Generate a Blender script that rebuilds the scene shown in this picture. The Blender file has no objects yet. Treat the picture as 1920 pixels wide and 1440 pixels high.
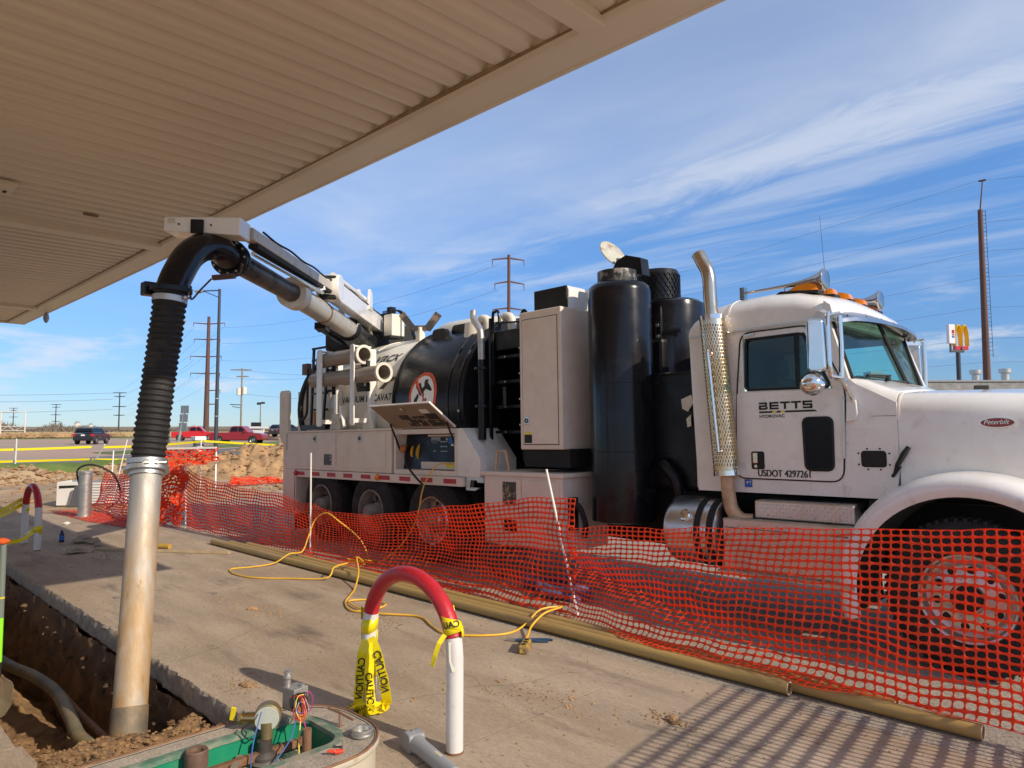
import bpy, bmesh, math, random
import numpy as np
from mathutils import Vector, Matrix, noise

# ---------------------------------------------------------------- camera, sky, sun, exposure
# World axes follow the place: X runs along the truck (its nose points to +X), Y runs away from the camera across the forecourt.
SC = bpy.context.scene
COL = SC.collection
R = math.radians
cam_d = bpy.data.cameras.new('camera')
cam = bpy.data.objects.new('camera', cam_d)
COL.objects.link(cam)
cam_d.sensor_width = 36.0
cam_d.lens = 36.0 * 1331.0 / 1920.0
cam_d.clip_start = 0.05
cam_d.clip_end = 6000
cam.location = (0, 0, 1.65)
cam.rotation_euler = (R(90) + math.atan(83 / 1331.0), 0, R(45))
SC.camera = cam

SUN = Vector((1.7, 0.25, 1.0)).normalized()
world = bpy.data.worlds.new('World')
SC.world = world
world.use_nodes = True
nt = world.node_tree
for n in list(nt.nodes):
    nt.nodes.remove(n)
def wn(t, **k):
    n = nt.nodes.new(t)
    for a, b in k.items():
        setattr(n, a, b)
    return n
out = wn('ShaderNodeOutputWorld')
bg = wn('ShaderNodeBackground')
bg.inputs['Strength'].default_value = 0.135
sky = wn('ShaderNodeTexSky', sky_type='NISHITA', sun_disc=False)
sky.sun_elevation = math.asin(SUN.z)
sky.sun_rotation = math.atan2(SUN.x, SUN.y)
sky.air_density = 1.0
sky.dust_density = 0.0
sky.ozone_density = 3.0
tc = wn('ShaderNodeTexCoord')
sep = wn('ShaderNodeSeparateXYZ')
nt.links.new(tc.outputs['Generated'], sep.inputs[0])
def wm(op, a, b=None, c=None, clamp=False):
    n = wn('ShaderNodeMath', operation=op, use_clamp=clamp)
    for i, q in enumerate((a, b, c)):
        if q is None:
            continue
        if isinstance(q, (int, float)):
            n.inputs[i].default_value = q
        else:
            nt.links.new(q, n.inputs[i])
    return n.outputs[0]
zz = wm('MAXIMUM', sep.outputs[2], 0.02)
pu = wm('DIVIDE', sep.outputs[0], zz)
pv = wm('DIVIDE', sep.outputs[1], zz)
def cloud_noise(su, sv, det, rough, off, dist=0.0):
    cx = wn('ShaderNodeCombineXYZ')
    nt.links.new(wm('MULTIPLY', pu, su), cx.inputs[0])
    nt.links.new(wm('MULTIPLY_ADD', pv, sv, wm('MULTIPLY', pu, sv * 0.06)), cx.inputs[1])
    cx.inputs[2].default_value = off
    nz = wn('ShaderNodeTexNoise')
    nz.inputs['Scale'].default_value = 1.0
    nz.inputs['Detail'].default_value = det
    nz.inputs['Roughness'].default_value = rough
    nz.inputs['Distortion'].default_value = dist
    nt.links.new(cx.outputs[0], nz.inputs['Vector'])
    return nz.outputs['Fac']
def wramp(v, lo, hi, t0=0.0, t1=1.0):
    n = wn('ShaderNodeMapRange', interpolation_type='SMOOTHSTEP', clamp=True)
    nt.links.new(v, n.inputs[0])
    n.inputs[1].default_value = lo
    n.inputs[2].default_value = hi
    n.inputs[3].default_value = t0
    n.inputs[4].default_value = t1
    return n.outputs[0]
# a thin cirrus sheet overhead with a brighter frayed edge, loose streaks below it, small puffs low down
streak = cloud_noise(0.55, 2.2, 8.0, 0.62, 3.1, 0.9)
fine = cloud_noise(1.3, 3.4, 9.0, 0.66, 7.7, 1.0)
soft = cloud_noise(0.75, 0.95, 6.0, 0.55, 12.4, 0.5)
edge = wm('ADD', wm('MULTIPLY_ADD', pu, 0.0616, pv), wm('MULTIPLY', wm('SUBTRACT', fine, 0.5), 0.65))
sheet = wm('MULTIPLY', wramp(edge, 2.95, 2.0), wm('MULTIPLY_ADD', wramp(soft, 0.28, 0.74), 0.36, 0.27))
line = wm('MULTIPLY', wramp(wm('ABSOLUTE', wm('SUBTRACT', edge, 2.42)), 0.36, 0.0), wramp(soft, 0.30, 0.66, 0.30, 0.66))
loose = wm('MULTIPLY', wramp(streak, 0.40, 0.80), wramp(edge, 6.5, 3.0, 0.0, 0.50))
cl = wm('MULTIPLY', wm('MAXIMUM', wm('MAXIMUM', sheet, line), loose), wramp(wm('ADD', pu, wm('MULTIPLY', wm('SUBTRACT', soft, 0.5), 3.0)), -5.6, -2.2, 0.10, 1.0))
lowx = wn('ShaderNodeTexNoise')
lowx.inputs['Scale'].default_value = 5.0
lowx.inputs['Detail'].default_value = 7.0
lowx.inputs['Roughness'].default_value = 0.6
lmap = wn('ShaderNodeMapping')
lmap.inputs['Location'].default_value = (0.35, 0.1, 0.2)
lmap.inputs['Scale'].default_value = (1.0, 1.0, 4.5)
nt.links.new(tc.outputs['Generated'], lmap.inputs[0])
nt.links.new(lmap.outputs[0], lowx.inputs['Vector'])
lowband = wm('MULTIPLY', wramp(sep.outputs[2], 0.0, 0.04), wramp(sep.outputs[2], 0.24, 0.08))
low = wm('MULTIPLY', wramp(lowx.outputs['Fac'], 0.50, 0.68), lowband)
cl2 = wm('MAXIMUM', cl, wm('MULTIPLY', low, 0.72))
deep = wramp(sep.outputs[2], 0.0, 0.42, 0.52, 1.0)
dcol = wn('ShaderNodeCombineColor')
nt.links.new(wm('MULTIPLY', deep, 0.70), dcol.inputs[0])
nt.links.new(wm('MULTIPLY', deep, 0.96), dcol.inputs[1])
nt.links.new(wm('MULTIPLY', wramp(sep.outputs[2], 0.0, 0.42, 0.62, 1.0), 1.22), dcol.inputs[2])
hue = wn('ShaderNodeMix', data_type='RGBA', blend_type='MULTIPLY')
hue.inputs[0].default_value = 1.0
nt.links.new(sky.outputs[0], hue.inputs[6])
nt.links.new(dcol.outputs[0], hue.inputs[7])
mx = wn('ShaderNodeMix', data_type='RGBA')
nt.links.new(cl2, mx.inputs[0])
nt.links.new(hue.outputs[2], mx.inputs[6])
mx.inputs[7].default_value = (5.0, 5.25, 5.7, 1)
nt.links.new(mx.outputs[2], bg.inputs['Color'])
nt.links.new(bg.outputs[0], out.inputs[0])

sun_d = bpy.data.lights.new('sun', 'SUN')
sun_d.energy = 3.8
sun_d.angle = R(0.55)
sun_d.color = (1.0, 0.885, 0.72)
sun = bpy.data.objects.new('sun', sun_d)
COL.objects.link(sun)
sun.rotation_euler = SUN.to_track_quat('Z', 'Y').to_euler()
sun.location = (20, 5, 30)

SC.view_settings.view_transform = 'Standard'
SC.view_settings.look = 'None'
SC.view_settings.gamma = 1.0
SC.view_settings.exposure = 0.19
SC.cycles.max_bounces = 8
SC.cycles.transparent_max_bounces = 24
SC.cycles.use_denoising = True

# ---------------------------------------------------------------- helpers
rnd = random.Random(7)
MATS = {}
def mat(name, col, rough=0.5, metal=0.0, var=0.0, vs=4.0, bump=0.0, bs=40.0, col2=None, c2s=3.0, c2=(0.55, 0.70), c2amt=1.0,
        stretch=(1, 1, 1), coat=0.0, rvar=0.0, space='Object', emit=None, trans=0.0, det=6.0, col3=None, c3s=20.0, c3=(0.6, 0.7), spk=None):
    if name in MATS:
        return MATS[name]
    m = bpy.data.materials.new(name)
    m.use_nodes = True
    t = m.node_tree
    b = t.nodes['Principled BSDF']
    b.inputs['Base Color'].default_value = (*col, 1)
    b.inputs['Roughness'].default_value = rough
    b.inputs['Metallic'].default_value = metal
    b.inputs['Coat Weight'].default_value = coat
    if coat:
        b.inputs['Coat Roughness'].default_value = 0.06
    b.inputs['Transmission Weight'].default_value = trans
    if emit:
        b.inputs['Emission Color'].default_value = (*emit[:3], 1)
        b.inputs['Emission Strength'].default_value = emit[3]
    need = var or bump or col2 or rvar or col3
    if need:
        tc = t.nodes.new('ShaderNodeTexCoord')
        mp = t.nodes.new('ShaderNodeMapping')
        mp.inputs['Scale'].default_value = stretch
        if space == 'World':
            g = t.nodes.new('ShaderNodeNewGeometry')
            t.links.new(g.outputs['Position'], mp.inputs[0])
        else:
            t.links.new(tc.outputs['Object'], mp.inputs[0])
        def nz(s, d=det, ro=0.6):
            n = t.nodes.new('ShaderNodeTexNoise')
            n.inputs['Scale'].default_value = s
            n.inputs['Detail'].default_value = d
            n.inputs['Roughness'].default_value = ro
            t.links.new(mp.outputs[0], n.inputs['Vector'])
            return n.outputs['Fac']
        def rng(v, a, bb, c, d):
            n = t.nodes.new('ShaderNodeMapRange')
            t.links.new(v, n.inputs[0])
            for i, q in enumerate((a, bb, c, d)):
                n.inputs[i + 1].default_value = q
            return n.outputs[0]
        cur = None
        if var:
            v = rng(nz(vs), 0.25, 0.75, 1 - var, 1 + var)
            mxn = t.nodes.new('ShaderNodeMix')
            mxn.data_type = 'RGBA'
            mxn.blend_type = 'MULTIPLY'
            mxn.inputs[0].default_value = 1.0
            mxn.inputs[6].default_value = (*col, 1)
            cmb = t.nodes.new('ShaderNodeCombineColor')
            for i in range(3):
                t.links.new(v, cmb.inputs[i])
            t.links.new(cmb.outputs[0], mxn.inputs[7])
            cur = mxn.outputs[2]
        for cc, ss, th, am in ((col2, c2s, c2, c2amt), (col3, c3s, c3, 1.0)):
            if not cc:
                continue
            k = rng(nz(ss, 8.0, 0.65), th[0], th[1], 0.0, am)
            mxn = t.nodes.new('ShaderNodeMix')
            mxn.data_type = 'RGBA'
            t.links.new(k, mxn.inputs[0])
            if cur is None:
                mxn.inputs[6].default_value = (*col, 1)
            else:
                t.links.new(cur, mxn.inputs[6])
            mxn.inputs[7].default_value = (*cc, 1)
            cur = mxn.outputs[2]
        if spk and cur is not None:
            mxn = t.nodes.new('ShaderNodeMix')
            mxn.data_type = 'RGBA'
            mxn.blend_type = 'MULTIPLY'
            mxn.inputs[0].default_value = 1.0
            cmb = t.nodes.new('ShaderNodeCombineColor')
            v = rng(nz(spk[0], 3.0, 0.7), 0.3, 0.7, 1 - spk[1], 1 + spk[1])
            for i in range(3):
                t.links.new(v, cmb.inputs[i])
            t.links.new(cur, mxn.inputs[6])
            t.links.new(cmb.outputs[0], mxn.inputs[7])
            cur = mxn.outputs[2]
        if cur is not None:
            t.links.new(cur, b.inputs['Base Color'])
        if rvar:
            t.links.new(rng(nz(vs * 1.7), 0.25, 0.75, max(0.02, rough - rvar), min(1, rough + rvar)), b.inputs['Roughness'])
        if bump:
            bn = t.nodes.new('ShaderNodeBump')
            bn.inputs['Strength'].default_value = min(1.0, bump)
            bn.inputs['Distance'].default_value = 0.01 * max(1.0, bump)
            t.links.new(nz(bs, 8.0, 0.7), bn.inputs['Height'])
            t.links.new(bn.outputs[0], b.inputs['Normal'])
    MATS[name] = m
    return m

def glass_mat(name, tint, refl=1.0):
    m = bpy.data.materials.new(name)
    m.use_nodes = True
    t = m.node_tree
    for n in list(t.nodes):
        t.nodes.remove(n)
    o = t.nodes.new('ShaderNodeOutputMaterial')
    tr = t.nodes.new('ShaderNodeBsdfTransparent')
    tr.inputs[0].default_value = (*tint, 1)
    gl = t.nodes.new('ShaderNodeBsdfGlossy')
    gl.inputs['Roughness'].default_value = 0.02
    gl.inputs['Color'].default_value = (refl, refl, refl, 1)
    lw = t.nodes.new('ShaderNodeLayerWeight')
    lw.inputs[0].default_value = 0.5
    pw = t.nodes.new('ShaderNodeMath')
    pw.operation = 'POWER'
    pw.inputs[1].default_value = 4.0
    t.links.new(lw.outputs['Facing'], pw.inputs[0])
    fr = t.nodes.new('ShaderNodeMath')
    fr.operation = 'MULTIPLY_ADD'
    fr.inputs[1].default_value = 0.55
    fr.inputs[2].default_value = 0.035
    t.links.new(pw.outputs[0], fr.inputs[0])
    mx = t.nodes.new('ShaderNodeMixShader')
    t.links.new(fr.outputs[0], mx.inputs[0])
    t.links.new(tr.outputs[0], mx.inputs[1])
    t.links.new(gl.outputs[0], mx.inputs[2])
    t.links.new(mx.outputs[0], o.inputs[0])
    MATS[name] = m
    return m

def frame(d):
    d = Vector(d).normalized()
    up = Vector((0, 0, 1)) if abs(d.z) < 0.95 else Vector((1, 0, 0))
    a = d.cross(up).normalized()
    return a, a.cross(d).normalized()

class MB:
    def __init__(s):
        s.v = []; s.f = []; s.m = []; s.mi = 0
    def add(s, vs, fs):
        o = len(s.v)
        s.v += [tuple(p) for p in vs]
        s.f += [tuple(i + o for i in f) for f in fs]
        s.m += [s.mi] * len(fs)
        return s
    def box(s, x0, x1, y0, y1, z0, z1):
        return s.add([(x, y, z) for x in (x0, x1) for y in (y0, y1) for z in (z0, z1)],
                     [(0, 1, 3, 2), (4, 6, 7, 5), (0, 4, 5, 1), (2, 3, 7, 6), (0, 2, 6, 4), (1, 5, 7, 3)])
    def bar(s, p0, p1, w, h, w1=None, h1=None):
        p0 = Vector(p0); p1 = Vector(p1)
        a, b = frame(p1 - p0)
        w1 = w if w1 is None else w1
        h1 = h if h1 is None else h1
        vs = []
        for p, ww, hh in ((p0, w, h), (p1, w1, h1)):
            for i, j in ((-1, -1), (1, -1), (1, 1), (-1, 1)):
                vs.append(p + a * (ww / 2 * i) + b * (hh / 2 * j))
        return s.add(vs, [(0, 1, 2, 3), (7, 6, 5, 4), (0, 4, 5, 1), (1, 5, 6, 2), (2, 6, 7, 3), (3, 7, 4, 0)])
    def loft(s, rings, caps=True, closed=False):
        n = len(rings[0]); k = len(rings)
        vs = [p for r in rings for p in r]
        fs = []
        for i in range(k if closed else k - 1):
            j = (i + 1) % k
            for q in range(n):
                fs.append((i * n + q, i * n + (q + 1) % n, j * n + (q + 1) % n, j * n + q))
        if caps and not closed:
            fs.append(tuple(range(n)))
            fs.append(tuple((k - 1) * n + q for q in reversed(range(n))))
        return s.add(vs, fs)
    def cyl(s, p0, p1, r0, r1=None, n=16, caps=True):
        p0 = Vector(p0); p1 = Vector(p1)
        r1 = r0 if r1 is None else r1
        a, b = frame(p1 - p0)
        cs = [(math.cos(2 * math.pi * i / n), math.sin(2 * math.pi * i / n)) for i in range(n)]
        return s.loft([[p + a * (r * c) + b * (r * q) for c, q in cs] for p, r in ((p0, r0), (p1, r1))], caps)
    def pipe(s, p0, p1, ro, ri, n=20):
        p0 = Vector(p0); p1 = Vector(p1)
        a, b = frame(p1 - p0)
        cs = [(math.cos(2 * math.pi * i / n), math.sin(2 * math.pi * i / n)) for i in range(n)]
        rr = [[p + a * (r * c) + b * (r * q) for c, q in cs] for p, r in ((p0, ro), (p1, ro), (p1, ri), (p0, ri))]
        return s.loft(rr, caps=False, closed=True)
    def tube(s, pts, r, n=10, caps=True):
        pts = [Vector(p) for p in pts]
        k = len(pts)
        rs = r if isinstance(r, (list, tuple)) else [r] * k
        tg = [(pts[min(i + 1, k - 1)] - pts[max(i - 1, 0)]).normalized() for i in range(k)]
        a, b = frame(tg[0])
        rings = []
        for i in range(k):
            if i:
                ax = tg[i - 1].cross(tg[i])
                if ax.length > 1e-6:
                    q = Matrix.Rotation(tg[i - 1].angle(tg[i]), 3, ax.normalized())
                    a = q @ a; b = q @ b
            rings.append([pts[i] + a * (rs[i] * math.cos(2 * math.pi * j / n)) + b * (rs[i] * math.sin(2 * math.pi * j / n)) for j in range(n)])
        return s.loft(rings, caps)
    def lathe(s, prof, o, d, n=24, caps=True, closed=False):
        o = Vector(o); d = Vector(d).normalized()
        a, b = frame(d)
        rings = [[o + d * h + a * (r * math.cos(2 * math.pi * j / n)) + b * (r * math.sin(2 * math.pi * j / n)) for j in range(n)] for r, h in prof]
        return s.loft(rings, caps, closed)
    def prism(s, poly, ax, c0, c1):
        def P(a, b, c):
            return (a, c, b) if ax == 'y' else ((c, a, b) if ax == 'x' else (a, b, c))
        n = len(poly)
        vs = [P(a, b, c0) for a, b in poly] + [P(a, b, c1) for a, b in poly]
        fs = [tuple(range(n)), tuple(range(2 * n - 1, n - 1, -1))] + [(i, (i + 1) % n, n + (i + 1) % n, n + i) for i in range(n)]
        return s.add(vs, fs)
    def xf(s, fn):
        s.v = [tuple(fn(Vector(p))) for p in s.v]
        return s

def link(name, me, parent=None):
    o = bpy.data.objects.new(name, me)
    COL.objects.link(o)
    if parent is not None:
        o.parent = parent
    return o
def world_loc(o):
    p = Vector((0, 0, 0))
    while o is not None:
        p += o.location
        o = o.parent
    return p
def build(name, mb, ms, parent=None, smooth=35, bevel=0.0, recalc=True, seg=2):
    vs = mb.v
    if parent is not None:
        off = world_loc(parent)
        loc = Vector((0, 0, 0))
    else:
        A = np.array(vs)
        off = Vector(((A[:, 0].min() + A[:, 0].max()) / 2, (A[:, 1].min() + A[:, 1].max()) / 2, A[:, 2].min()))
        loc = off
    me = bpy.data.meshes.new(name)
    me.from_pydata([(p[0] - off.x, p[1] - off.y, p[2] - off.z) for p in vs], [], mb.f)
    for m in (ms if isinstance(ms, (list, tuple)) else [ms]):
        me.materials.append(m)
    if any(mb.m):
        me.polygons.foreach_set('material_index', mb.m)
    if recalc:
        bm = bmesh.new()
        bm.from_mesh(me)
        bmesh.ops.recalc_face_normals(bm, faces=bm.faces)
        bm.to_mesh(me)
        bm.free()
    if smooth:
        me.polygons.foreach_set('use_smooth', [True] * len(me.polygons))
        me.set_sharp_from_angle(angle=R(smooth))
    me.update()
    o = link(name, me, parent)
    o.location = loc
    if bevel:
        md = o.modifiers.new('edge', 'BEVEL')
        md.width = bevel
        md.segments = seg
        md.limit_method = 'ANGLE'
        md.angle_limit = R(40)
        md.harden_normals = False
    return o
def tag(o, label=None, cat=None, group=None, kind=None):
    if label: o['label'] = label
    if cat: o['category'] = cat
    if group: o['group'] = group
    if kind: o['kind'] = kind
    return o
def thing(name, loc, label, cat, group=None):
    o = link(name, None)
    o.location = loc
    o.empty_display_size = 0.2
    return tag(o, label, cat, group)
def copy_tree(o, parent=None):
    c = o.copy()
    COL.objects.link(c)
    c.parent = parent
    for ch in list(o.children):
        copy_tree(ch, c)
    return c
def text_geo(body, size, shear=0.0, bold=0.0, sx=1.0):
    cu = bpy.data.curves.new('lettering', 'FONT')
    cu.body = body
    cu.size = size
    cu.shear = shear
    cu.offset = bold
    ob = bpy.data.objects.new('lettering', cu)
    COL.objects.link(ob)
    dg = bpy.context.evaluated_depsgraph_get()
    me = bpy.data.meshes.new_from_object(ob.evaluated_get(dg))
    vs = [(v.co.x * sx, v.co.y) for v in me.vertices]
    fs = [tuple(p.vertices) for p in me.polygons]
    bpy.data.objects.remove(ob)
    bpy.data.curves.remove(cu)
    bpy.data.meshes.remove(me)
    return vs, fs
def catmull(pts, sub=8):
    pts = [Vector(p) for p in pts]
    q = [pts[0] * 2 - pts[1]] + pts + [pts[-1] * 2 - pts[-2]]
    o = []
    for i in range(1, len(q) - 2):
        a, b, c, d = q[i - 1:i + 3]
        for k in range(sub):
            t = k / sub
            o.append(0.5 * ((2 * b) + (c - a) * t + (2 * a - 5 * b + 4 * c - d) * t * t + (3 * b - a - 3 * c + d) * t ** 3))
    o.append(pts[-1])
    return o
def nz(x, y, z=0.0, s=1.0):
    return noise.noise((x * s, y * s, z * s + 0.37))
def fbm(x, y, s=1.0, o=4):
    return noise.fractal((x * s, y * s, 0.13), 0.9, 2.1, o)

# ---------------------------------------------------------------- materials
M_conc = mat('concrete', (0.44, 0.345, 0.248), 0.9, var=0.24, vs=3.0, bump=0.6, bs=110, col2=(0.31, 0.215, 0.13), c2s=0.7, c2=(0.46, 0.66), c2amt=0.7,
             col3=(0.15, 0.11, 0.08), c3s=2.3, c3=(0.56, 0.74), stretch=(0.35, 1.25, 1.0), space='World', spk=(55.0, 0.17))
M_conc_raw = mat('broken_concrete', (0.38, 0.31, 0.235), 0.95, var=0.3, vs=14, bump=1.0, bs=60)
M_apron = mat('exposed_aggregate', (0.37, 0.32, 0.25), 0.95, var=0.5, vs=46, bump=0.9, bs=70, col2=(0.22, 0.195, 0.165), c2s=0.6, c2=(0.45, 0.7), c2amt=0.6, space='World', det=2.0)
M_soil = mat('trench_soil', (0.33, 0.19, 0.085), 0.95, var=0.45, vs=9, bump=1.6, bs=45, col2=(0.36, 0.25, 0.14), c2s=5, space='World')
M_dirt = mat('bare_dirt', (0.43, 0.26, 0.125), 0.95, var=0.40, vs=2.2, bump=1.5, bs=9, col2=(0.22, 0.14, 0.08), c2s=0.9, c2=(0.45, 0.68), space='World')
M_dirtg = mat('dirt_ground', (0.46, 0.32, 0.185), 0.95, var=0.25, vs=0.9, bump=0.8, bs=12, col2=(0.30, 0.21, 0.13), c2s=0.35, c2=(0.45, 0.65), space='World')
M_field = mat('dry_grass_field', (0.33, 0.25, 0.13), 0.95, var=0.25, vs=0.05, col2=(0.24, 0.17, 0.09), c2s=0.02, c2=(0.45, 0.6), space='World', stretch=(1, 1, 1))
M_lot = mat('reddish_gravel', (0.42, 0.265, 0.185), 0.95, var=0.16, vs=0.12, col2=(0.36, 0.28, 0.20), c2s=0.05, c2=(0.45, 0.6), space='World')
M_road = mat('road_asphalt', (0.16, 0.145, 0.135), 0.9, var=0.15, vs=0.4, bump=0.3, bs=30, space='World')
M_green = mat('mown_grass', (0.10, 0.155, 0.03), 0.95, var=0.35, vs=0.7, col2=(0.20, 0.17, 0.06), c2s=0.25, c2=(0.52, 0.7), space='World')
M_soffit = mat('soffit_metal', (0.73, 0.635, 0.52), 0.40, var=0.07, vs=0.8, col2=(0.50, 0.38, 0.25), c2s=1.1, c2=(0.58, 0.85), c2amt=0.55, space='World', stretch=(1, 0.25, 1))
M_soffit_trim = mat('soffit_trim_metal', (0.74, 0.65, 0.53), 0.42, var=0.07, vs=1.0, col2=(0.36, 0.25, 0.14), c2s=2.0, c2=(0.62, 0.85), c2amt=0.7, space='World')
M_rustline = mat('rust_stain', (0.30, 0.20, 0.11), 0.8, var=0.4, vs=6, space='World')
M_white = mat('white_paint', (0.87, 0.825, 0.765), 0.26, var=0.05, vs=2.0, col2=(0.70, 0.62, 0.535), c2s=2.6, c2=(0.46, 0.76), c2amt=0.65, coat=0.7, col3=(0.50, 0.42, 0.34), c3s=6.0, c3=(0.60, 0.86), rvar=0.08)
M_whited = mat('dusty_white_paint', (0.85, 0.735, 0.62), 0.5, var=0.08, vs=2.5, col2=(0.68, 0.55, 0.44), c2s=2.6, c2=(0.45, 0.75), c2amt=0.65, rvar=0.1, col3=(0.30, 0.24, 0.2), c3s=9, c3=(0.66, 0.74))
M_cream = mat('cream_tank_paint', (0.78, 0.73, 0.62), 0.38, var=0.08, vs=1.6, col2=(0.46, 0.40, 0.32), c2s=2.0, c2=(0.48, 0.8), c2amt=0.6, rvar=0.08)
M_black = mat('black_paint', (0.009, 0.009, 0.011), 0.32, var=0.2, vs=3, col2=(0.030, 0.027, 0.024), c2s=3.5, c2=(0.5, 0.8), c2amt=0.7, rvar=0.12)
M_blackg = mat('glossy_black_paint', (0.007, 0.007, 0.010), 0.20, var=0.2, vs=2, col2=(0.028, 0.026, 0.024), c2s=2.5, c2=(0.5, 0.8), c2amt=0.7, rvar=0.08, coat=0.12, col3=(0.20, 0.18, 0.16), c3s=45, c3=(0.67, 0.71))
M_dark = mat('dark_underbody', (0.015, 0.014, 0.013), 0.75, var=0.3, vs=5)
M_rubber = mat('tyre_rubber', (0.022, 0.020, 0.019), 0.85, var=0.3, vs=8, bump=0.4, bs=60, col2=(0.10, 0.085, 0.07), c2s=5, c2=(0.55, 0.8), c2amt=0.6)
M_hose = mat('hose_rubber', (0.016, 0.0145, 0.0135), 0.62, var=0.3, vs=10, bump=0.4, bs=80, col2=(0.085, 0.072, 0.06), c2s=6, c2=(0.52, 0.8), c2amt=0.7)
for _n in ('black_paint', 'glossy_black_paint'):
    MATS[_n].node_tree.nodes['Principled BSDF'].inputs['Specular IOR Level'].default_value = 0.30
M_rimdirt = mat('grimy_wheel_paint', (0.34, 0.30, 0.26), 0.6, var=0.2, vs=6, col2=(0.14, 0.115, 0.095), c2s=5, c2=(0.45, 0.68))
M_horn = mat('horn_chrome', (0.50, 0.49, 0.48), 0.14, 1.0)
M_chrome = mat('polished_chrome', (0.80, 0.79, 0.77), 0.10, 1.0, var=0.05, vs=5, rvar=0.05)
M_alu = mat('brushed_aluminium', (0.66, 0.64, 0.61), 0.32, 1.0, var=0.12, vs=6, rvar=0.1)
M_galv = mat('galvanised_steel', (0.56, 0.54, 0.50), 0.42, 0.85, var=0.18, vs=9, bump=0.15, bs=60, rvar=0.1, col2=(0.40, 0.36, 0.31), c2s=7, c2=(0.5, 0.7), c2amt=0.5)
M_mudpipe = mat('muddy_steel_pipe', (0.50, 0.45, 0.38), 0.60, 0.32, var=0.20, vs=6, bump=0.3, bs=60, rvar=0.12, col2=(0.47, 0.285, 0.115), c2s=2.2, c2=(0.33, 0.56), c2amt=0.95, stretch=(2.0, 2.0, 0.5), col3=(0.20, 0.155, 0.11), c3s=9, c3=(0.60, 0.75))
def mud_by_height(m):
    # dried mud clings thickest toward the end that was driven into the soil
    t = m.node_tree
    b = t.nodes['Principled BSDF']
    g = t.nodes.new('ShaderNodeNewGeometry')
    sp = t.nodes.new('ShaderNodeSeparateXYZ')
    t.links.new(g.outputs['Position'], sp.inputs[0])
    mr = t.nodes.new('ShaderNodeMapRange')
    mr.inputs[1].default_value = 1.25
    mr.inputs[2].default_value = 0.70
    mr.inputs[3].default_value = 0.0
    mr.inputs[4].default_value = 1.0
    t.links.new(sp.outputs[2], mr.inputs[0])
    mx = t.nodes.new('ShaderNodeMix')
    mx.data_type = 'RGBA'
    t.links.new(mr.outputs[0], mx.inputs[0])
    mx.inputs[6].default_value = (0.50, 0.47, 0.42, 1)
    src = b.inputs['Base Color'].links[0].from_socket
    t.links.new(src, mx.inputs[7])
    t.links.new(mx.outputs[2], b.inputs['Base Color'])
    mt = t.nodes.new('ShaderNodeMapRange')
    mt.inputs[3].default_value = 0.75
    mt.inputs[4].default_value = 0.25
    t.links.new(mr.outputs[0], mt.inputs[0])
    t.links.new(mt.outputs[0], b.inputs['Metallic'])
mud_by_height(M_mudpipe)
M_mudcuff = mat('muddy_steel_cuff', (0.20, 0.165, 0.12), 0.6, 0.35, var=0.3, vs=8, bump=0.4, bs=60, col2=(0.34, 0.235, 0.13), c2s=5, c2=(0.45, 0.65))
M_rack = mat('weathered_tube_steel', (0.42, 0.36, 0.30), 0.5, 0.35, var=0.25, vs=4, col2=(0.25, 0.19, 0.14), c2s=4, c2=(0.5, 0.75), stretch=(0.4, 1.5, 1.5))
M_heatsteel = mat('heat_stained_steel', (0.66, 0.42, 0.24), 0.5, 0.25, var=0.2, vs=7, col2=(0.34, 0.22, 0.14), c2s=5, c2=(0.5, 0.75))
M_red = mat('red_paint', (0.52, 0.018, 0.030), 0.35, var=0.10, vs=7, col2=(0.34, 0.03, 0.035), c2s=9, c2=(0.50, 0.75), bump=0.25, bs=60, col3=(0.16, 0.10, 0.08), c3s=34, c3=(0.67, 0.70))
M_wpost = mat('white_post_paint', (0.70, 0.67, 0.63), 0.5, var=0.06, vs=9, col2=(0.42, 0.34, 0.26), c2s=14, c2=(0.63, 0.78), c2amt=0.7, bump=0.2, bs=60, col3=(0.20, 0.10, 0.05), c3s=30, c3=(0.68, 0.71))
M_rust = mat('rusty_steel', (0.23, 0.115, 0.06), 0.85, var=0.4, vs=14, bump=0.5, bs=80)
M_orange = mat('orange_plastic_mesh', (1.0, 0.115, 0.03), 0.42, var=0.08, vs=2.0)
def add_translucency(m, col, f):
    t = m.node_tree
    o = [n for n in t.nodes if n.type == 'OUTPUT_MATERIAL'][0]
    b = t.nodes['Principled BSDF']
    tr = t.nodes.new('ShaderNodeBsdfTranslucent')
    tr.inputs[0].default_value = (*col, 1)
    mx = t.nodes.new('ShaderNodeMixShader')
    mx.inputs[0].default_value = f
    t.links.new(b.outputs[0], mx.inputs[1])
    t.links.new(tr.outputs[0], mx.inputs[2])
    t.links.new(mx.outputs[0], o.inputs[0])
add_translucency(M_orange, (1.0, 0.16, 0.045), 0.50)
M_yellow = mat('yellow_cord', (0.82, 0.47, 0.04), 0.5, var=0.1, vs=9)
M_tape = mat('yellow_caution_tape', (0.88, 0.70, 0.01), 0.24, var=0.08, vs=12)
M_ink = mat('black_ink', (0.012, 0.012, 0.012), 0.6)
M_pipey = mat('tan_fibreglass_pipe', (0.44, 0.295, 0.095), 0.42, var=0.16, vs=2.5, col2=(0.30, 0.20, 0.085), c2s=2.5, c2=(0.48, 0.72), stretch=(0.35, 2, 2), rvar=0.08)
M_pipein = mat('pipe_wall_ends', (0.62, 0.55, 0.38), 0.6)
M_greenl = mat('green_sump_fibreglass', (0.012, 0.26, 0.13), 0.40, var=0.2, vs=5, col2=(0.10, 0.22, 0.13), c2s=5, c2=(0.52, 0.75), c2amt=0.7)
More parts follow.
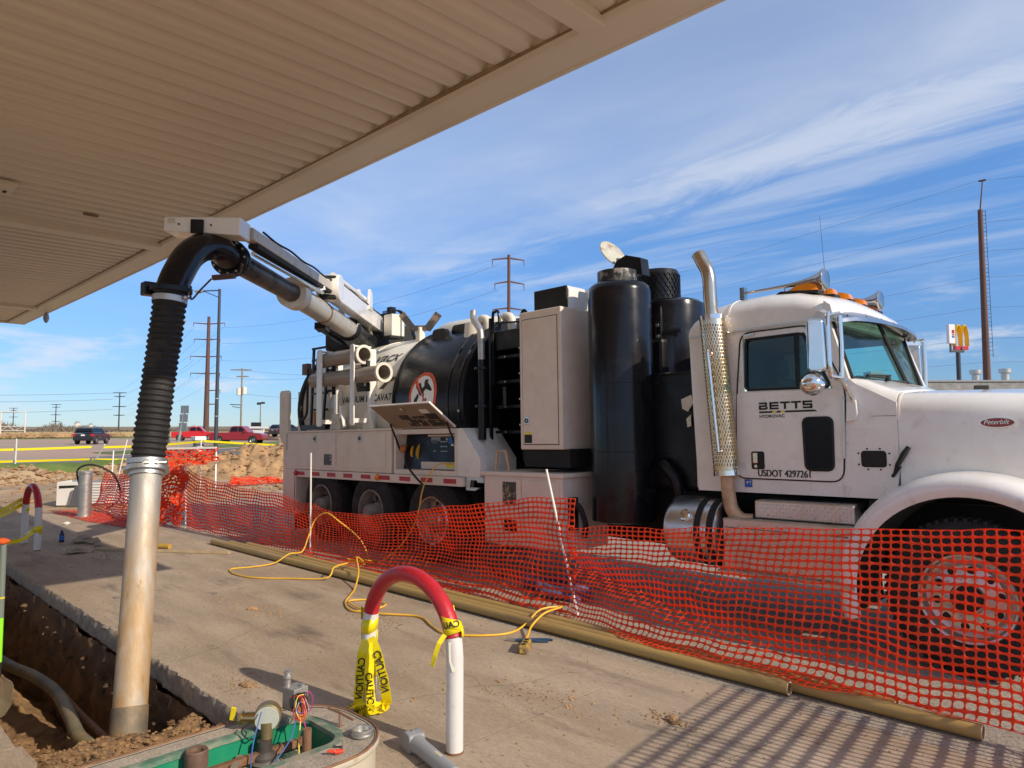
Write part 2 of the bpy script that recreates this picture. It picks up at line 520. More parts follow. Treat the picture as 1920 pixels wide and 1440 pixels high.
M_island = mat('island_top_concrete', (0.40, 0.335, 0.26), 0.9, spk=(90.0, 0.35), var=0.25, vs=12, bump=0.5, bs=70, col2=(0.22, 0.20, 0.14), c2s=6, c2=(0.55, 0.75), c2amt=0.6)
M_islside = mat('island_side_paint', (0.50, 0.45, 0.34), 0.6, var=0.08, vs=6, col2=(0.30, 0.17, 0.07), c2s=6, c2=(0.60, 0.75))
M_amber = mat('amber_lens', (0.85, 0.24, 0.01), 0.18, var=0.1, vs=20, coat=0.5)
M_redlens = mat('red_lens', (0.45, 0.01, 0.01), 0.2, coat=0.5)
M_stripe_r = mat('red_reflective_tape', (0.50, 0.03, 0.035), 0.4, var=0.1, vs=10)
M_corten = mat('weathering_steel', (0.13, 0.065, 0.05), 0.8, var=0.15, vs=0.5)
M_pole = mat('dark_pole_paint', (0.045, 0.05, 0.058), 0.5)
M_wood = mat('weathered_wood', (0.27, 0.22, 0.17), 0.9, var=0.2, vs=3)
M_wire = mat('power_wire', (0.10, 0.10, 0.11), 0.6)
M_glass = glass_mat('tinted_glass', (0.82, 0.99, 0.94), 0.7)
M_dglass = glass_mat('dark_side_glass', (0.72, 0.83, 0.82), 0.8)
M_carglass = mat('dark_car_glass', (0.012, 0.014, 0.018), 0.12)
MATS['dark_car_glass'].node_tree.nodes['Principled BSDF'].inputs['Specular IOR Level'].default_value = 0.15
M_carred = mat('red_car_paint', (0.55, 0.012, 0.016), 0.28, coat=0.6)
M_carmar = mat('maroon_car_paint', (0.28, 0.012, 0.022), 0.28, coat=0.6)
M_carblk = mat('dark_blue_car_paint', (0.012, 0.018, 0.030), 0.28, coat=0.6)
M_blueprint = mat('blue_sticker', (0.03, 0.14, 0.45), 0.5)
M_grey = mat('grey_plastic', (0.30, 0.31, 0.32), 0.5, var=0.1, vs=10)
M_stakes = mat('white_fibreglass_stake', (0.78, 0.76, 0.72), 0.5)
# ================================================================ THE SETTING
def sheet(name, polys, z, m, thick=0.0):
    mb = MB()
    for p in polys:
        mb.add([(x, y, z) for x, y in p], [tuple(range(len(p)))])
    o = build(name, mb, m, smooth=0)
    return tag(o, kind='structure')
# trench rectangle left open in every ground sheet
TX0, TX1, TY0, TY1 = -17.0, -3.60, 0.86, 1.87
def ring_rect(X0, X1, Y0, Y1, hole=True):
    if not hole:
        return [[(X0, Y0), (X1, Y0), (X1, Y1), (X0, Y1)]]
    return [[(X0, Y0), (X1, Y0), (X1, TY0 - .3), (X0, TY0 - .3)], [(X0, TY1 + .3), (X1, TY1 + .3), (X1, Y1), (X0, Y1)],
            [(X0, TY0 - .3), (TX0 - .3, TY0 - .3), (TX0 - .3, TY1 + .3), (X0, TY1 + .3)], [(TX1 + .3, TY0 - .3), (X1, TY0 - .3), (X1, TY1 + .3), (TX1 + .3, TY1 + .3)]]
tag(sheet('ground', ring_rect(-3000, 3000, -3000, 3000), -0.19, M_field), 'dry tan grass field reaching to the horizon')
# raised near ground: dirt work area (its top sits above the field sheet), gravel lot, road, verges
def slab(name, poly, z0, z1, m):
    mb = MB()
    mb.prism(poly, 'z', z0, z1)
    return tag(build(name, mb, m, smooth=0), kind='structure')
slab('gravel_lot', [(-31, -120), (-31, 260), (-128, 260), (-140, -120)], -0.6, -0.012, M_lot)
slab('road', [(-31.2, -120), (-32.4, 5), (-32.8, 10), (-35.5, 16), (-46, 27), (-62, 44), (-110, 96), (-126, 90), (-64.9, 32.7), (-48.8, 15), (-42, 7), (-39.5, -120)], -0.6, -0.006, M_road)
slab('grass_verge', [(-49.5, 14), (-65.5, 31), (-125, 88), (-128, 85), (-71, 30), (-54, 14)], -0.6, 0.02, M_green)
slab('grass_strip', [(-128, -120), (-128, 260), (-152, 260), (-152, -120)], -0.6, 0.05, M_green)
# rough dirt area between the pavement and the road, with a broken sod bank along the road
def heightfield(name, x0, x1, y0, y1, nx, ny, fn, m, parent=None, skip=None, smooth=60):
    mb = MB()
    xs = np.linspace(x0, x1, nx + 1); ys = np.linspace(y0, y1, ny + 1)
    vs = [fn(x, y) for x in xs for y in ys]
    fs = []
    for i in range(nx):
        for j in range(ny):
            if skip and skip((xs[i] + xs[i + 1]) / 2, (ys[j] + ys[j + 1]) / 2):
                continue
            a = i * (ny + 1) + j
            fs.append((a, a + ny + 1, a + ny + 2, a + 1))
    mb.add(vs, fs)
    return build(name, mb, m, parent, smooth=smooth, recalc=False)
def dirt_z(x, y):
    bank = math.exp(-((x + 27.6 + 0.8 * nz(y * 0.35, 3.1)) / 1.3) ** 2)
    edge = 1.0 if x < -17.5 else max(0.0, (-15.5 - x) / 2.0)
    h = 0.05 * fbm(x, y, 0.7) + 0.025 * fbm(x, y, 3.0)
    h += bank * (0.24 + 0.36 * fbm(x, y, 0.55) + 0.22 * fbm(x, y, 1.9) + .10 * fbm(x, y, 5.0))
    return (x, y, -0.02 + edge * h)
tag(heightfield('dirt_ground', -31.4, -15.5, -14, 40, 150, 420, dirt_z, M_dirtg, skip=lambda x, y: x > -17.4 and 0.5 < y < 2.3), 'churned bare dirt beside the pavement', kind='structure')
def sod_z(x, y):
    h = 0.42 * math.exp(-((x + 29.5) / 1.1) ** 2) + 0.07 * fbm(x, y, 1.6) + 0.03 * fbm(x, y, 6)
    fr = nz(y * 0.8, 1.7) * 0.7
    if x > -29.4 + fr:
        h -= 0.5 * (x + 29.4 - fr)
    return (x, y, 0.02 + h)
tag(heightfield('sod_bank', -32.2, -28.8, -14, 14, 24, 160, sod_z, M_green), 'ragged green sod edge along the road', kind='structure')

def clod(mb, c, r, seed, fl=0.7):
    g = random.Random(seed)
    n = 6
    rings = []
    for k, (rr, h) in enumerate(((0.55, -0.6), (1.0, -0.1), (0.85, 0.45), (0.35, 0.8))):
        rings.append([(c[0] + r * rr * math.cos(2 * math.pi * j / n + k * .4) * g.uniform(.7, 1.25), c[1] + r * rr * math.sin(2 * math.pi * j / n + k * .4) * g.uniform(.7, 1.25), c[2] + r * fl * h * g.uniform(.7, 1.2)) for j in range(n)])
    mb.loft(rings)
mb = MB()
for i in range(3000):
    x = rnd.gauss(-27.3, 1.3) if i % 4 else rnd.uniform(-29, -18); y = rnd.uniform(-2, 13)
    p = dirt_z(x, y)
    clod(mb, (x, y, p[2] + .02), rnd.choice((.02, .03, .04, .05, .07, .11)) * rnd.uniform(.6, 1.3), i, .6)
tag(build('dirt_clods', mb, M_dirt, smooth=0, recalc=False), 'loose dirt clods along the torn verge', 'dirt', kind='stuff')
# concrete pavement: separate slab panels with open joints, the trench side broken ragged
pave = link('concrete_pavement', None)
tag(pave, 'stained tan concrete pavement of the forecourt', kind='structure')
def jag(x):
    return TY1 + 0.022 * nz(x, 0.0, 0, 1.3) + 0.018 * nz(x, 4.0, 0, 5.0) + 0.020 * max(0, nz(x, 9.0, 0, 21.0)) + 0.010 * nz(x, 2.0, 0, 47.0)
def slab_panel(x0, x1, y0, y1, ragged=None, z=0.0, t=0.15):
    mb = MB()
    if ragged is None:
        mb.box(x0, x1, y0, y1, z - t, z)
        build('slab_panel', mb, M_conc, pave, smooth=0, bevel=0.002)
        return
    n = int((x1 - x0) / 0.018)
    xs = [x0 + (x1 - x0) * i / n for i in range(n + 1)]
    rows = [0.0, -0.018, -0.045, -0.08, -0.115, -t]
    vs = []; fs = []
    for k, zr in enumerate(rows):
        for x in xs:
            yy = jag(x) if k == 0 else jag(x) * (1 - min(1, k / 3)) + (TY1 - 0.004) * min(1, k / 3)
            yy += 0 if k == 0 else 0.016 * nz(x, zr * 9, 2.2, 8.0) + 0.008 * nz(x, zr * 20, 5.2, 30.0) - (0.006 if k in (1, 2) else 0)
            zt = zr if k else zr - 0.010 * max(0, nz(x, 3.3, 0, 26.0))
            vs.append((x, yy, zt))
    m = n + 1
    for k in range(len(rows) - 1):
        for i in range(n):
            fs.append((k * m + i, k * m + i + 1, (k + 1) * m + i + 1, (k + 1) * m + i))
    mb.add(vs, fs)
    mb.mi = 1
    # top as strips back to a straight line, then one big quad
    vs = []; fs = []
    for x in xs:
        vs.append((x, jag(x), z - 0.010 * max(0, nz(x, 3.3, 0, 26.0))))
    for x in xs:
        vs.append((x, y0 + 0.16, z))
    for i in range(n):
        fs.append((i, i + 1, m + i + 1, m + i))
    mb.add(vs, fs)
    mb.add([(x0, y0 + 0.16, z), (x1, y0 + 0.16, z), (x1, y1, z), (x0, y1, z), (x0, y1, z - t), (x1, y1, z - t), (x0, y0, z - t), (x1, y0, z - t)],
           [(0, 1, 2, 3), (3, 2, 5, 4), (0, 3, 4, 6), (1, 7, 5, 2)])
    build('slab_panel', mb, [M_conc_raw, M_conc], pave, smooth=50)
JX = [6.0, 1.6, -2.87, -7.35, -11.85, -16.2]
for a, b in zip(JX[:-1], JX[1:]):
    if a > -2.8:
        slab_panel(b + .003, a - .003, 0.90, 4.25)
        slab_panel(b + .003, a - .003, -6.0, 0.894)
    else:
        if a < -2.9:
            slab_panel(b + .003, a - .003, TY1, 4.25, ragged=True)
            slab_panel(b + .003, a - .003, -6.0, TY0)
        else:
            slab_panel(TX1, a - .004, -6.0, TY1 - .08)
            slab_panel(b + .004, a - .004, TY1, 4.25, ragged=True)
            slab_panel(b + .003, TX1 - .9, -6.0, TY0)
            mb = MB()
            mb.prism([(TX1 - .003, -6), (TX1 - .003, 0.50), (TX1 - .20, 0.74), (TX1 - .42, 0.85), (TX1 - .62, 0.90), (TX1 - .897, .885), (TX1 - .897, -6)], 'z', -.15, 0)
            build('slab_panel', mb, M_conc, pave, smooth=0, bevel=0.002)
for jx in JX[1:-1]:
    mb = MB(); mb.box(jx - .0035, jx + .0035, (0.90 if jx > -2.8 else TY1 + .08), 4.249, -.1, -.003)
    build('joint_sealant', mb, M_dark, pave, smooth=0)
# hairline cracks wandering over the slabs
for k, (p, q) in enumerate((((-3.62, 2.62), (-3.05, 3.75)), ((-3.30, 3.1), (-4.6, 3.55)), ((-5.3, 1.95), (-6.3, 4.2)), ((-2.2, 1.2), (-1.5, 4.2)), ((-8.4, 2.0), (-9.3, 4.2)))):
    g = random.Random(60 + k); p = Vector((*p, 0)); q = Vector((*q, 0)); nrm = Vector((-(q - p).y, (q - p).x, 0)).normalized()
    c = []; off = 0.0
    for i in range(40):
        off += g.gauss(0, .012); c.append(p.lerp(q, i / 39) + nrm * off)
    vs = []; fs = []
    for i, r in enumerate(c):
        w = .0012 + .0016 * abs(nz(i * .4, k * 3.3))
        vs += [(r.x - nrm.x * w, r.y - nrm.y * w, .0006), (r.x + nrm.x * w, r.y + nrm.y * w, .0006)]
    for i in range(39): fs.append((2 * i, 2 * i + 1, 2 * i + 3, 2 * i + 2))
    build('hairline_crack', MB().add(vs, fs), mat('crack_shadow', (.12, .09, .065), .95), pave, smooth=0)
# apron of exposed-aggregate paving that the truck stands on
slab('apron', [(8, 4.256), (8, 40), (-22, 40), (-19.5, 14), (-17.5, 9), (-16.2, 6.6), (-16.2, 4.256)], -0.6, -0.004, M_apron)
# trench
def trench_z(x, y):
    s = (y - 1.36) / 0.62
    xx = -x
    base = np.interp(xx, [3.5, 4.0, 4.45, 4.8, 5.3, 6.0, 7.0, 12, 17], [-.015, -.02, -.07, -.24, -.46, -.58, -.72, -.95, -.95])
    if s > 0:
        base -= 0.30 * min(1, max(0, s - 0.15) / 0.5) * min(1, max(0, (xx - 4.0) / 0.8))
    wall = max(0.0, abs(s) - 0.80) / 0.2
    z = base + wall ** 1.3 * (-0.155 - base)
    z += 0.06 * fbm(x, y, 3.1) * (1 - wall * .5) + 0.022 * fbm(x, y, 13) + 0.012 * fbm(x, y, 37, 3)
    z -= 0.22 * math.exp(-(((x + 4.80) / .22) ** 2 + ((y - 1.68) / .14) ** 2))
    z += 0.10 * math.exp(-(((x + 4.30) / .16) ** 2 + ((y - 1.70) / .10) ** 2))
    yy = y + 0.03 * nz(x, z, 0, 6.0) * wall
    return (x, yy, min(z, 0.015 if xx < 4.6 and y > 1.0 else -0.03))
tag(heightfield('trench', TX0 - .3, TX1 + .12, TY0 - .12, TY1 + .12, 420, 44, trench_z, M_soil), 'open trench of loose brown soil cut beside the slab', kind='structure')
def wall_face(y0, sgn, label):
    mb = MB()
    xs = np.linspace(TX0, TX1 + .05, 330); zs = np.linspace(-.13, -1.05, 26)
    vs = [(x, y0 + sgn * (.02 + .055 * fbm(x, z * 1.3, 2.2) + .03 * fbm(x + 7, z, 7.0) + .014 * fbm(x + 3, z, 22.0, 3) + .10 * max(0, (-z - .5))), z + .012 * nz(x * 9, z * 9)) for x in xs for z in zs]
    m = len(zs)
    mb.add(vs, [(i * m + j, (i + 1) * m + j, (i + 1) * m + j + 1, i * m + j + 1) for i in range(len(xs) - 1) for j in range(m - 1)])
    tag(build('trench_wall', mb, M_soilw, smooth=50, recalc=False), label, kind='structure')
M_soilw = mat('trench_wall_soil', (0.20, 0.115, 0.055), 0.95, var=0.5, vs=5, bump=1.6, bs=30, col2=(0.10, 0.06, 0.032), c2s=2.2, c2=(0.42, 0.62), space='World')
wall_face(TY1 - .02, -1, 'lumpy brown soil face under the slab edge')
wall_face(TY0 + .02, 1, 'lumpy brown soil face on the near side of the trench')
mb = MB()
for i in range(150):
    x = -rnd.uniform(3.7, 11); z = -rnd.uniform(.2, .85)
    clod(mb, (x, TY1 - .06 - .05 * rnd.random() - .10 * max(0, -z - .5), z), rnd.choice((.008, .012, .018, .03)) * rnd.uniform(.7, 1.4), 900 + i)
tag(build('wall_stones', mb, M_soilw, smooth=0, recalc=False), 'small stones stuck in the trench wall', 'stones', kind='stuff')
# loose clods in the trench and grit on the slab
def clod(mb, c, r, seed, fl=0.7):
    g = random.Random(seed)
    n = 6
    rings = []
    for k, (rr, h) in enumerate(((0.55, -0.6), (1.0, -0.1), (0.85, 0.45), (0.35, 0.8))):
        rings.append([(c[0] + r * rr * math.cos(2 * math.pi * j / n + k * .4) * g.uniform(.7, 1.25), c[1] + r * rr * math.sin(2 * math.pi * j / n + k * .4) * g.uniform(.7, 1.25), c[2] + r * fl * h * g.uniform(.7, 1.2)) for j in range(n)])
    mb.loft(rings)
mb = MB()
for i in range(3200):
    x = -(3.65 + 2.6 * rnd.random() ** 1.6); y = rnd.uniform(0.95, 1.80)
    p = trench_z(x, y)
    clod(mb, (x, p[1], p[2] + .004), rnd.choice((.004, .005, .006, .008, .014)) * rnd.uniform(.7, 1.4), i)
tag(build('soil_crumbs', mb, M_soil, smooth=0, recalc=False), 'loose soil crumbs lying in the trench', 'soil', kind='stuff')
mb = MB()
for i in range(1500):
    x = -rnd.uniform(0.8, 13); y = rnd.uniform(1.95, 4.2)
    if rnd.random() < .45:
        cx, cy, s = rnd.choice(((-6.3, 3.0, .25), (-4.6, 2.1, .15), (-2.3, 3.55, .10), (-3.0, 3.3, .2), (-5.2, 3.6, .2), (-10.6, 2.9, .35)))
        x = rnd.gauss(cx, s); y = max(1.93, rnd.gauss(cy, s * .5))
    clod(mb, (x, y, .002), rnd.choice((.004, .005, .006, .009)) * rnd.uniform(.7, 1.4), i)
tag(build('grit', mb, M_dirt, smooth=0, recalc=False), 'scattered soil grit on the concrete', 'grit', kind='stuff')
for i, (x, y, r, lb) in enumerate(((-4.5, 2.09, .028, 'small clod of dried mud near the slab edge by the steel pipe'), (-6.33, 2.98, .030, 'crumbly mud clod in a dirt smear on the slab'), (-2.28, 3.56, .028, 'tan mud clod inside the mesh shadow'))):
    mb = MB()
    for k in range(7):
        clod(mb, (x + rnd.gauss(0, .026), y + rnd.gauss(0, .018), .008), r * rnd.uniform(.5, 1.1), 40 + i * 9 + k)
    tag(build('mud_clod', mb, M_dirt, smooth=0), lb, 'mud clod')

# ---------------------------------------------------------------- canopy
H = 4.60
can = thing('fuel_canopy', (-12.3, -2.0, 0), 'large fuel canopy with ribbed cream metal soffit overhead', 'canopy')
CX0, CX1, CYe = -23.6, -1.1, 4.29
prof = [(0, .072), (.028, .070), (.055, .030), (.072, .008), (.092, 0.0), (.195, 0.0), (.214, .008), (.232, .032), (.256, .068), (.2695, .072)]
mb = MB()
vs = []; fs = []
for y in (-6.4, 3.93):
    vs += [(a, y, H + b) for a, b in prof] + [(a, y, H + b + .02) for a, b in reversed(prof)]
n = len(prof) * 2
mb.add(vs, [tuple(range(n)), tuple(range(2 * n - 1, n - 1, -1))] + [(i, (i + 1) % n, n + (i + 1) % n, n + i) for i in range(n)])
npan = int((CX1 - CX0) / 0.27)
first = None
for i in range(npan):
    if first is None:
        mb.v = [(a + CX0, b, c) for a, b, c in mb.v]
        first = build('soffit_panel', mb, M_soffit, can, smooth=40)
    else:
        c = first.copy(); COL.objects.link(c); c.parent = can
        c.location.x = i * 0.27
        c.location.z = 0.004 * nz(i * 1.7, 0)
for i, (a, b) in enumerate(((-23.6, -19.4), (-19.396, -13.2), (-13.196, -8.0), (-7.996, -1.1))):
    mb = MB()
    dz = 0.004 * (i % 2)
    mb.prism([(3.90, H - .006), (3.93, H - .045), (3.955, H - .05), (4.25, H - .05 - dz), (4.262, H - .062 - dz), (4.29, H - .062 - dz), (4.29, H + .11), (3.90, H + .11)], 'x', a, b)
    build('edge_trim', mb, M_soffit_trim, can, smooth=0)
    mb = MB()
    mb.prism([(4.2905, H - .045), (4.315, H - .045), (4.315, H + .95), (4.2905, H + .95)], 'x', a, b)
    build('fascia_panel', mb, M_soffit_trim, can, smooth=0)
mb = MB()
for x in np.arange(CX0 + .1, CX1 - .1, .09):
    w = max(0.0, nz(x, 5, 0, .9)) * .045 + .012
    mb.box(x, x + .09, 3.899 - w, 3.9295, H - .012, H - .0035)
build('stain_line', mb, M_rustline, can, smooth=0)
for x, w in ((-3.10, .20), (-12.0, .30), (-20.3, .26)):
    mb = MB()
    mb.box(x - w / 2, x + w / 2, -6.4, 3.952, H - .075, H + .03)
    build('cover_batten', mb, M_soffit_trim, can, smooth=0, bevel=0.008)
    mb = MB()
    mb.box(x - .14, x + .14, -2.64, -2.36, -0.02, H - .0755)
    build('column', mb, M_white, can, smooth=0, bevel=0.02)
mb = MB()
mb.box(CX1 + .0005, CX1 + .03, -6.4, 4.315, H - .055, H + .95)
mb.box(CX0 - .03, CX0 - .0005, -6.4, 4.315, H - .055, H + .95)
mb.box(CX0 - .03, CX1 + .03, -6.43, -6.4005, H - .055, H + .95)
build('fascia_panel', mb, M_soffit_trim, can, smooth=0)
mb = MB()
mb.box(CX0, CX1, -6.4, 4.285, H + .5, H + .52)
build('roof_deck', mb, M_soffit_trim, can, smooth=0)
mb = MB()
mb.box(-10.55, -10.1, 1.25, 1.72, H - .05, H - .001)
lt = build('canopy_light', mb, M_soffit_trim, can, smooth=0, bevel=0.01)
mb = MB()
for k in range(5):
    mb.box(-10.5, -10.4, 1.30 + .08 * k, 1.34 + .08 * k, H - .054, H - .0505)
build('lamp_grille', mb, M_dark, lt, smooth=0)
mb = MB()
mb.box(-11.0, -10.92, 2.62, 2.80, H - .012, H - .001)
build('sensor_plate', mb, M_rust, can, smooth=0, bevel=0.003)
mb = MB()
mb.lathe([(.01, 0), (.05, -.05), (.07, -.16), (.04, -.25), (.005, -.28)], (-20.6, 4.2, H - .06), (0, 0, 1), 12)
build('drain_spout', mb, M_grey, can)

# ---------------------------------------------------------------- far things
def pole(name, x, y, h, r0, r1, m, label, cat, group, arms=(), adir=(0.70711, 0.70711), armw=.12, am=None, sag=True, z0=-0.19):
    t = thing(name, (x, y, z0), label, cat, group)
    mb = MB(); mb.cyl((x, y, z0), (x, y, z0 + h), r0, r1, 12)
    build('shaft', mb, m, t)
    for (z, a, b, up) in arms:
        mb = MB()
        for s, L in ((-1, a), (1, b)):
            if L:
                p0 = Vector((x, y, z)); p1 = Vector((x + adir[0] * L * s, y + adir[1] * L * s, z + up))
                mb.bar(p0, p1, armw, armw * 1.3, armw * .6, armw * .8)
                if sag:
                    mb.cyl(p1, p1 + Vector((0, 0, -1.0)), armw * .35, armw * .25, 6)
        build('cross_arm', mb, am or m, t, smooth=0)
    return t
TG = 'steel transmission poles'
poleA = (-182, 72.5)
pole('transmission_pole', *poleA, 30.3, .72, .36, M_corten, 'tall rust brown transmission pole behind the red pickup', 'utility pole', TG,
     [(28.2, 3.9, 4.1, .3), (24.2, 3.6, 3.0, .15), (19.8, 4.5, 3.4, .15), (15.5, 4.3, 3.1, .15), (11.2, 0, 3.3, .1), (7.7, 0, 3.0, .1)], armw=.24)
pole('transmission_pole', -78.1, 77.4, 29.0, .34, .24, M_corten, 'rust brown transmission pole rising behind the black water tank', 'utility pole', TG,
     [(28.3, 2.6, 2.4, -.3), (24.6, 2.2, 2.4, -.4), (20.4, 2.5, 2.4, -.3)], adir=(0.62, 0.78), armw=.20)
PRX, PRY = -22.1, 112.2
t = pole('transmission_pole', PRX, PRY, 31.5, .52, .30, M_corten, 'tall dark transmission pole with climbing rungs beyond the truck hood', 'utility pole', TG, [], z0=-0.19)
mb = MB(); mb.cyl((PRX, PRY, 31.2), (PRX + .35, PRY + .35, 35.4), .10, .07, 8); mb.box(PRX - .1, PRX + .75, PRY + .25, PRY + .5, 35.3, 35.5)
build('ground_wire_peak', mb, M_corten, t)
mb = MB()
for k in range(36):
    z = 11.5 + k * .56
    xo = .62 - .009 * z
    mb.bar((PRX + xo * .7, PRY + xo * .7, z), (PRX + xo * .7 + .30, PRY + xo * .7 + .30, z), .05, .05)
mb.bar((PRX + .68, PRY + .68, 11.2), (PRX + .50, PRY + .50, 31.3), .05, .05)
build('climbing_ladder', mb, M_dark, t, smooth=0)
for i, (x, y, h, lb) in enumerate(((-494.2, 142.2, 24.4, 'distant transmission pole left of the black hose, nearest of three'), (-696.7, 151.8, 22.0, 'distant transmission pole above the dark SUV, middle of three'), (-842.3, 147.6, 21.7, 'farthest small transmission pole at the frame edge'))):
    pole('transmission_pole', x, y, h, .48, .32, M_pole, lb, 'utility pole', TG, [(h - .3, 4.4, 4.4, 0), (h - 2.6, 3.5, 3.5, 0), (h - 9.0, 4.4, 4.4, 0), (h - 14.5, 3.6, 3.6, 0)][: (4 if i < 2 else 3)], armw=.45, sag=False)
t = pole('utility_pole', -135.75, 60.8, 13.6, .19, .14, M_wood, 'wooden utility pole with two transformer cans', 'utility pole', None, [(13.1, 2.3, 1.9, 0), (11.8, 1.1, 1.3, 0)], armw=.22, am=M_wood, sag=False)
for s, z in ((-1, 9.0), (1, 9.2)):
    mb = MB(); mb.cyl((-135.75 + .55 * s * .7, 60.8 + .55 * s * .7, z - .9), (-135.75 + .55 * s * .7, 60.8 + .55 * s * .7, z + .5), .42, .42, 12)
    build('transformer_can', mb, M_whited, t, bevel=.05)
mb = MB(); mb.bar((-135.75, 60.8, 6.2), (-137.3, 59.25, 6.3), .15, .15); mb.bar((-135.75, 60.8, 5.6), (-137.0, 59.55, 5.9), .12, .12)
build('cutout_bracket', mb, M_dark, t, smooth=0)
t = pole('flood_light_pole', -143.6, 68.5, 7.1, .14, .09, M_wood, 'small flood light pole between the maroon pickup and the truck', 'lamp post', None)
mb = MB(); mb.box(-144.1, -143.5, 67.9, 68.5, 6.6, 7.1); mb.box(-143.7, -143.1, 68.6, 69.2, 6.8, 7.2); build('lamp_head', mb, M_dark, t, smooth=0)
LG = 'dark street lamps by the road'
def street_lamp(x, y, h, s, label, d=(-.70711, -.70711)):
    t = thing('street_lamp', (x, y, -0.01), label, 'street lamp', LG)
    mb = MB(); mb.cyl((x, y, -.01), (x, y, h), .115, .075, 12); build('pole', mb, M_pole, t)
    mb = MB(); mb.cyl((x, y, -.01), (x, y, .35), .20, .17, 12); build('base_cover', mb, M_pole, t, bevel=.02)
    for z in (2.3, 3.3):
        mb = MB(); mb.cyl((x, y, z), (x, y, z + .06), .125, .125, 12); build('band', mb, M_alu, t)
    mb = MB()
    e = Vector((x + d[0] * 1.25 * s, y + d[1] * 1.25 * s, h - .12))
    mb.bar((x, y, h - .08), e, .06, .06); mb.bar((x, y, h - .5), Vector((x, y, h - .1)).lerp(e, .75), .045, .045)
    build('arm', mb, M_pole, t, smooth=0)
    mb = MB(); mb.box(-.30, .16, -.13, .13, -.06, .05)
    mb.prism([(-.16, -.12), (.10, -.12), (.06, -.06), (-.12, -.06)], 'y', -.1, .1)
    mb.xf(lambda p: Matrix.Rotation(math.atan2(d[1] * s, d[0] * s), 3, 'Z') @ (-p * Vector((1, 1, -1))) + e if False else Matrix.Rotation(math.atan2(d[1] * s, d[0] * s), 3, 'Z') @ p + e)
    build('lamp_head', mb, M_grey, t, smooth=0, bevel=.02)
street_lamp(-40.25, 16.6, 9.6, 1.0, 'tall dark street lamp standing in front of the maroon pickup')
street_lamp(-73.4, 25.6, 12.4, 1.0, 'farther street lamp mostly hidden behind the black hose', d=(.70711, .70711))
# wires
WG = 'overhead power wires'
def wire(p, q, sag, r, label):
    p = Vector(p); q = Vector(q)
    pts = [p.lerp(q, i / 14) - Vector((0, 0, sag * 4 * (i / 14) * (1 - i / 14))) for i in range(15)]
    mb = MB(); mb.tube(pts, r, 5)
    tag(build('power_wire', mb, M_wire, smooth=60), label, 'wire', WG)
ORD = ('topmost', 'second', 'third', 'fourth', 'fifth', 'sixth', 'lowest')
for k, (z, zl) in enumerate(((35.4, 27.5), (29.6, 24.3), (25.6, 20.6), (22.0, 17.4), (17.9, 13.8), (13.7, 10.8), (10.5, 8.3))):
    wire((PRX, PRY, z), (-182, 150, zl + 6), 1.6, .016, ORD[k] + ' of the wires running left over the cab from the tall dark pole')
    wire((PRX, PRY, z), (60, 150, z + 2.5), 1.0, .016, ORD[k] + ' of the wires running right from the tall dark pole')
for k, (z, z2) in enumerate(((28.2, 24.3), (24.2, 20.3), (19.8, 13.6), (15.5, 9.6))):
    for s, sd_ in ((-1, 'left'), (1, 'right')):
        wire((poleA[0] + 2.6 * s, poleA[1] + 2.6 * s, z - .9), (-494.2 + 3 * s, 142.2 + 3 * s, z2), 3.0, .022, ORD[k] + ' wire from the ' + sd_ + ' arm tips of the rust pole toward the far poles')
    wire((poleA[0] + 2.4, poleA[1] + 2.4, z - .9), (-79.3, 76.2, z - 1.0), 2.4, .020, ORD[k] + ' faint wire between the two rust brown poles')
for k, (z, s) in enumerate(((24.0, 3), (20.0, 3), (13.6, 3))):
    wire((-494.2 - s, 142.2 - s, z), (-560, -60, z - 1), 3.0, .085, ORD[k] + ' faint wire crossing the sky left of the hose')
wire((-135.7, 60.8, 13.0), (-100, 90, 12.0), 1.0, .02, 'upper thin wire running from the wooden utility pole')
wire((-135.7, 60.8, 8.4), (-70, 62, 5.2), .6, .02, 'lower service wire drooping from the wooden utility pole')
# bare brush along the horizon
mb = MB()
for i in range(2600):
    a = rnd.uniform(-0.03, 0.62)
    D = rnd.uniform(420, 700)
    dx, dy = -math.cos(a), math.sin(a)
    x, y = dx * D, dy * D
    dens = max(0.18, 0.5 + 1.2 * nz(a * 30, 2.2) + .6 * nz(a * 9, 5.1)) * (1.25 if a < .22 else .55)
    hh = rnd.uniform(2.0, 7.5) * dens * (D / 560)
    for k in range(5):
        p = Vector((x + rnd.gauss(0, 2.2) * dy, y + rnd.gauss(0, 2.2), -.2))
        q = p + Vector((rnd.gauss(0, .9), rnd.gauss(0, .9), hh * rnd.uniform(.5, 1)))
        w = rnd.uniform(.18, .42)
        mb.add([p + Vector((-dy * w, -dx * w, 0)), p + Vector((dy * w, dx * w, 0)), q], [(0, 1, 2)])
        m = p.lerp(q, rnd.uniform(.35, .7)); q2 = m + Vector((rnd.gauss(0, 1.4), rnd.gauss(0, 1.4), hh * .35))
        mb.add([m + Vector((-dy * w * .7, -dx * w * .7, 0)), m + Vector((dy * w * .7, dx * w * .7, 0)), q2], [(0, 1, 2)])
tag(build('far_brush', mb, mat('bare_brush', (0.165, 0.13, 0.10), 0.95, var=.3, vs=.05), smooth=0, recalc=False), 'line of bare brush and trees along the horizon', 'brush', kind='stuff')
mb = MB()
for i in range(9000):
    a = rnd.uniform(-0.05, 0.55); D = rnd.uniform(152, 215)
    x, y = -math.cos(a) * D, math.sin(a) * D
    hh = rnd.uniform(.35, 1.0)
    w = rnd.uniform(.08, .22)
    mb.add([(x, y - w, -.2), (x, y + w, -.2), (x + rnd.gauss(0, .15), y + rnd.gauss(0, .25), hh)], [(0, 1, 2)])
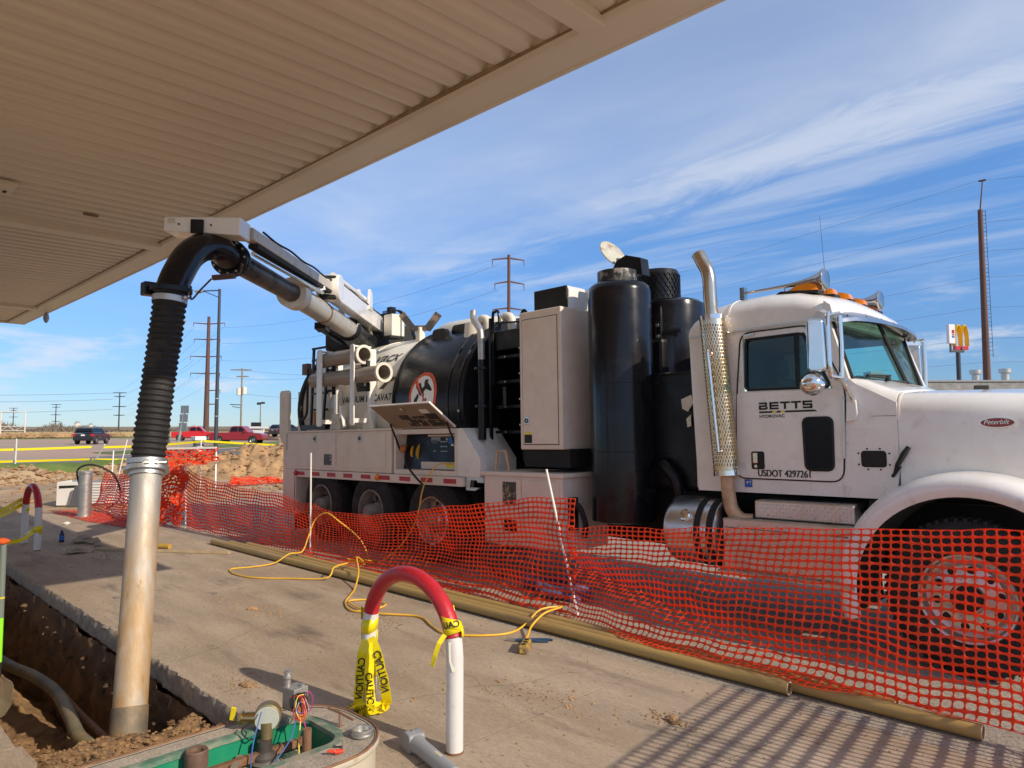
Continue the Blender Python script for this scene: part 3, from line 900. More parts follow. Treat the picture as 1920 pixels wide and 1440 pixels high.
tag(build('tall_dry_grass', mb, mat('tall_dry_grass', (0.42, 0.31, 0.15), 0.95, var=.25, vs=.2), smooth=0, recalc=False), 'band of tall dry grass beyond the gravel lot', 'grass', kind='stuff')
mb = MB()
mb.prism([(-1500, -.3), (-1100, 2.5), (-700, 5.5), (-300, 3.5), (100, 5), (500, 3), (900, -.3)], 'y', 1100, 1140)
mb.xf(lambda p: Matrix.Rotation(R(62), 3, 'Z') @ p)
tag(build('hills', mb, mat('far_hill', (0.22, 0.19, 0.15), .95, var=.2, vs=.01), smooth=0), 'low far ridge on the horizon', kind='structure')
for (x, y, r, h, lb) in ((-569.7, 137.5, 1.9, 6.6, 'taller pale grain silo on the horizon'), (-563, 144.2, 1.4, 5.4, 'shorter pale grain silo on the horizon')):
    t = thing('grain_silo', (x, y, -.2), lb, 'silo', 'far silos')
    mb = MB(); mb.cyl((x, y, -.2), (x, y, h - 1.6), r, r, 14); build('wall', mb, M_whited, t)
    mb = MB(); mb.lathe([(r, h - 1.6), (r * .8, h - .7), (r * .3, h), (.05, h + .1)], (x, y, 0), (0, 0, 1), 14); build('dome', mb, M_grey, t)
# pipe goal frame at the far left
t = thing('pipe_gate', (-168, 29, -.2), 'pale tubular steel gate frame in the far dry grass', 'gate frame')
G0 = Vector((-171.5, 26.5, 0)); G1 = Vector((-166.8, 31.2, 0))
for a in (G0, G1, G0.lerp(G1, .28)):
    mb = MB(); mb.cyl(a, a + Vector((0, 0, 4.9 if a is not None and (a - G0).length != 1 else 2)), .10, .10, 8); build('upright', mb, M_whited, t)
for z in (4.85, 2.0, 1.2):
    mb = MB(); mb.cyl(G0 + Vector((0, 0, z)), G1 + Vector((0, 0, z)), .08, .08, 8); build('rail', mb, M_whited, t)
mb = MB()
for k in range(4):
    a = G0.lerp(G1, .05 + k * .22); b = G0.lerp(G1, .05 + (k + 1) * .22)
    mb.cyl(a + Vector((0, 0, 1.2 if k % 2 else 2)), b + Vector((0, 0, 2 if k % 2 else 1.2)), .05, .05, 6)
build('lattice', mb, M_whited, t)

# building behind the hood, its roof vents, and the restaurant sign
t = thing('flat_roof_building', (-9.5, 50, -.19), 'low grey block building with flat parapet behind the truck hood', 'building')
d = Vector((.72, .69, 0)).normalized(); nn = Vector((-.69, .72, 0)).normalized()
P0 = Vector((-15.0, 44.0, -.19))
def bl(mb, a0, a1, b0, b1, z0, z1):
    mb.box(a0, a1, b0, b1, z0, z1); return mb
def bx(p): return P0 + d * p.x + nn * p.y + Vector((0, 0, p.z))
mb = bl(MB(), 0, 22, 0, 12, 0, 3.9).xf(bx); build('wall', mb, mat('split_face_block', (0.25, 0.24, 0.225), .95, var=.35, vs=5, bump=.8, bs=12), t, smooth=0)
mb = bl(MB(), -.05, 22.05, -.05, 12.05, 3.905, 4.56).xf(bx); build('parapet', mb, mat('parapet_block', (0.29, 0.28, 0.265), .95, var=.3, vs=4), t, smooth=0)
mb = bl(MB(), -.12, 22.12, -.12, 12.12, 4.565, 4.66).xf(bx); build('coping', mb, M_grey, t, smooth=0)
mb = bl(MB(), 6.6, 7.4, -.09, -.051, 4.1, 4.35).xf(bx); build('scupper', mb, M_dark, t, smooth=0)
for (a, b) in ((8.6, 3.0), (9.9, 2.2)):
    mb = MB(); mb.cyl((a, b, 4.66), (a, b, 5.25), .22, .22, 12); mb.cyl((a, b, 5.25), (a, b, 5.5), .34, .34, 12); mb.xf(bx); build('roof_vent', mb, M_galv, t)
mb = bl(MB(), 3.0, 3.9, 5, 6, 4.66, 5.6).xf(bx); build('roof_unit', mb, M_grey, t, smooth=0, bevel=.05)
t = thing('pylon_sign', (-20, 86, -.19), 'restaurant pylon sign with white menu panel and yellow arches', 'sign')
S0 = Vector((-19.55, 86.5, 0)); sd = Vector((.60, .80, 0)); sn = Vector((-.80, .60, 0))
def sx(p): return S0 + sd * p.x * .78 + sn * p.y * .8 + Vector((0, 0, p.z if p.z < 9 else 11.2 + (p.z - 11.2) * .85))
mb = MB(); mb.cyl((0, 0, -.19), (0, 0, 9.4), .30, .28, 12); mb.xf(sx); build('post', mb, M_pole, t)
mb = MB(); mb.bar((-1.1, 0, 9.55), (.9, 0, 9.55), .22, .25); mb.bar((-1.1, 0, 9.4), (-1.1, 0, 10.6), .2, .2); mb.bar((.6, 0, 9.4), (.6, 0, 10.1), .2, .2); mb.xf(sx); build('bracket', mb, M_pole, t, smooth=0)
mb = MB(); mb.box(-1.45, -.55, -.25, .25, 10.5, 12.9); mb.xf(sx); pn = build('menu_panel', mb, mat('sign_white', (.75, .75, .78), .4), t, smooth=0, bevel=.02)
for z0, z1, mm in ((11.75, 12.2, M_redlens), (11.2, 11.5, M_blueprint), (11.55, 11.68, M_redlens)):
    mb = MB(); mb.box(-1.05, -.65, -.256, -.2505, z0, z1); mb.xf(sx); build('panel_print', mb, mm, pn, smooth=0)
mb = MB(); mb.box(-.35, 1.65, .0, .5, 9.75, 10.25); mb.xf(sx); build('name_band', mb, M_carred, t, smooth=0, bevel=.03)
M_gold = mat('arch_yellow', (.85, .50, .01), .35)
for k in range(2):
    pts = []
    for i in range(17):
        a = math.pi * i / 16
        pts.append((.66 + (k - .5) * 1.0 - .48 * math.cos(a), .25, 10.28 + 2.55 * math.sin(a) ** .8))
    mb = MB(); mb.tube(pts, .16, 8); mb.v = [(x, .25 + (y - .25) * 2.4, z) for x, y, z in mb.v]; mb.xf(sx); build('arch', mb, M_gold, t)
# ================================================================ THE VACUUM TRUCK
YC = 6.71                      # centre line of the truck
PA = R(1.0)
def pitch(p):                  # the body rides about one degree nose-up on its axles
    x0, z0 = p.x + 4.2, p.z - 1.2
    return Vector((x0 * math.cos(PA) - z0 * math.sin(PA) - 4.2, p.y, x0 * math.sin(PA) + z0 * math.cos(PA) + 1.2))
truck = thing('vacuum_truck', (-5.5, YC, 0), 'white vacuum excavator truck with black tanks and folded-out boom', 'truck')
def TP(name, mb, m, parent=None, smooth=35, bevel=0.0, seg=2):
    mb.xf(pitch)
    return build(name, mb, m, parent or truck, smooth, bevel, seg=seg)
def box(*a): return MB().box(*a)
def rivets(pts, n=(0, -1, 0), r=.006):
    mb = MB()
    for p in pts:
        mb.lathe([(r, 0), (r * .8, r * .45), (r * .3, r * .7)], p, n, 6)
    return mb
def line_pts(a, b, k):
    a = Vector(a); b = Vector(b)
    return [a.lerp(b, (i + .5) / k) for i in range(k)]

# ---- chassis
mb = MB()
for y in (6.28, 7.04):
    mb.box(-10.4, -0.75, y, y + .09, .78, 1.02)
TP('frame_rail', mb, M_dark, smooth=0)
mb = MB()
for x in (-1.25, -6.9, -8.25, -9.56):
    mb.cyl((x, 5.75, .52), (x, 7.67, .52), .09, .09, 10)
mb.box(-10.3, -6.2, 6.45, 7.0, .62, .78)
mb.box(-6.2, -2.0, 6.40, 7.02, .45, .95)
build('axle_gear', mb, M_dark, truck, smooth=30)
def wheel(x, ynear, front=False, sgn=-1, steel=True, dual=False):
    # tyre and rim, outer face toward sgn*Y
    c = Vector((x, ynear, .52)); d = Vector((0, -sgn, 0))
    w = .28
    tr = MB()
    tr.lathe([(.295, .02), (.36, .0), (.45, .005), (.495, .03), (.515, .075), (.52, .14), (.515, .205), (.495, .25), (.45, .275), (.36, .28), (.295, .26)], c, d, 44, caps=False, closed=True)
    if dual:
        tr.lathe([(.295, .34), (.36, .32), (.45, .325), (.495, .35), (.515, .395), (.52, .46), (.515, .525), (.495, .57), (.45, .595), (.295, .58)], c, d, 44, caps=False, closed=True)
    wh = build('wheel', tr, M_rubber, truck, smooth=40)
    for rr in (.523,):
        gb = MB()
        for k in range(56):
            a = 2 * math.pi * k / 56
            for h0, h1 in ((.045, .10), (.18, .235)):
                p = c + d * ((h0 + h1) / 2)
                e = Vector((math.cos(a), 0, math.sin(a)))
                gb.bar(p + e * .508 - d * .028, p + e * .508 + d * .028, .022, .034)
        build('tread_block', gb, M_rubber, wh, smooth=0)
    rm = MB()
    if front:
        rm.lathe([(.298, .015), (.29, .0), (.275, .005), (.268, .03), (.262, .09), (.235, .10), (.215, .055), (.150, .035), (.105, .03), (.10, .06), (.02, .06)], c, d, 40, caps=False)
        m = M_alu
    elif steel == 'chrome':
        rm.lathe([(.298, .015), (.29, .0), (.278, .004), (.272, .05), (.262, .17), (.20, .175), (.17, .16), (.13, .13), (.115, .05), (.10, .03), (.02, .025)], c, d, 40, caps=False)
        m = M_alu
    else:
        rm.lathe([(.298, .015), (.29, .0), (.278, .004), (.272, .05), (.262, .19), (.20, .20), (.17, .19), (.14, .16), (.12, .12), (.11, .08), (.02, .075)], c, d, 40, caps=False)
        m = M_rimdirt
    rim = build('rim', rm, m, wh, smooth=30)
    hb = MB()
    nh = 10
    rad, dep = (.188, .046) if front else (.205, .176)
    for k in range(nh):
        a = 2 * math.pi * (k + .3) / nh
        p = c + Vector((math.cos(a) * rad, 0, math.sin(a) * rad)) + d * dep
        hb.cyl(p - d * .006, p + d * .01, .026 if front else .030, n=12)
    build('hand_hole', hb, M_dark, wh, smooth=30)
    lb = MB()
    for k in range(10):
        a = 2 * math.pi * k / 10
        p = c + Vector((math.cos(a) * .142, 0, math.sin(a) * .142)) + d * (.034 if front else .15)
        lb.cyl(p - d * .035, p, .016, .018, n=6)
    build('lug_nut', lb, M_alu if front else M_rust, wh, smooth=0)
    hc = MB()
    hc.lathe([(.085, .055), (.085, -.01), (.07, -.04), (.03, -.05)] if front else [(.105, .10), (.10, -.02), (.08, -.06), (.03, -.065)], c, d, 20)
    build('hub', hc, M_dark if front else M_rimdirt, wh, smooth=35)
    return wh
wheel(-1.25, 5.50, front=True)
wheel(-1.25, 7.92, front=True, sgn=1)
for x, st in ((-6.92, 'chrome'), (-8.25, True), (-9.55, True)):
    wheel(x, 5.52, steel=st, dual=True)
    wheel(x, 7.90, sgn=1, dual=True)
# ---- cab
YN, YF = 5.75, 2 * YC - 5.75
cab = TP('cab', MB().prism([(-3.37, 1.08), (-1.73, 1.08), (-1.70, 1.30), (-1.70, 1.80), (-1.98, 1.955), (-2.06, 1.93), (-2.90, 1.945), (-3.405, 1.95)], 'y', YN, YN + .05), M_white, smooth=0)
def CP(name, mb, m, **k): return TP(name, mb, m, cab, **k)
CP('rear_pillar', MB().prism([(-3.405, 1.9505), (-2.90, 1.9455), (-2.90, 2.40), (-2.86, 2.465), (-3.42, 2.465)], 'y', YN + .0005, YN + .05), M_white, smooth=0)
CP('front_pillar', MB().prism([(-2.155, 1.9305), (-2.06, 1.9305), (-1.98, 1.9555), (-2.03, 2.0), (-2.165, 2.50), (-2.36, 2.465), (-2.36, 2.40)], 'y', YN + .0005, YN + .05), M_white, smooth=0)
CP('window_header', MB().prism([(-2.90, 2.4005), (-2.36, 2.4005), (-2.36, 2.465), (-2.86, 2.465)], 'y', YN + .001, YN + .05), M_white, smooth=0)
mb = MB()
mb.prism([(-3.37, 1.08), (-1.73, 1.08), (-1.70, 1.80), (-2.06, 1.93), (-3.405, 1.95)], 'y', YF - .05, YF)
mb.prism([(-3.405, 1.9505), (-2.90, 1.9455), (-2.90, 2.465), (-3.42, 2.465)], 'y', YF - .05, YF)
mb.prism([(-2.155, 1.9305), (-1.98, 1.9555), (-2.165, 2.50), (-2.36, 2.465)], 'y', YF - .05, YF)
CP('far_side_panel', mb, M_white, smooth=0)
CP('back_panel', box(-3.42, -3.37, YN + .051, YF - .051, 1.09, 2.47), M_white, smooth=0, bevel=.02)
CP('floor', box(-3.36, -1.75, YN + .051, YF - .051, 1.085, 1.16), M_dark, smooth=0)
def roof_ring(x, zb, zt, yn, yf, r, n=7, crown=.04):
    pts = [(x, yn, zb)]
    for i in range(n):
        a = math.pi / 2 * i / (n - 1)
        pts.append((x, yn + r * (1 - math.cos(a)), zt - r * .62 + r * .62 * math.sin(a)))
    for i in range(1, 6):
        y = yn + r + (yf - yn - 2 * r) * i / 6
        pts.append((x, y, zt + crown * math.sin(math.pi * i / 6)))
    for i in range(n):
        a = math.pi / 2 * (1 - i / (n - 1))
        pts.append((x, yf - r * (1 - math.cos(a)), zt - r * .62 + r * .62 * math.sin(a)))
    pts.append((x, yf, zb))
    return pts
st = [(-3.42, 2.52, .06), (-3.41, 2.58, .10), (-3.38, 2.645, .18), (-3.32, 2.70, .24), (-3.20, 2.755, .28), (-3.0, 2.79, .30), (-2.7, 2.80, .30), (-2.45, 2.775, .28), (-2.28, 2.72, .25), (-2.19, 2.66, .22), (-2.15, 2.60, .18)]
mb = MB().loft([roof_ring(x, 2.466, z, YN - .004, YF + .004, r) for x, z, r in st])
roof = CP('roof', mb, M_white, smooth=50)
mb = MB()
mb.loft([roof_ring(x, 2.468, z + .004, YN - .007, YF + .007, r) for x, z, r in ((-3.035, 2.787, .30), (-3.015, 2.789, .30))])
CP('roof_seam', mb, M_white, smooth=50)
CP('drip_rail', MB().bar((-3.40, YN - .012, 2.466), (-2.20, YN - .012, 2.49), .022, .016), M_alu, smooth=0)
CP('rivet', rivets(line_pts((-3.36, YN - .004, 2.485), (-2.30, YN - .004, 2.50), 12)), M_white)
# windscreen in two panes with a centre bar
for s, nm in ((0, 'windscreen'), (1, 'windscreen')):
    ya, yb = (YN + .06, YC - .012) if s == 0 else (YF - .06, YC + .012)
    b0, b1 = Vector((-2.025, ya, 1.995)), Vector((-1.90, yb, 2.00))
    t0, t1 = Vector((-2.165, ya, 2.50)), Vector((-2.10, yb, 2.54))
    th = Vector((-.006, 0, -.002))
    mb = MB().add([b0, b1, t1, t0, b0 + th, b1 + th, t1 + th, t0 + th], [(0, 1, 2, 3), (7, 6, 5, 4), (0, 4, 5, 1), (1, 5, 6, 2), (2, 6, 7, 3), (3, 7, 4, 0)])
    w = CP(nm, mb, M_glass, smooth=0)
    mb = MB()
    off = Vector((.004, 0, .002))
    for p, q in ((b0, b1), (b1, t1), (t1, t0), (t0, b0)):
        mb.tube([p + off, q + off], .014, 6)
    TP('rubber_seal', mb, M_dark, w)
CP('windscreen_header', MB().prism([(-2.20, 2.50), (-2.135, 2.53), (-2.15, 2.60), (-2.2, 2.64)], 'y', YN + .01, YF - .01), M_white, smooth=0)
mb = MB()
for p, q in (((-1.885, 6.2, 2.015), (-1.99, 6.02, 2.03)), ((-1.98, 6.02, 2.035), (-1.93, 6.42, 2.05))):
    mb.cyl(p, q, .010, .008, 6)
mb.cyl((-1.885, 6.2, 1.99), (-1.885, 6.2, 2.03), .025, .02, 10)
CP('wiper', mb, M_dark)
# cowl between windscreen and hood
def hood_ring(x, y0, y1, z0, zt, r, n=8, crown=.05):
    pts = [(x, y0, z0), (x, y0 - .0, (z0 + zt - r) / 2)]
    for i in range(n):
        a = math.pi / 2 * i / (n - 1)
        pts.append((x, y0 + r * (1 - math.cos(a)), zt - r + r * math.sin(a)))
    for i in range(1, 8):
        pts.append((x, y0 + r + (y1 - y0 - 2 * r) * i / 8, zt + crown * math.sin(math.pi * i / 8)))
    for i in range(n):
        a = math.pi / 2 * (1 - i / (n - 1))
        pts.append((x, y1 - r * (1 - math.cos(a)), zt - r + r * math.sin(a)))
    pts += [(x, y1, (z0 + zt - r) / 2), (x, y1, z0)]
    return pts
mb = MB().loft([hood_ring(x, YN - .003 + e, YF + .003 - e, 1.60, z, r, crown=c) for x, z, r, e, c in ((-2.10, 2.0, .06, .0, 0), (-2.02, 2.005, .08, .0, .005), (-1.92, 1.985, .10, .0, .02), (-1.80, 1.925, .12, .004, .03), (-1.705, 1.888, .13, .008, .04))])
CP('cowl', mb, M_white, smooth=50)
st = [(-1.698, 1.876, .15, .010, .04), (-1.60, 1.872, .16, .016, .042), (-1.35, 1.862, .17, .03, .045), (-1.1, 1.850, .18, .05, .05), (-.8, 1.828, .20, .09, .05), (-.60, 1.80, .22, .12, .05), (-.53, 1.75, .22, .15, .04)]
hood = TP('hood', MB().loft([hood_ring(x, YN + e, YF - e, 1.16, z, r, crown=c) for x, z, r, e, c in st]), M_white, smooth=50)
mb = MB().loft([hood_ring(x, YN + e - .004, YF - e + .004, 1.18, z + .005, r, crown=c) for x, z, r, e, c in ((-1.6975, 1.876, .15, .010, .04), (-1.685, 1.876, .15, .010, .04))])
TP('edge_bead', mb, M_white, hood, smooth=50)
TP('grille', box(-.529, -.50, 6.1, 7.32, .75, 1.72), M_chrome, hood, smooth=0, bevel=.03)
TP('bumper', MB().prism([(-.60, .38), (-.40, .38), (-.36, .5), (-.36, .72), (-.42, .8), (-.60, .8)], 'y', 5.5, 7.92), M_chrome, smooth=0, bevel=.02)
for y in (5.86, 7.56):
    hl = TP('headlight', MB().lathe([(.06, -.2), (.10, -.12), (.11, 0), (.10, .03)], (-.52, y, 1.08), (1, 0, 0), 20), M_chrome)
    TP('lens', MB().lathe([(.095, .031), (.05, .045), (.01, .05)], (-.52, y, 1.08), (1, 0, 0), 20), M_glass, hl)
# fenders: one arch each side, rolled outer lip
def fender(s):
    rings = []
    cx, cz = -1.25, .44
    prof = [(.70, 0.03), (.745, 0.0), (.795, .012), (.835, .05), (.855, .12), (.862, .25), (.862, .46), (.848, .46), (.845, .25), (.835, .13), (.815, .07), (.785, .04), (.745, .025), (.71, .045)]
    n = 36
    for i in range(n + 1):
        a = R(196) - (R(196) - R(8)) * i / n
        flare = 1.0 + .035 * max(0, math.cos(a)) ** 2
        rings.append([(cx + r * flare * math.cos(a), (5.455 + o) if s < 0 else (2 * YC - 5.455 - o), cz + r * flare * math.sin(a)) for r, o in prof])
    return MB().loft(rings)
for s in (-1, 1):
    f = TP('fender', fender(s), M_white, smooth=60)
    mb = MB()
    rings = []
    for i in range(31):
        a = R(192) - (R(192) - R(12)) * i / 30
        yy = lambda o: (5.50 + o) if s < 0 else (2 * YC - 5.50 - o)
        rings.append([(-1.25 + r * math.cos(a), yy(o), .44 + r * math.sin(a)) for r, o in ((.69, .02), (.70, .02), (.81, .12), (.81, .50), (.69, .50))])
    TP('inner_liner', mb.loft(rings), M_dark, f, smooth=40)
mb = MB(); mb.prism([(-1.95, 1.0), (-1.72, 1.0), (-1.70, 1.35), (-1.78, 1.34), (-1.93, 1.12)], 'y', 5.80, 6.2); TP('splash_shield', mb, M_dark, smooth=0)
# door: raised seam outline, panel, window, vent window, lettering
def rounded(pts, r, n=5):
    o = []
    k = len(pts)
    for i in range(k):
        p = Vector(pts[i]); a = (Vector(pts[i - 1]) - p); b = (Vector(pts[(i + 1) % k]) - p)
        ra = min(r, a.length * .45, b.length * .45)
        p0 = p + a.normalized() * ra; p1 = p + b.normalized() * ra
        for j in range(n + 1):
            t = j / n
            o.append(((1 - t) ** 2 * p0 + 2 * t * (1 - t) * p + t * t * p1))
    return [tuple(q) for q in o]
DO = rounded([(-3.00, 1.20), (-2.10, 1.195), (-2.055, 1.93), (-2.30, 2.455), (-2.915, 2.452), (-2.965, 1.94)], .10)
door = TP('door', MB().prism(rounded([(-2.995, 1.205), (-2.105, 1.20), (-2.06, 1.925), (-2.905, 1.935), (-2.965, 1.935)], .09), 'y', YN - .010, YN - .0005), M_white, cab, smooth=0, bevel=.004)
mb = MB(); mb.tube([(a, YN - .003, b) for a, b in DO] + [(DO[0][0], YN - .003, DO[0][1])], .0065, 6)
TP('door_seal', mb, M_dark, door)
WO = rounded([(-2.885, 1.955), (-2.165, 1.945), (-2.375, 2.395), (-2.87, 2.39)], .045)
TP('side_window', MB().prism(WO, 'y', YN + .012, YN + .018), M_dglass, door, smooth=0)
mb = MB(); mb.tube([(a, YN - .002, b) for a, b in WO] + [(WO[0][0], YN - .002, WO[0][1])], .011, 6); TP('window_seal', mb, M_dark, door)
TP('window_divider', MB().bar((-2.43, YN + .004, 1.955), (-2.43, YN + .004, 2.39), .022, .03), M_black, door, smooth=0)
TP('vent_pane', MB().prism([(-2.42, 1.96), (-2.185, 1.955), (-2.385, 2.385), (-2.42, 2.385)], 'y', YN + .006, YN + .011), M_dglass, door, smooth=0)
TP('far_side_window', MB().prism([(-2.90, 1.94), (-2.155, 1.935), (-2.36, 2.46), (-2.90, 2.46)], 'y', YF - .03, YF - .024), M_glass, cab, smooth=0)
PW = rounded([(-2.385, 1.285), (-2.17, 1.285), (-2.165, 1.70), (-2.395, 1.70)], .05)
pw = TP('lower_window', MB().prism(PW, 'y', YN - .014, YN - .0105), M_carglass, door, smooth=0)
mb = MB(); mb.tube([(a, YN - .014, b) for a, b in PW] + [(PW[0][0], YN - .014, PW[0][1])], .012, 6); TP('window_seal', mb, M_dark, pw)
hd = TP('door_handle', MB().prism(rounded([(-2.85, 1.28), (-2.735, 1.28), (-2.735, 1.43), (-2.85, 1.43)], .02), 'y', YN - .014, YN - .0105), M_dark, door, smooth=0)
TP('paddle', MB().box(-2.835, -2.79, YN - .026, YN - .0142, 1.33, 1.42), M_chrome, hd, smooth=0, bevel=.006)
TP('lock', MB().cyl((-2.81, YN - .02, 1.305), (-2.81, YN - .0142, 1.305), .014, n=12), M_chrome, hd)
TP('rivet', rivets(line_pts((-2.95, YN - .010, 1.895), (-2.09, YN - .010, 1.885), 14)), M_white, door)
TP('hinge', MB().bar((-2.085, YN - .016, 1.38), (-2.068, YN - .016, 1.86), .02, .016), M_alu, door, smooth=0)
TP('rain_deflector', MB().bar((-2.88, YN - .016, 2.425), (-2.78, YN - .016, 2.43), .012, .018), M_alu, door, smooth=0)
rv = []
rv += line_pts((-3.33, YN, 1.115), (-1.80, YN, 1.115), 20)
rv += line_pts((-3.05, YN, 1.165), (-1.80, YN, 1.165), 22)
rv += line_pts((-1.725, YN, 1.15), (-1.72, YN, 1.72), 10)
rv += line_pts((-2.03, YN, 1.25), (-2.02, YN, 1.75), 9)
rv += line_pts((-2.0, YN, 1.725), (-1.74, YN, 1.72), 4)
CP('rivet', rivets(rv), M_white)
for z in (1.7255,):
    CP('panel_seam', MB().box(-2.04, -1.703, YN - .0015, YN - .0005, 1.70, 1.703), M_dark, smooth=0)
CP('door_step_seam', MB().box(-3.05, -3.047, YN - .0015, YN - .0005, 1.09, 1.175), M_dark, smooth=0)
def text_on(parent, body, x, z, size, m, y, name='lettering', shear=0, bold=0, sx=1.0, tilt=0.0, th=.002):
    vs, fs = text_geo(body, size, shear, bold, sx)
    mb = MB()
    ct, stt = math.cos(tilt), math.sin(tilt)
    mb.add([(x + a * ct - b * stt, y, z + a * stt + b * ct) for a, b in vs], fs)
    return TP(name, mb, m, parent, smooth=0)
YD = YN - .0125
for sh_ in (0, .0025, .005):
    text_on(door, 'USDOT 4297261', -2.80 + sh_, 1.222, .080, M_ink, YD - sh_ * .3, sx=.80)
def strokes(parent, name, quads, m, y):
    mb = MB()
    for q in quads:
        mb.add([(a, y, b) for a, b in q] + [(a, y - .0015, b) for a, b in q], [tuple(range(len(q))), tuple(range(2 * len(q) - 1, len(q) - 1, -1))] + [(i, (i + 1) % len(q), len(q) + (i + 1) % len(q), len(q) + i) for i in range(len(q))])
    return TP(name, mb, m, parent, smooth=0)
def betts():
    q = []
    x = -2.765; z0 = 1.780; h = .062; w = .078; g = .015; t = .0145
    def R4(a0, a1, b0, b1, sh=.0):
        q.append([(a0, b0), (a1, b0), (a1 + sh, b1), (a0 + sh, b1)])
    for ch in 'BETTS':
        if ch == 'B':
            for k in (0, 1, 2): R4(x, x + w - .012, z0 + k * (h - t) / 2, z0 + k * (h - t) / 2 + t)
            R4(x + w - .019, x + w - .003, z0 + .004, z0 + h / 2 - .004); R4(x + w - .021, x + w - .006, z0 + h / 2 + .004, z0 + h - .004); R4(x, x + .016, z0, z0 + .028)
        elif ch == 'E':
            for k in (0, 1, 2): R4(x + .002, x + w, z0 + k * (h - t) / 2, z0 + k * (h - t) / 2 + t)
            R4(x, x + .017, z0, z0 + h)
        elif ch == 'T':
            R4(x - .002, x + w + .002, z0 + h - t, z0 + h); R4(x + w / 2 - .009, x + w / 2 + .009, z0, z0 + h - t)
        else:
            for k in (0, 1, 2): R4(x, x + w, z0 + k * (h - t) / 2, z0 + k * (h - t) / 2 + t)
            R4(x, x + .016, z0 + h / 2, z0 + h); R4(x + w - .016, x + w, z0, z0 + h / 2)
        x += w + g
    return q
strokes(door, 'name_lettering', betts(), M_ink, YD)
strokes(door, 'logo_bar', [[(-2.765, 1.752), (-2.655, 1.752), (-2.642, 1.767), (-2.765, 1.767)], [(-2.618, 1.752), (-2.585, 1.752), (-2.572, 1.767), (-2.605, 1.767)], [(-2.548, 1.752), (-2.275, 1.752), (-2.300, 1.767), (-2.535, 1.767)]], M_ink, YD)
strokes(door, 'logo_dash', [[(-2.650, 1.752), (-2.623, 1.752), (-2.610, 1.767), (-2.637, 1.767)], [(-2.580, 1.752), (-2.553, 1.752), (-2.540, 1.767), (-2.567, 1.767)]], M_tape, YD)
text_on(door, 'HYDROVAC', -2.765, 1.712, .036, M_ink, YD, bold=.0008, sx=1.12)
text_on(cab, 'PT', -2.905, 1.15, .04, M_stakes, YN - .0045, name='sticker_lettering')
strokes(cab, 'sticker', [[(-2.925, 1.125), (-2.855, 1.125), (-2.855, 1.19), (-2.925, 1.19)]], M_blueprint, YN - .001)
# cowl vent and hood strap, hood emblem
vt = CP('side_vent', MB().prism(rounded([(-1.965, 1.315), (-1.785, 1.315), (-1.785, 1.44), (-1.965, 1.44)], .03), 'y', YN - .006, YN - .0008), M_dark, smooth=0)
TP('rivet', rivets([(-1.985, YN, 1.42), (-1.985, YN, 1.335), (-1.765, YN, 1.42), (-1.765, YN, 1.335), (-1.92, YN, 1.455), (-1.83, YN, 1.455), (-1.92, YN, 1.298), (-1.83, YN, 1.298)], r=.008), M_dark, vt)
mb = MB(); mb.tube([(-1.73, YN - .02, 1.27), (-1.70, YN - .035, 1.34), (-1.655, YN - .03, 1.42), (-1.625, YN - .02, 1.47)], [.012, .018, .022, .016], 8); mb.tube([(-1.745, YN - .02, 1.25), (-1.68, YN - .05, 1.33)], .012, 6)
TP('hood_latch', mb, M_dark, hood)
def disc(c, rx, rz, y, n=28):
    return [(c[0] + rx * math.cos(2 * math.pi * i / n), c[1] + rz * math.sin(2 * math.pi * i / n)) for i in range(n)]
em = TP('oval_emblem', MB().prism(disc((-1.085, 1.635), .105, .037, 0), 'y', 5.792, 5.83), M_chrome, hood, smooth=30)
TP('enamel', MB().prism(disc((-1.085, 1.635), .098, .031, 0), 'y', 5.789, 5.7915), M_carmar, em, smooth=0)
text_on(em, 'Peterbilt', -1.165, 1.624, .046, M_chrome, 5.7875, shear=.3, sx=.92)
# visor, marker lamps, horns, antenna
vz = []
for i in range(13):
    y = 5.74 + (7.68 - 5.74) * i / 12
    k = math.sin(math.pi * i / 12) ** .5
    vz.append((y, k))
top = [(-2.25 + .03 * k, y, 2.515 + .135 * k) for y, k in vz]
bot = [(-2.085 + .135 * k, y, 2.475 + .045 * k) for y, k in vz]
rings = [[t, b, (b[0] + .004, b[1], b[2] - .03), (b[0] - .004, b[1], b[2] - .03), (b[0] - .012, b[1], b[2] - .004), (t[0] - .012, t[1], t[2] - .008)] for t, b in zip(top, bot)]
vis = CP('sun_visor', MB().loft(rings), mat('stainless_visor', (.50, .49, .50), .28, 1.0, var=.1, vs=4, rvar=.06), smooth=25)
TP('rivet', rivets([Vector(t).lerp(Vector(b), f) for t, b in zip(top[1::2], bot[1::2]) for f in (.25, .75)], n=(.45, 0, .9), r=.007), M_dark, vis)
mb = MB(); mb.prism([(-2.30, 2.485), (-2.08, 2.452), (-2.087, 2.472), (-2.24, 2.56)], 'y', 5.735, 5.742); TP('end_plate', mb, M_alu, vis, smooth=0)
for y in (5.98, 6.34, YC, 7.08, 7.44):
    zt = 2.775 + .03 * math.sin(math.pi * (y - 5.75) / 1.92)
    ml = TP('marker_lamp', MB().prism([(-2.66, zt - .01), (-2.30, zt - .045), (-2.30, zt - .02), (-2.62, zt + .012)], 'y', y - .065, y + .065), M_dark, roof, smooth=0)
    mb = MB()
    mb.loft([[(x, y - w, zb), (x, y - w * .8, zb + h), (x, y + w * .8, zb + h), (x, y + w, zb)] for x, w, zb, h in ((-2.56, .05, zt - .004, .02), (-2.48, .062, zt - .01, .055), (-2.38, .064, zt - .017, .07), (-2.325, .055, zt - .02, .05), (-2.312, .045, zt - .02, .02))])
    TP('lens', mb, M_amber, ml, smooth=40)
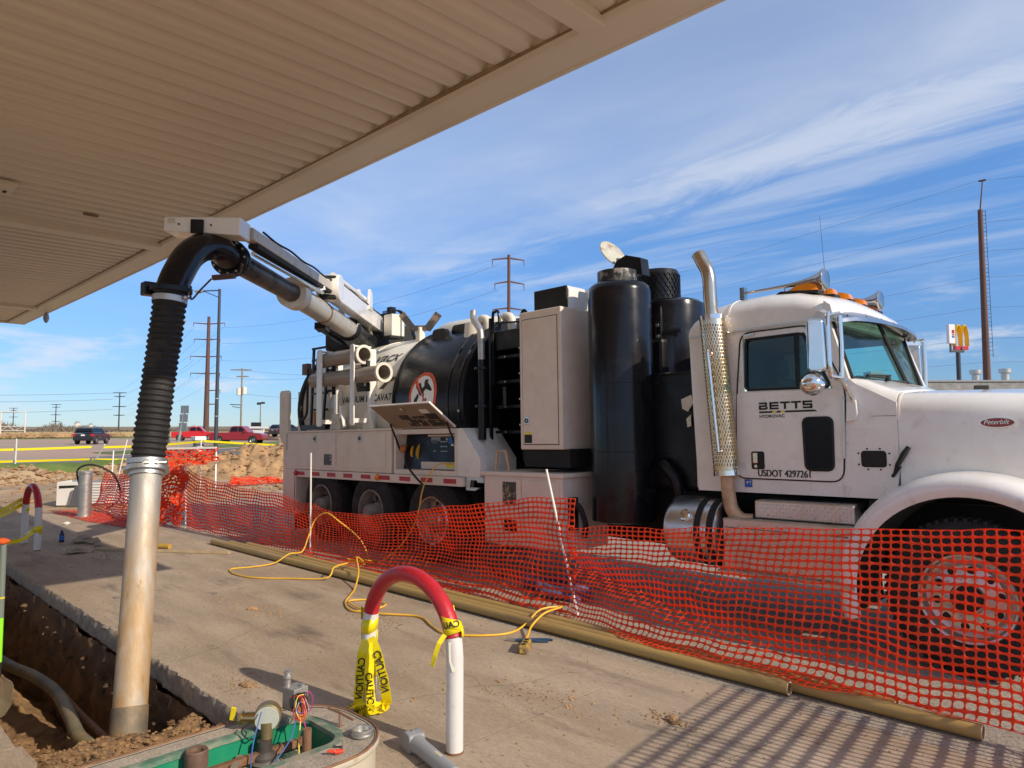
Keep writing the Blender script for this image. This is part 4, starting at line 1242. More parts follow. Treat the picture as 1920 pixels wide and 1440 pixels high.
for y, zz2 in ((6.02, 2.855), (7.38, 2.855)):
    hn = TP('air_horn', MB().lathe([(.012, 0), (.014, .25), (.020, .42), (.030, .52), (.045, .60), (.065, .665), (.085, .705), (.088, .715), (.07, .71), (.02, .66)], (-3.0, y, zz2), (1, 0, .012), 22), M_horn, cab)
    TP('bell_rim', MB().lathe([(.083, .705), (.093, .712), (.093, .726), (.083, .732), (.02, .735)], (-3.0, y, zz2), (1, 0, .012), 22), M_horn, hn)
    TP('stand', MB().cyl((-2.62, y, 2.80), (-2.62, y, zz2), .010, n=8), M_horn, hn)
    TP('stand', MB().cyl((-2.31, y, 2.74), (-2.31, y, zz2 - .05), .008, n=8), M_horn, hn)
    TP('bracket', box(-3.03, -2.985, y - .03, y + .03, 2.77, zz2 + .05), M_horn, hn, smooth=0)
CP('antenna', MB().cyl((-2.28, 6.05, 2.72), (-2.31, 6.05, 3.42), .002, .0012, 6), M_dark)
# mirrors on their tube arms
def mirror(s):
    Yf = (lambda v: v) if s < 0 else (lambda v: 2 * YC - v)
    mb = MB()
    mb.tube([Vector((a, Yf(b), c)) for a, b, c in catmull([(-2.12, 5.78, 2.475), (-2.08, 5.56, 2.495), (-2.075, 5.50, 2.47), (-2.072, 5.495, 2.25), (-2.07, 5.50, 2.03), (-2.075, 5.58, 2.0), (-2.05, 5.74, 1.98)], 6)], .016, 10)
    ar = CP('mirror_arm', mb, M_chrome)
    mb = MB(); mb.tube([(-2.03, Yf(5.62), 2.48), (-2.028, Yf(5.62), 2.25), (-2.035, Yf(5.62), 2.0)], .019, 10)
    mb.tube([(-2.075, Yf(5.5), 2.475), (-2.03, Yf(5.62), 2.50)], .012, 8); mb.tube([(-2.07, Yf(5.5), 2.01), (-2.035, Yf(5.62), 2.0)], .012, 8)
    mb.tube([Vector((a, Yf(b), c)) for a, b, c in catmull([(-2.035, 5.62, 2.0), (-2.02, 5.66, 1.92), (-2.00, 5.72, 1.83), (-2.0, 5.74, 1.74)], 5)], .014, 8)
    TP('brace_tube', mb, M_chrome, ar)
    mb = MB(); mb.prism(rounded([(-2.215, 2.05), (-2.085, 2.045), (-2.095, 2.445), (-2.205, 2.46)], .03), 'y', Yf(5.44), Yf(5.53))
    mb.xf(lambda p: Vector((p.x, p.y, p.z)))
    hd2 = TP('mirror_head', mb, M_chrome, ar, smooth=30, bevel=.012)
    TP('glass_face', MB().box(-2.219, -2.2155, min(Yf(5.445), Yf(5.525)), max(Yf(5.445), Yf(5.525)), 2.07, 2.43), M_chrome, hd2, smooth=0)
    TP('round_mirror', MB().lathe([(.015, .09), (.06, .06), (.088, .02), (.092, 0), (.088, -.008), (.05, -.018), (.01, -.022)], (-2.20, Yf(5.47), 1.955), (.30, .92 * s, .12), 24), M_chrome, ar)
    mb = MB(); mb.prism([(-2.055, 1.66), (-1.985, 1.67), (-1.965, 1.72), (-1.975, 1.83), (-2.045, 1.83)], 'y', Yf(5.715), Yf(5.748)); TP('mount_plate', mb, M_white, ar, smooth=0, bevel=.008)
mirror(-1); mirror(1)
# interior seen through the glass
M_lining = mat('dark_cab_lining', (.03, .03, .032), .8)
CP('back_lining', box(-3.368, -3.36, YN + .06, YF - .06, 1.17, 2.455), M_lining, smooth=0)
CP('headliner', box(-3.35, -2.22, YN + .06, YF - .06, 2.44, 2.46), M_lining, smooth=0)
mb = MB(); mb.prism([(-2.42, 1.17), (-2.0, 1.17), (-1.95, 1.93), (-2.10, 1.97), (-2.38, 1.80)], 'y', YN + .06, YF - .06)
CP('dashboard', mb, mat('grey_dash', (.10, .10, .10), .8), smooth=0, bevel=.03)
CP('dash_item', MB().lathe([(.01, .09), (.06, .08), (.09, .03), (.09, 0)], (-2.13, 6.25, 1.965), (0, 0, 1), 12).lathe([(.01, .07), (.05, .06), (.07, .02), (.07, 0)], (-2.10, 6.40, 1.965), (0, 0, 1), 12), M_dark)
for y in (6.12, 7.25):
    mb = MB(); mb.prism([(-3.25, 1.4), (-2.75, 1.35), (-2.75, 1.52), (-3.05, 1.54), (-3.18, 2.15), (-3.30, 2.17), (-3.28, 1.5)], 'y', y - .24, y + .24); se = CP('seat', mb, M_dark, smooth=0, bevel=.03)
    mb = MB(); mb.box(-3.31, -3.20, y - .13, y + .13, 2.18, 2.36); TP('headrest', mb, M_dark, se, smooth=0, bevel=.03)
mb = MB()
for i in range(24):
    a0 = 2 * math.pi * i / 24; a1 = 2 * math.pi * (i + 1) / 24
    f = lambda a: (-2.48 + .10 * math.sin(a), 7.25 + .22 * math.cos(a), 1.86 + .20 * math.sin(a))
    mb.cyl(f(a0), f(a1), .014, n=6)
CP('steering_wheel', mb, M_dark)
# ---- exhaust stack with perforated heat shield
TOPX, BOTX = -3.125, -3.035
def sk(z): return TOPX + (BOTX - TOPX) * (2.60 - z) / 1.35
ex = TP('exhaust_stack', MB().cyl((sk(2.62), 5.645, 2.62), (sk(1.24), 5.645, 1.24), .078, n=20), M_heatsteel)
shield_mat = mat('perforated_chrome', (.76, .66, .50), .22, 1.0, var=.15, vs=3, rvar=.1, col2=(.62, .43, .20), c2s=2.0, c2=(.42, .62), c2amt=.9)
vs = []; fs = []
NS, NZ = 30, 44
def shp(a, z, r=.108): return (sk(z) + r * math.cos(a), 5.645 - r * math.sin(a), z)
mb = MB()
z0s, z1s = 1.245, 2.60
dz = (z1s - z0s) / NZ
for j in range(NZ):
    for i in range(NS):
        za, zb = z0s + j * dz, z0s + (j + 1) * dz
        a0 = 2 * math.pi * (i + .5 * (j % 2)) / NS; a1 = a0 + 2 * math.pi / NS
        if 2 <= j < NZ - 2:
            q = .22
            o = [shp(a0, za), shp(a1, za), shp(a1, zb), shp(a0, zb)]
            am = (a0 + a1) / 2; hw = (a1 - a0) * .22
            zc = (za + zb) / 2; hz = dz * .36
            n_ = [shp(am - hw, zc - hz), shp(am + hw, zc - hz), shp(am + hw, zc + hz), shp(am - hw, zc + hz)]
            mb.add(o + n_, [(0, 1, 5, 4), (1, 2, 6, 5), (2, 3, 7, 6), (3, 0, 4, 7)])
        else:
            mb.add([shp(a0, za), shp(a1, za), shp(a1, zb), shp(a0, zb)], [(0, 1, 2, 3)])
hs = TP('heat_shield', mb, shield_mat, ex, smooth=0)
for z in (1.245, 2.60):
    TP('clamp_band', MB().pipe((sk(z - .02), 5.645, z - .02), (sk(z + .02), 5.645, z + .02), .112, .104, 28), M_chrome, ex)
tip = [(sk(2.6), 5.645, 2.60), (sk(2.75), 5.645, 2.80), (-3.14, 5.645, 2.95), (-3.16, 5.645, 3.04), (-3.20, 5.645, 3.12), (-3.24, 5.645, 3.20)]
mb = MB(); pts = catmull(tip, 6); mb.tube(pts, .060, 20, caps=False); mb.tube(list(reversed(pts)), .056, 20, caps=False)
tp = TP('curved_tip', mb, mat('stained_chrome_tip', (.66, .56, .44), .2, 1.0, var=.2, vs=3, col2=(.14, .09, .05), c2s=3.0, c2=(.5, .72), c2amt=.8), ex, smooth=60)
TP('grab_handle', MB().tube(catmull([(-3.08, 5.54, 2.27), (-3.10, 5.505, 2.30), (-3.085, 5.50, 2.2), (-3.03, 5.50, 1.5), (-3.025, 5.505, 1.44), (-3.01, 5.54, 1.44)], 6), .011, 8), M_chrome, ex)
TP('lower_pipe', MB().tube(catmull([(-3.03, 5.645, 1.25), (-3.02, 5.645, 1.05), (-2.99, 5.645, .93), (-2.92, 5.66, .86), (-2.82, 5.70, .85)], 6), .058, 16), M_heatsteel, ex)
TP('pipe_clamp', MB().tube([(-2.83, 5.695, .85), (-2.74, 5.73, .85)], .068, 16), M_dark, ex)
# ---- fuel tank and diamond-plate step box
ft = TP('fuel_tank', MB().lathe([(.02, -.02), (.27, -.015), (.295, .01), (.30, .04), (.30, .46), (.295, .50), (.27, .52), (.02, .525)], (-3.62, 5.83, .72), (1, 0, 0), 36), M_alu, smooth=40)
for x in (-3.28, -3.16):
    TP('tank_strap', MB().pipe((x - .03, 5.83, .72), (x + .03, 5.83, .72), .305, .298, 36), M_dark, ft)
TP('filler_cap', MB().lathe([(.05, 0), (.055, .03), (.045, .045), (.02, .05)], (-3.40, 5.575, .86), (0, -.9, .35), 16), M_chrome, ft)
plate = mat('diamond_plate', (.62, .60, .57), .38, 1.0, var=.15, vs=5, rvar=.1)
sb = TP('step_box', box(-3.02, -1.97, 5.52, 5.95, .46, .88), M_alu, smooth=0, bevel=.012)
TP('box_top', box(-2.78, -1.99, 5.62, 5.96, .885, 1.03), M_alu, sb, smooth=0, bevel=.012)
TP('tread_step', box(-3.04, -1.96, 5.44, 5.62, .43, .462), M_alu, sb, smooth=0, bevel=.006)
mb = MB()
def dia(mb, fn, nu, nv, su, sv):
    for i in range(nu):
        for j in range(nv):
            u = (i + .5) * su; v = (j + .5) * sv
            w = 1 if (i + j) % 2 else -1
            c = fn(u, v, 0)
            p = [fn(u - .011, v - .011 * w, 0), fn(u - .003, v + .004 * w, 0), fn(u + .011, v + .011 * w, 0), fn(u + .003, v - .004 * w, 0)]
            mb.add(p + [fn(u, v, .0025)], [(0, 1, 4), (1, 2, 4), (2, 3, 4), (3, 0, 4)])
dia(mb, lambda u, v, h: (-3.01 + u, 5.519 - h, .50 + v), 38, 12, .027, .027)
TP('tread_plate', mb, plate, sb, smooth=0)
mb = MB(); dia(mb, lambda u, v, h: (-2.77 + u, 5.619 - h, .895 + v), 28, 4, .0275, .03); TP('tread_plate', mb, plate, sb, smooth=0)
mb = MB(); dia(mb, lambda u, v, h: (-2.77 + u, 5.63 + v, 1.031 + h), 28, 11, .0275, .028); TP('tread_plate', mb, plate, sb, smooth=0)
TP('rivet', rivets(line_pts((-2.76, 5.618, .915), (-2.0, 5.618, .915), 4) + line_pts((-2.95, 5.518, .84), (-2.0, 5.518, .84), 6), r=.010), M_galv, sb)
TP('battery_seam', box(-3.0, -1.99, 5.5165, 5.5185, .80, .805), M_dark, sb, smooth=0)
# ---- black blower towers behind the cab
def tower(x, y, r, z0, z1, name='filter_tower'):
    return TP(name, MB().lathe([(r * .6, z0), (r, z0 + .03), (r, z1 - .10), (r * .97, z1 - .045), (r * .85, z1 - .01), (r * .5, z1 + .01)], (x, y, 0), (0, 0, 1), 40), M_blackg, smooth=40)
t1 = tower(-4.33, 5.93, .325, .70, 3.14)
for z in (2.10, 1.42):
    TP('weld_seam', MB().pipe((-4.33, 5.93, z - .006), (-4.33, 5.93, z + .006), .3285, .32, 40), M_black, t1)
TP('outlet_collar', MB().pipe((-4.35, 5.93, 3.13), (-4.35, 5.93, 3.27), .205, .195, 32), mat('worn_black_collar', (.03, .03, .03), .5, .4, col2=(.35, .32, .28), c2s=8, c2=(.5, .62)), t1)
fl = TP('rain_flap', MB().lathe([(.175, 0), (.18, .008), (.175, .016)], (-4.74, 6.38, 3.62), (.70, -.10, .40), 30), mat('rusty_white_lid', (.50, .48, .40), .7, .2, var=.2, vs=6, col2=(.25, .13, .06), c2s=5, c2=(.52, .66)), t1)
TP('flap_hinge', MB().prism([(-4.50, 3.30), (-4.10, 3.22), (-4.12, 3.40), (-4.30, 3.46), (-4.42, 3.42)], 'y', 6.02, 6.16).bar((-4.40, 6.15, 3.42), (-4.62, 6.33, 3.52), .05, .04), M_black, t1, smooth=0)
t2 = tower(-4.28, 6.80, .385, 1.3, 3.06)
TP('screen_can', MB().cyl((-4.42, 6.80, 3.05), (-4.42, 6.80, 3.38), .235, n=28).lathe([(.235, 3.38), (.22, 3.42), (.1, 3.44)], (-4.42, 6.8, 0), (0, 0, 1), 28), M_black, t2)
mb = MB()
for k in range(26):
    a0 = 2 * math.pi * k / 26
    for s in (-1, 1):
        for j in range(6):
            aa = a0 + s * j * .12; ab = a0 + s * (j + 1) * .12
            mb.bar((-4.42 + .242 * math.cos(aa), 6.8 + .242 * math.sin(aa), 3.10 + j * .045), (-4.42 + .242 * math.cos(ab), 6.8 + .242 * math.sin(ab), 3.10 + (j + 1) * .045), .008, .008)
TP('wire_screen', mb, M_black, t2, smooth=0)
lt2 = TP('latch_bracket', MB().box(-4.20, -4.13, 6.38, 6.43, 2.58, 2.78).bar((-4.14, 6.40, 2.66), (-3.93, 6.46, 2.67), .03, .04), M_black, t2, smooth=0, bevel=.005)
TP('bolt', MB().cyl((-4.165, 6.375, 2.74), (-4.165, 6.365, 2.74), .02, n=8).cyl((-4.165, 6.375, 2.62), (-4.165, 6.365, 2.62), .02, n=8), M_galv, lt2)
TP('blower_housing', box(-4.1, -3.5, 6.05, 7.5, 1.05, 2.2), M_black, smooth=0, bevel=.04)
TP('silencer_box', box(-5.2, -4.1, 6.35, 7.6, .95, 2.6), M_black, smooth=0, bevel=.04)
TP('transfer_pipe', MB().tube(catmull([(-4.05, 6.25, 1.25), (-3.9, 6.0, 1.3), (-3.75, 5.98, 1.15), (-3.72, 6.0, .95)], 6), .06, 12), M_black)
mb = MB()
for q in ([(-3.63, 1.92), (-3.52, 1.96), (-3.50, 1.88), (-3.56, 1.80), (-3.62, 1.83)], [(-3.49, 1.90), (-3.41, 1.97), (-3.40, 1.89), (-3.45, 1.84)], [(-3.58, 1.73), (-3.53, 1.77), (-3.53, 1.66), (-3.57, 1.65)]):
    mb.prism([(a_ - .06, b_) for a_, b_ in q], 'y', 6.02, 6.03)
TP('torn_insulation', mb, M_cream, smooth=0)
# ---- tall cabinet and its intake
tcab = TP('tall_cabinet', box(-5.46, -4.85, 5.60, 6.35, 1.44, 2.95), M_whited, smooth=0, bevel=.012)
cd = TP('cabinet_door', box(-5.41, -4.905, 5.592, 5.5995, 1.50, 2.86), M_whited, tcab, smooth=0, bevel=.003)
mb = MB()
for a in ((-5.416, -5.409, 1.495, 2.865), (-4.905, -4.898, 1.495, 2.865), (-5.416, -4.898, 1.489, 1.496), (-5.416, -4.898, 2.8605, 2.867)):
    mb.box(a[0], a[1], 5.5965, 5.5992, a[2], a[3])
TP('door_gap', mb, M_dark, tcab, smooth=0)
lk = TP('latch', box(-5.39, -5.315, 5.583, 5.5915, 1.71, 1.80), M_alu, cd, smooth=0, bevel=.006)
TP('latch_ring', MB().pipe((-5.352, 5.582, 1.752), (-5.352, 5.578, 1.752), .025, .014, 14), M_dark, lk)
TP('warning_sticker', box(-5.39, -5.28, 5.5895, 5.5915, 1.51, 1.60), M_ink, cd, smooth=0)
TP('sticker_band', box(-5.39, -5.28, 5.5893, 5.5915, 1.6005, 1.625), M_tape, cd, smooth=0)
ik = TP('air_intake', MB().prism([(-5.36, 2.955), (-4.88, 2.955), (-4.88, 3.17), (-4.93, 3.21), (-5.36, 3.21)], 'y', 5.78, 6.30), M_white, tcab, smooth=0, bevel=.01)
TP('intake_mouth', box(-5.37, -4.90, 5.755, 5.7795, 2.96, 3.20), M_dark, ik, smooth=0)
TP('cabinet_base', box(-5.48, -4.82, 5.68, 6.34, 1.25, 1.435), M_dark, smooth=0)
# ---- lower toolbox
tb = TP('side_toolbox', box(-5.95, -4.78, 5.50, 6.25, .40, 1.15), M_whited, smooth=0, bevel=.012)
TP('toolbox_lid', box(-5.985, -4.75, 5.475, 6.27, 1.1505, 1.195), M_whited, tb, smooth=0, bevel=.008)
for a, b in ((-5.92, -5.36), (-5.35, -4.82)):
    dd = TP('toolbox_door', box(a, b, 5.490, 5.4995, .43, 1.12), M_whited, tb, smooth=0, bevel=.004)
TP('latch', box(-5.89, -5.84, 5.478, 5.4895, .74, .84), M_galv, tb, smooth=0, bevel=.005)
TP('safety_placard', box(-5.64, -5.43, 5.4875, 5.4895, .84, 1.09), mat('placard_print', (.06, .055, .05), .5, var=.3, vs=10, col2=(.45, .36, .16), c2s=16, c2=(.52, .58), det=2), tb, smooth=0)
TP('lower_opening', box(-5.62, -5.42, 5.4872, 5.4895, .56, .68), M_dark, tb, smooth=0)
mb = MB(); mb.tube(catmull([(-4.77, 5.62, .9), (-4.66, 5.62, .86), (-4.62, 5.66, .7), (-4.70, 5.75, .55)], 6), .03, 10); mb.box(-4.779, -4.74, 5.58, 5.70, .62, .95)
TP('hydraulic_fitting', mb, M_dark, tb)
mb = MB(); mb.tube([(-5.86, 5.60, 1.20), (-5.83, 5.60, 1.42), (-5.70, 5.60, 1.42), (-5.64, 5.60, 1.20)], .016, 6)
TP('lifting_handle', mb, M_heatsteel, tb)
# ---- water tank (black) and debris tank (cream)
WR, WZ = 1.10, 2.02
def tank(name, x0, x1, r, zc, m, dome0=.0, dome1=.0, n=56):
    prof = [(.02, -dome0), (r * .5, -dome0 * .8), (r * .85, -dome0 * .35), (r * .985, -.015), (r, .02)]
    L = x1 - x0
    prof += [(r, L - .02), (r * .985, L + .015), (r * .85, L + dome1 * .35), (r * .5, L + dome1 * .8), (.02, L + dome1)]
    return TP(name, MB().lathe(prof, (x0, YC, zc), (1, 0, 0), n), m, smooth=35)
wt = tank('water_tank', -7.88, -6.46, WR, WZ, M_black, .12, .12)
for x in (-7.86, -6.52, -6.72):
    TP('tank_ring', MB().pipe((x - .015, YC, WZ), (x + .015, YC, WZ), WR + .012, WR - .01, 56), M_black, wt)
dt = tank('debris_tank', -10.62, -7.90, 1.02, 2.06, M_cream, .18, .05)
TP('rear_ring', MB().pipe((-10.50, YC, 2.06), (-10.42, YC, 2.06), 1.07, 1.0, 56), M_dark, dt)
TP('tank_rib', MB().pipe((-9.0, YC, 2.06), (-8.95, YC, 2.06), 1.03, 1.0, 56), M_cream, dt)
TP('top_hatch', MB().loft([[(-7.62 + sx_ * 1.05 * math.cos(a), YC + .35 + sx_ * .62 * math.sin(a), zz_) for a in np.linspace(0, 2 * math.pi, 33)[:-1]] for sx_, zz_ in ((1.0, 2.70), (1.0, 2.98), (.97, 3.10), (.90, 3.19), (.76, 3.25), (.5, 3.28), (.1, 3.285))]), M_cream, dt, smooth=50)
def wrapP(x, s, R0, zc):
    a = s / R0
    return Vector((x, YC - R0 * math.cos(a), zc + R0 * math.sin(a)))
def wrap_mesh(parent, name, vs, fs, m, R0, zc):
    mb = MB(); mb.add([wrapP(a, b, R0, zc) for a, b in vs], fs)
    return TP(name, mb, m, parent, smooth=60)
def wrap_poly(parent, name, poly, m, R0, zc, rings=4):
    n = len(poly)
    c = (sum(p[0] for p in poly) / n, sum(p[1] for p in poly) / n)
    vs = [c]; fs = []
    for k in range(1, rings + 1):
        vs += [(c[0] + (p[0] - c[0]) * k / rings, c[1] + (p[1] - c[1]) * k / rings) for p in poly]
    for i in range(n):
        fs.append((0, 1 + i, 1 + (i + 1) % n))
        for k in range(rings - 1):
            fs.append((1 + k * n + i, 1 + (k + 1) * n + i, 1 + (k + 1) * n + (i + 1) % n, 1 + k * n + (i + 1) % n))
    return wrap_mesh(parent, name, vs, fs, m, R0, zc)
# prohibition sign on the water tank
LC = (-7.22, .10)
def ell(rx, rz, n=40, wob=0.0):
    return [(LC[0] + (rx + wob * nz(i, 3.3)) * math.cos(2 * math.pi * i / n), LC[1] + (rz + wob * nz(i, 8.1)) * math.sin(2 * math.pi * i / n)) for i in range(n)]
M_sgr = mat('sign_red_print', (.62, .09, .03), .5, var=.15, vs=20)
lg = wrap_poly(wt, 'prohibition_sign', ell(.285, .315, wob=.008), M_sgr, WR + .003, WZ)
wrap_poly(lg, 'sign_face', ell(.235, .265), M_stakes, WR + .005, WZ)
def shift(q): return [(LC[0] + a, LC[1] + b) for a, b in q]
for q in ([(-.16, .13), (-.07, .18), (.03, .04), (-.05, .0)], [(-.20, -.16), (-.17, -.05), (-.09, .04), (-.07, .0), (-.13, -.12), (-.18, -.2)], [(-.05, -.01), (.0, .06), (.08, .13), (.10, .10), (.17, .05), (.19, .07), (.10, .16), (.04, .15), (-.06, .05)], [(-.03, -.24), (.05, -.24), (.05, -.12), (-.03, -.12)], [(.0, -.12), (.025, -.12), (.035, .03), (.01, .03)], [(.01, .15), (.02, .21), (.09, .21), (.08, .15), (.045, .12)], [(.05, -.1), (.075, -.1), (.09, -.04), (.07, -.03)]):
    wrap_poly(lg, 'figure_print', shift(q), M_ink, WR + .0065, WZ, 3)
wrap_poly(lg, 'slash', shift([(-.20, .19), (-.145, .225), (.20, -.19), (.145, -.225)]), M_sgr, WR + .008, WZ, 6)
# lettering on the debris tank
RR = 1.024
vs, fs = text_geo('VACUUM EXCAVATOR', .135, 0, .002, 1.05)
wrap_mesh(dt, 'tank_lettering', [(-9.26 + a, .045 + b) for a, b in vs], fs, M_ink, RR, 2.06)
for q in ([(-9.30, .33), (-9.0, .33), (-8.96, .36), (-9.30, .36)], [(-8.97, .34), (-8.87, .20), (-8.62, .20), (-8.56, .32), (-8.62, .35), (-8.95, .36)], [(-8.34, .21), (-8.22, .21), (-8.12, .32), (-7.95, .34), (-7.95, .375), (-8.15, .375)]):
    wrap_poly(dt, 'tank_stripe', q, M_ink, RR, 2.06, 3)
vs, fs = text_geo('vacx', .30, .25, .004, 1.1)
wrap_mesh(dt, 'tank_lettering', [(-8.75 + a, .66 + b) for a, b in vs], fs, mat('slate_ink', (.06, .07, .10), .5), RR, 2.06)
# walkway, pumps and pipes on top of and in front of the tanks
TP('cradle', MB().prism([(5.62, 1.14), (6.3, 1.14), (6.3, 1.3), (5.95, 1.75), (5.70, 1.75)], 'x', -7.84, -6.40), M_black, smooth=0)
TP('tank_saddle', box(-10.5, -6.2, 6.0, 7.4, .98, 1.25), M_dark, smooth=0)
TP('front_bulkhead', box(-6.28, -5.50, 6.45, 7.7, 1.05, 2.82), M_black, smooth=0, bevel=.02)
lad = TP('front_ladder', MB().bar((-6.22, 5.88, 1.30), (-6.22, 5.88, 3.02), .035, .03).bar((-5.72, 5.95, 1.30), (-5.72, 5.95, 2.95), .05, .05), M_black, smooth=0)
for z in (1.62, 1.92, 2.22, 2.52):
    TP('rung', MB().box(-6.20, -5.60, 5.93, 6.20, z, z + .035), M_black, lad, smooth=0)
    TP('bolt', MB().cyl((-6.02, 5.928, z + .017), (-6.02, 5.92, z + .017), .012, n=8).cyl((-5.78, 5.928, z + .1), (-5.78, 5.92, z + .1), .012, n=8), M_galv, lad)
TP('deck_box', box(-6.30, -5.62, 5.92, 6.8, 2.62, 2.86), M_black, smooth=0, bevel=.015)
TP('deck_rail', MB().tube(catmull([(-6.20, 5.90, 2.2), (-6.20, 5.90, 3.0), (-6.17, 5.90, 3.09), (-6.10, 5.90, 3.08), (-6.08, 5.90, 2.9)], 6), .018, 8).tube([(-6.14, 5.9, 2.95), (-5.62, 5.9, 2.92)], .012, 6).tube(catmull([(-5.72, 5.90, 2.78), (-5.72, 5.90, 2.98), (-5.67, 5.9, 3.05), (-5.62, 5.9, 2.98), (-5.61, 5.9, 2.8)], 5), .018, 8), M_black)
TP('transfer_cylinder', MB().lathe([(.05, 0), (.22, .02), (.22, 1.6), (.05, 1.62)], (-7.2, YC + .1, 2.96), (1, 0, 0), 24), M_black)
for x, y in ((-6.55, 6.15), (-6.22, 6.25)):
    TP('breather_pipe', MB().tube(catmull([(x, y, 2.75), (x, y, 2.98), (x - .02, y, 3.07), (x - .09, y, 3.10), (x - .14, y, 3.08)], 6), .055, 14), M_cream)
TP('breather_base', MB().cyl((-6.80, 6.15, 2.85), (-6.80, 6.15, 3.06), .15, .13, 18), M_cream)
vp = TP('fill_pipe', MB().tube(catmull([(-6.42, 5.78, 3.12), (-6.38, 5.75, 3.02), (-6.26, 5.72, 2.90), (-6.20, 5.70, 2.80), (-6.19, 5.70, 2.5)], 6), .042, 12), M_galv)
TP('pipe_lower', MB().tube([(-6.19, 5.70, 2.5), (-6.185, 5.70, 1.95)], .045, 12).lathe([(.09, 0), (.09, .03)], (-6.185, 5.70, 1.93), (0, 0, 1), 16).lathe([(.09, 0), (.09, .03)], (-6.19, 5.70, 2.38), (0, 0, 1), 16).tube([(-6.185, 5.70, 1.93), (-6.19, 5.70, 1.55)], .05, 12), M_black, vp)
TP('sight_valve', MB().cyl((-6.20, 5.66, 1.50), (-6.26, 5.64, 1.36), .045, n=14), M_galv, vp)
TP('drain_nipple', MB().box(-6.48, -6.38, 5.60, 5.62, 1.29, 1.32).tube([(-6.38, 5.62, 1.30), (-6.28, 5.64, 1.31), (-6.24, 5.65, 1.42)], .008, 6), M_galv, vp)
mb = MB()
for i, (x, z, w, h) in enumerate(((-7.42, 2.92, .28, .26), (-7.12, 2.94, .34, .30), (-6.86, 2.90, .22, .20))):
    mb.prism(rounded([(x - w / 2, z - h / 2), (x + w / 2, z - h / 2), (x + w / 2, z + h / 2), (x - w / 2, z + h / 2)], .07), 'y', 6.05 + .12 * i, 6.12 + .12 * i)
mb.box(-7.7, -6.6, 5.98, 6.04, 2.74, 2.82)
TP('tank_top_bracket', mb, M_black, smooth=0)
TP('bolt_head', rivets([(-6.60, 5.58, 1.72), (-6.72, 5.60, 1.56), (-6.58, 5.62, 1.46), (-6.47, 5.62, 1.36), (-6.42, 5.63, 1.25), (-6.50, 5.60, 1.90)], r=.02), M_galv)
# boom rest fork
fk = TP('boom_rest', box(-8.20, -8.10, 6.25, 6.35, 2.75, 3.18), M_cream, smooth=0, bevel=.01)
mb = MB()
for s in (-1, 1):
    mb.bar((-8.15 + .07 * s, 6.3 + .07 * s, 3.15), (-8.15 + .19 * s, 6.3 + .19 * s, 3.38), .07, .10)
mb.bar((-8.25, 6.2, 3.17), (-8.05, 6.4, 3.17), .08, .07)
TP('fork', mb, mat('worn_rubber_fork', (.05, .045, .042), .8, col2=(.22, .15, .11), c2s=6, c2=(.5, .6)), fk, smooth=0)
# rear side boxes with doors
bodyb = TP('body_box', box(-10.60, -7.74, 5.50, 6.15, 1.12, 1.685), M_whited, smooth=0, bevel=.012)
TP('box_top_lip', box(-10.70, -7.71, 5.485, 6.17, 1.686, 1.712), M_whited, bodyb, smooth=0, bevel=.006)
for a, b in ((-10.27, -9.10), (-9.07, -7.86)):
    dd = TP('box_door', box(a, b, 5.489, 5.4995, 1.175, 1.655), M_whited, bodyb, smooth=0, bevel=.004)
    lk = TP('latch', box((a + b) / 2 - .045, (a + b) / 2 + .045, 5.480, 5.4885, 1.53, 1.635), M_galv, dd, smooth=0, bevel=.006)
    TP('latch_ring', MB().pipe(((a + b) / 2, 5.4795, 1.585), ((a + b) / 2, 5.474, 1.585), .026, .015, 14), M_dark, lk)
TP('spec_sticker', box(-9.42, -9.20, 5.4865, 5.4885, 1.20, 1.36), mat('placard_print2', (.07, .065, .06), .5, var=.3, vs=10, col2=(.5, .46, .4), c2s=20, c2=(.54, .6), det=2), bodyb, smooth=0)
rc = TP('rear_corner_post', box(-10.72, -10.30, 5.51, 6.1, .42, 1.683), M_whited, smooth=0, bevel=.01)
TP('post_seam', box(-10.335, -10.325, 5.5065, 5.5095, .45, 1.65), M_dark, rc, smooth=0)
TP('ruled_plate', box(-10.60, -10.42, 5.5055, 5.5095, .70, .86), M_whited, rc, smooth=0, bevel=.003)
TP('rear_plate', MB().prism([(-10.84, 1.62), (-10.60, 1.40), (-10.56, 1.40), (-10.56, 2.32), (-10.60, 2.37), (-10.80, 2.37), (-10.84, 2.33)], 'y', 5.50, 5.56), M_whited, smooth=0, bevel=.008)
TP('rear_plate_flange', MB().box(-10.70, -10.30, 5.75, 5.80, 1.72, 2.36), M_cream, smooth=0, bevel=.008)
rail = TP('side_rail', box(-10.28, -6.30, 5.478, 5.60, 1.005, 1.115), M_whited, smooth=0, bevel=.004)
x = -10.20
while x < -6.35:
    TP('reflector_tape', box(x, min(x + .23, -6.32), 5.4745, 5.4775, 1.035, 1.090), M_stripe_r, rail, smooth=0)
    x += .445
for x, m in ((-10.22, M_redlens), (-8.02, M_amber)):
    TP('side_marker', MB().lathe([(.045, 0), (.045, .015), (.03, .03), (.01, .033)], (x, 5.474, 1.065), (0, -1, 0), 16), m, rail)
TP('mud_flap', box(-10.36, -10.33, 5.52, 6.1, .18, .95), M_rubber, smooth=0)
TP('wheel_well', box(-10.25, -6.35, 6.12, 6.2, .55, 1.0), M_dark, smooth=0)
TP('under_bracket', MB().prism([(-6.28, 1.12), (-5.98, 1.12), (-5.98, 1.06), (-6.08, 1.06), (-6.10, 1.085), (-6.2, 1.085), (-6.22, 1.0), (-6.05, 1.0), (-6.12, .965), (-6.28, .965)], 'y', 5.52, 5.58), M_alu, smooth=0)
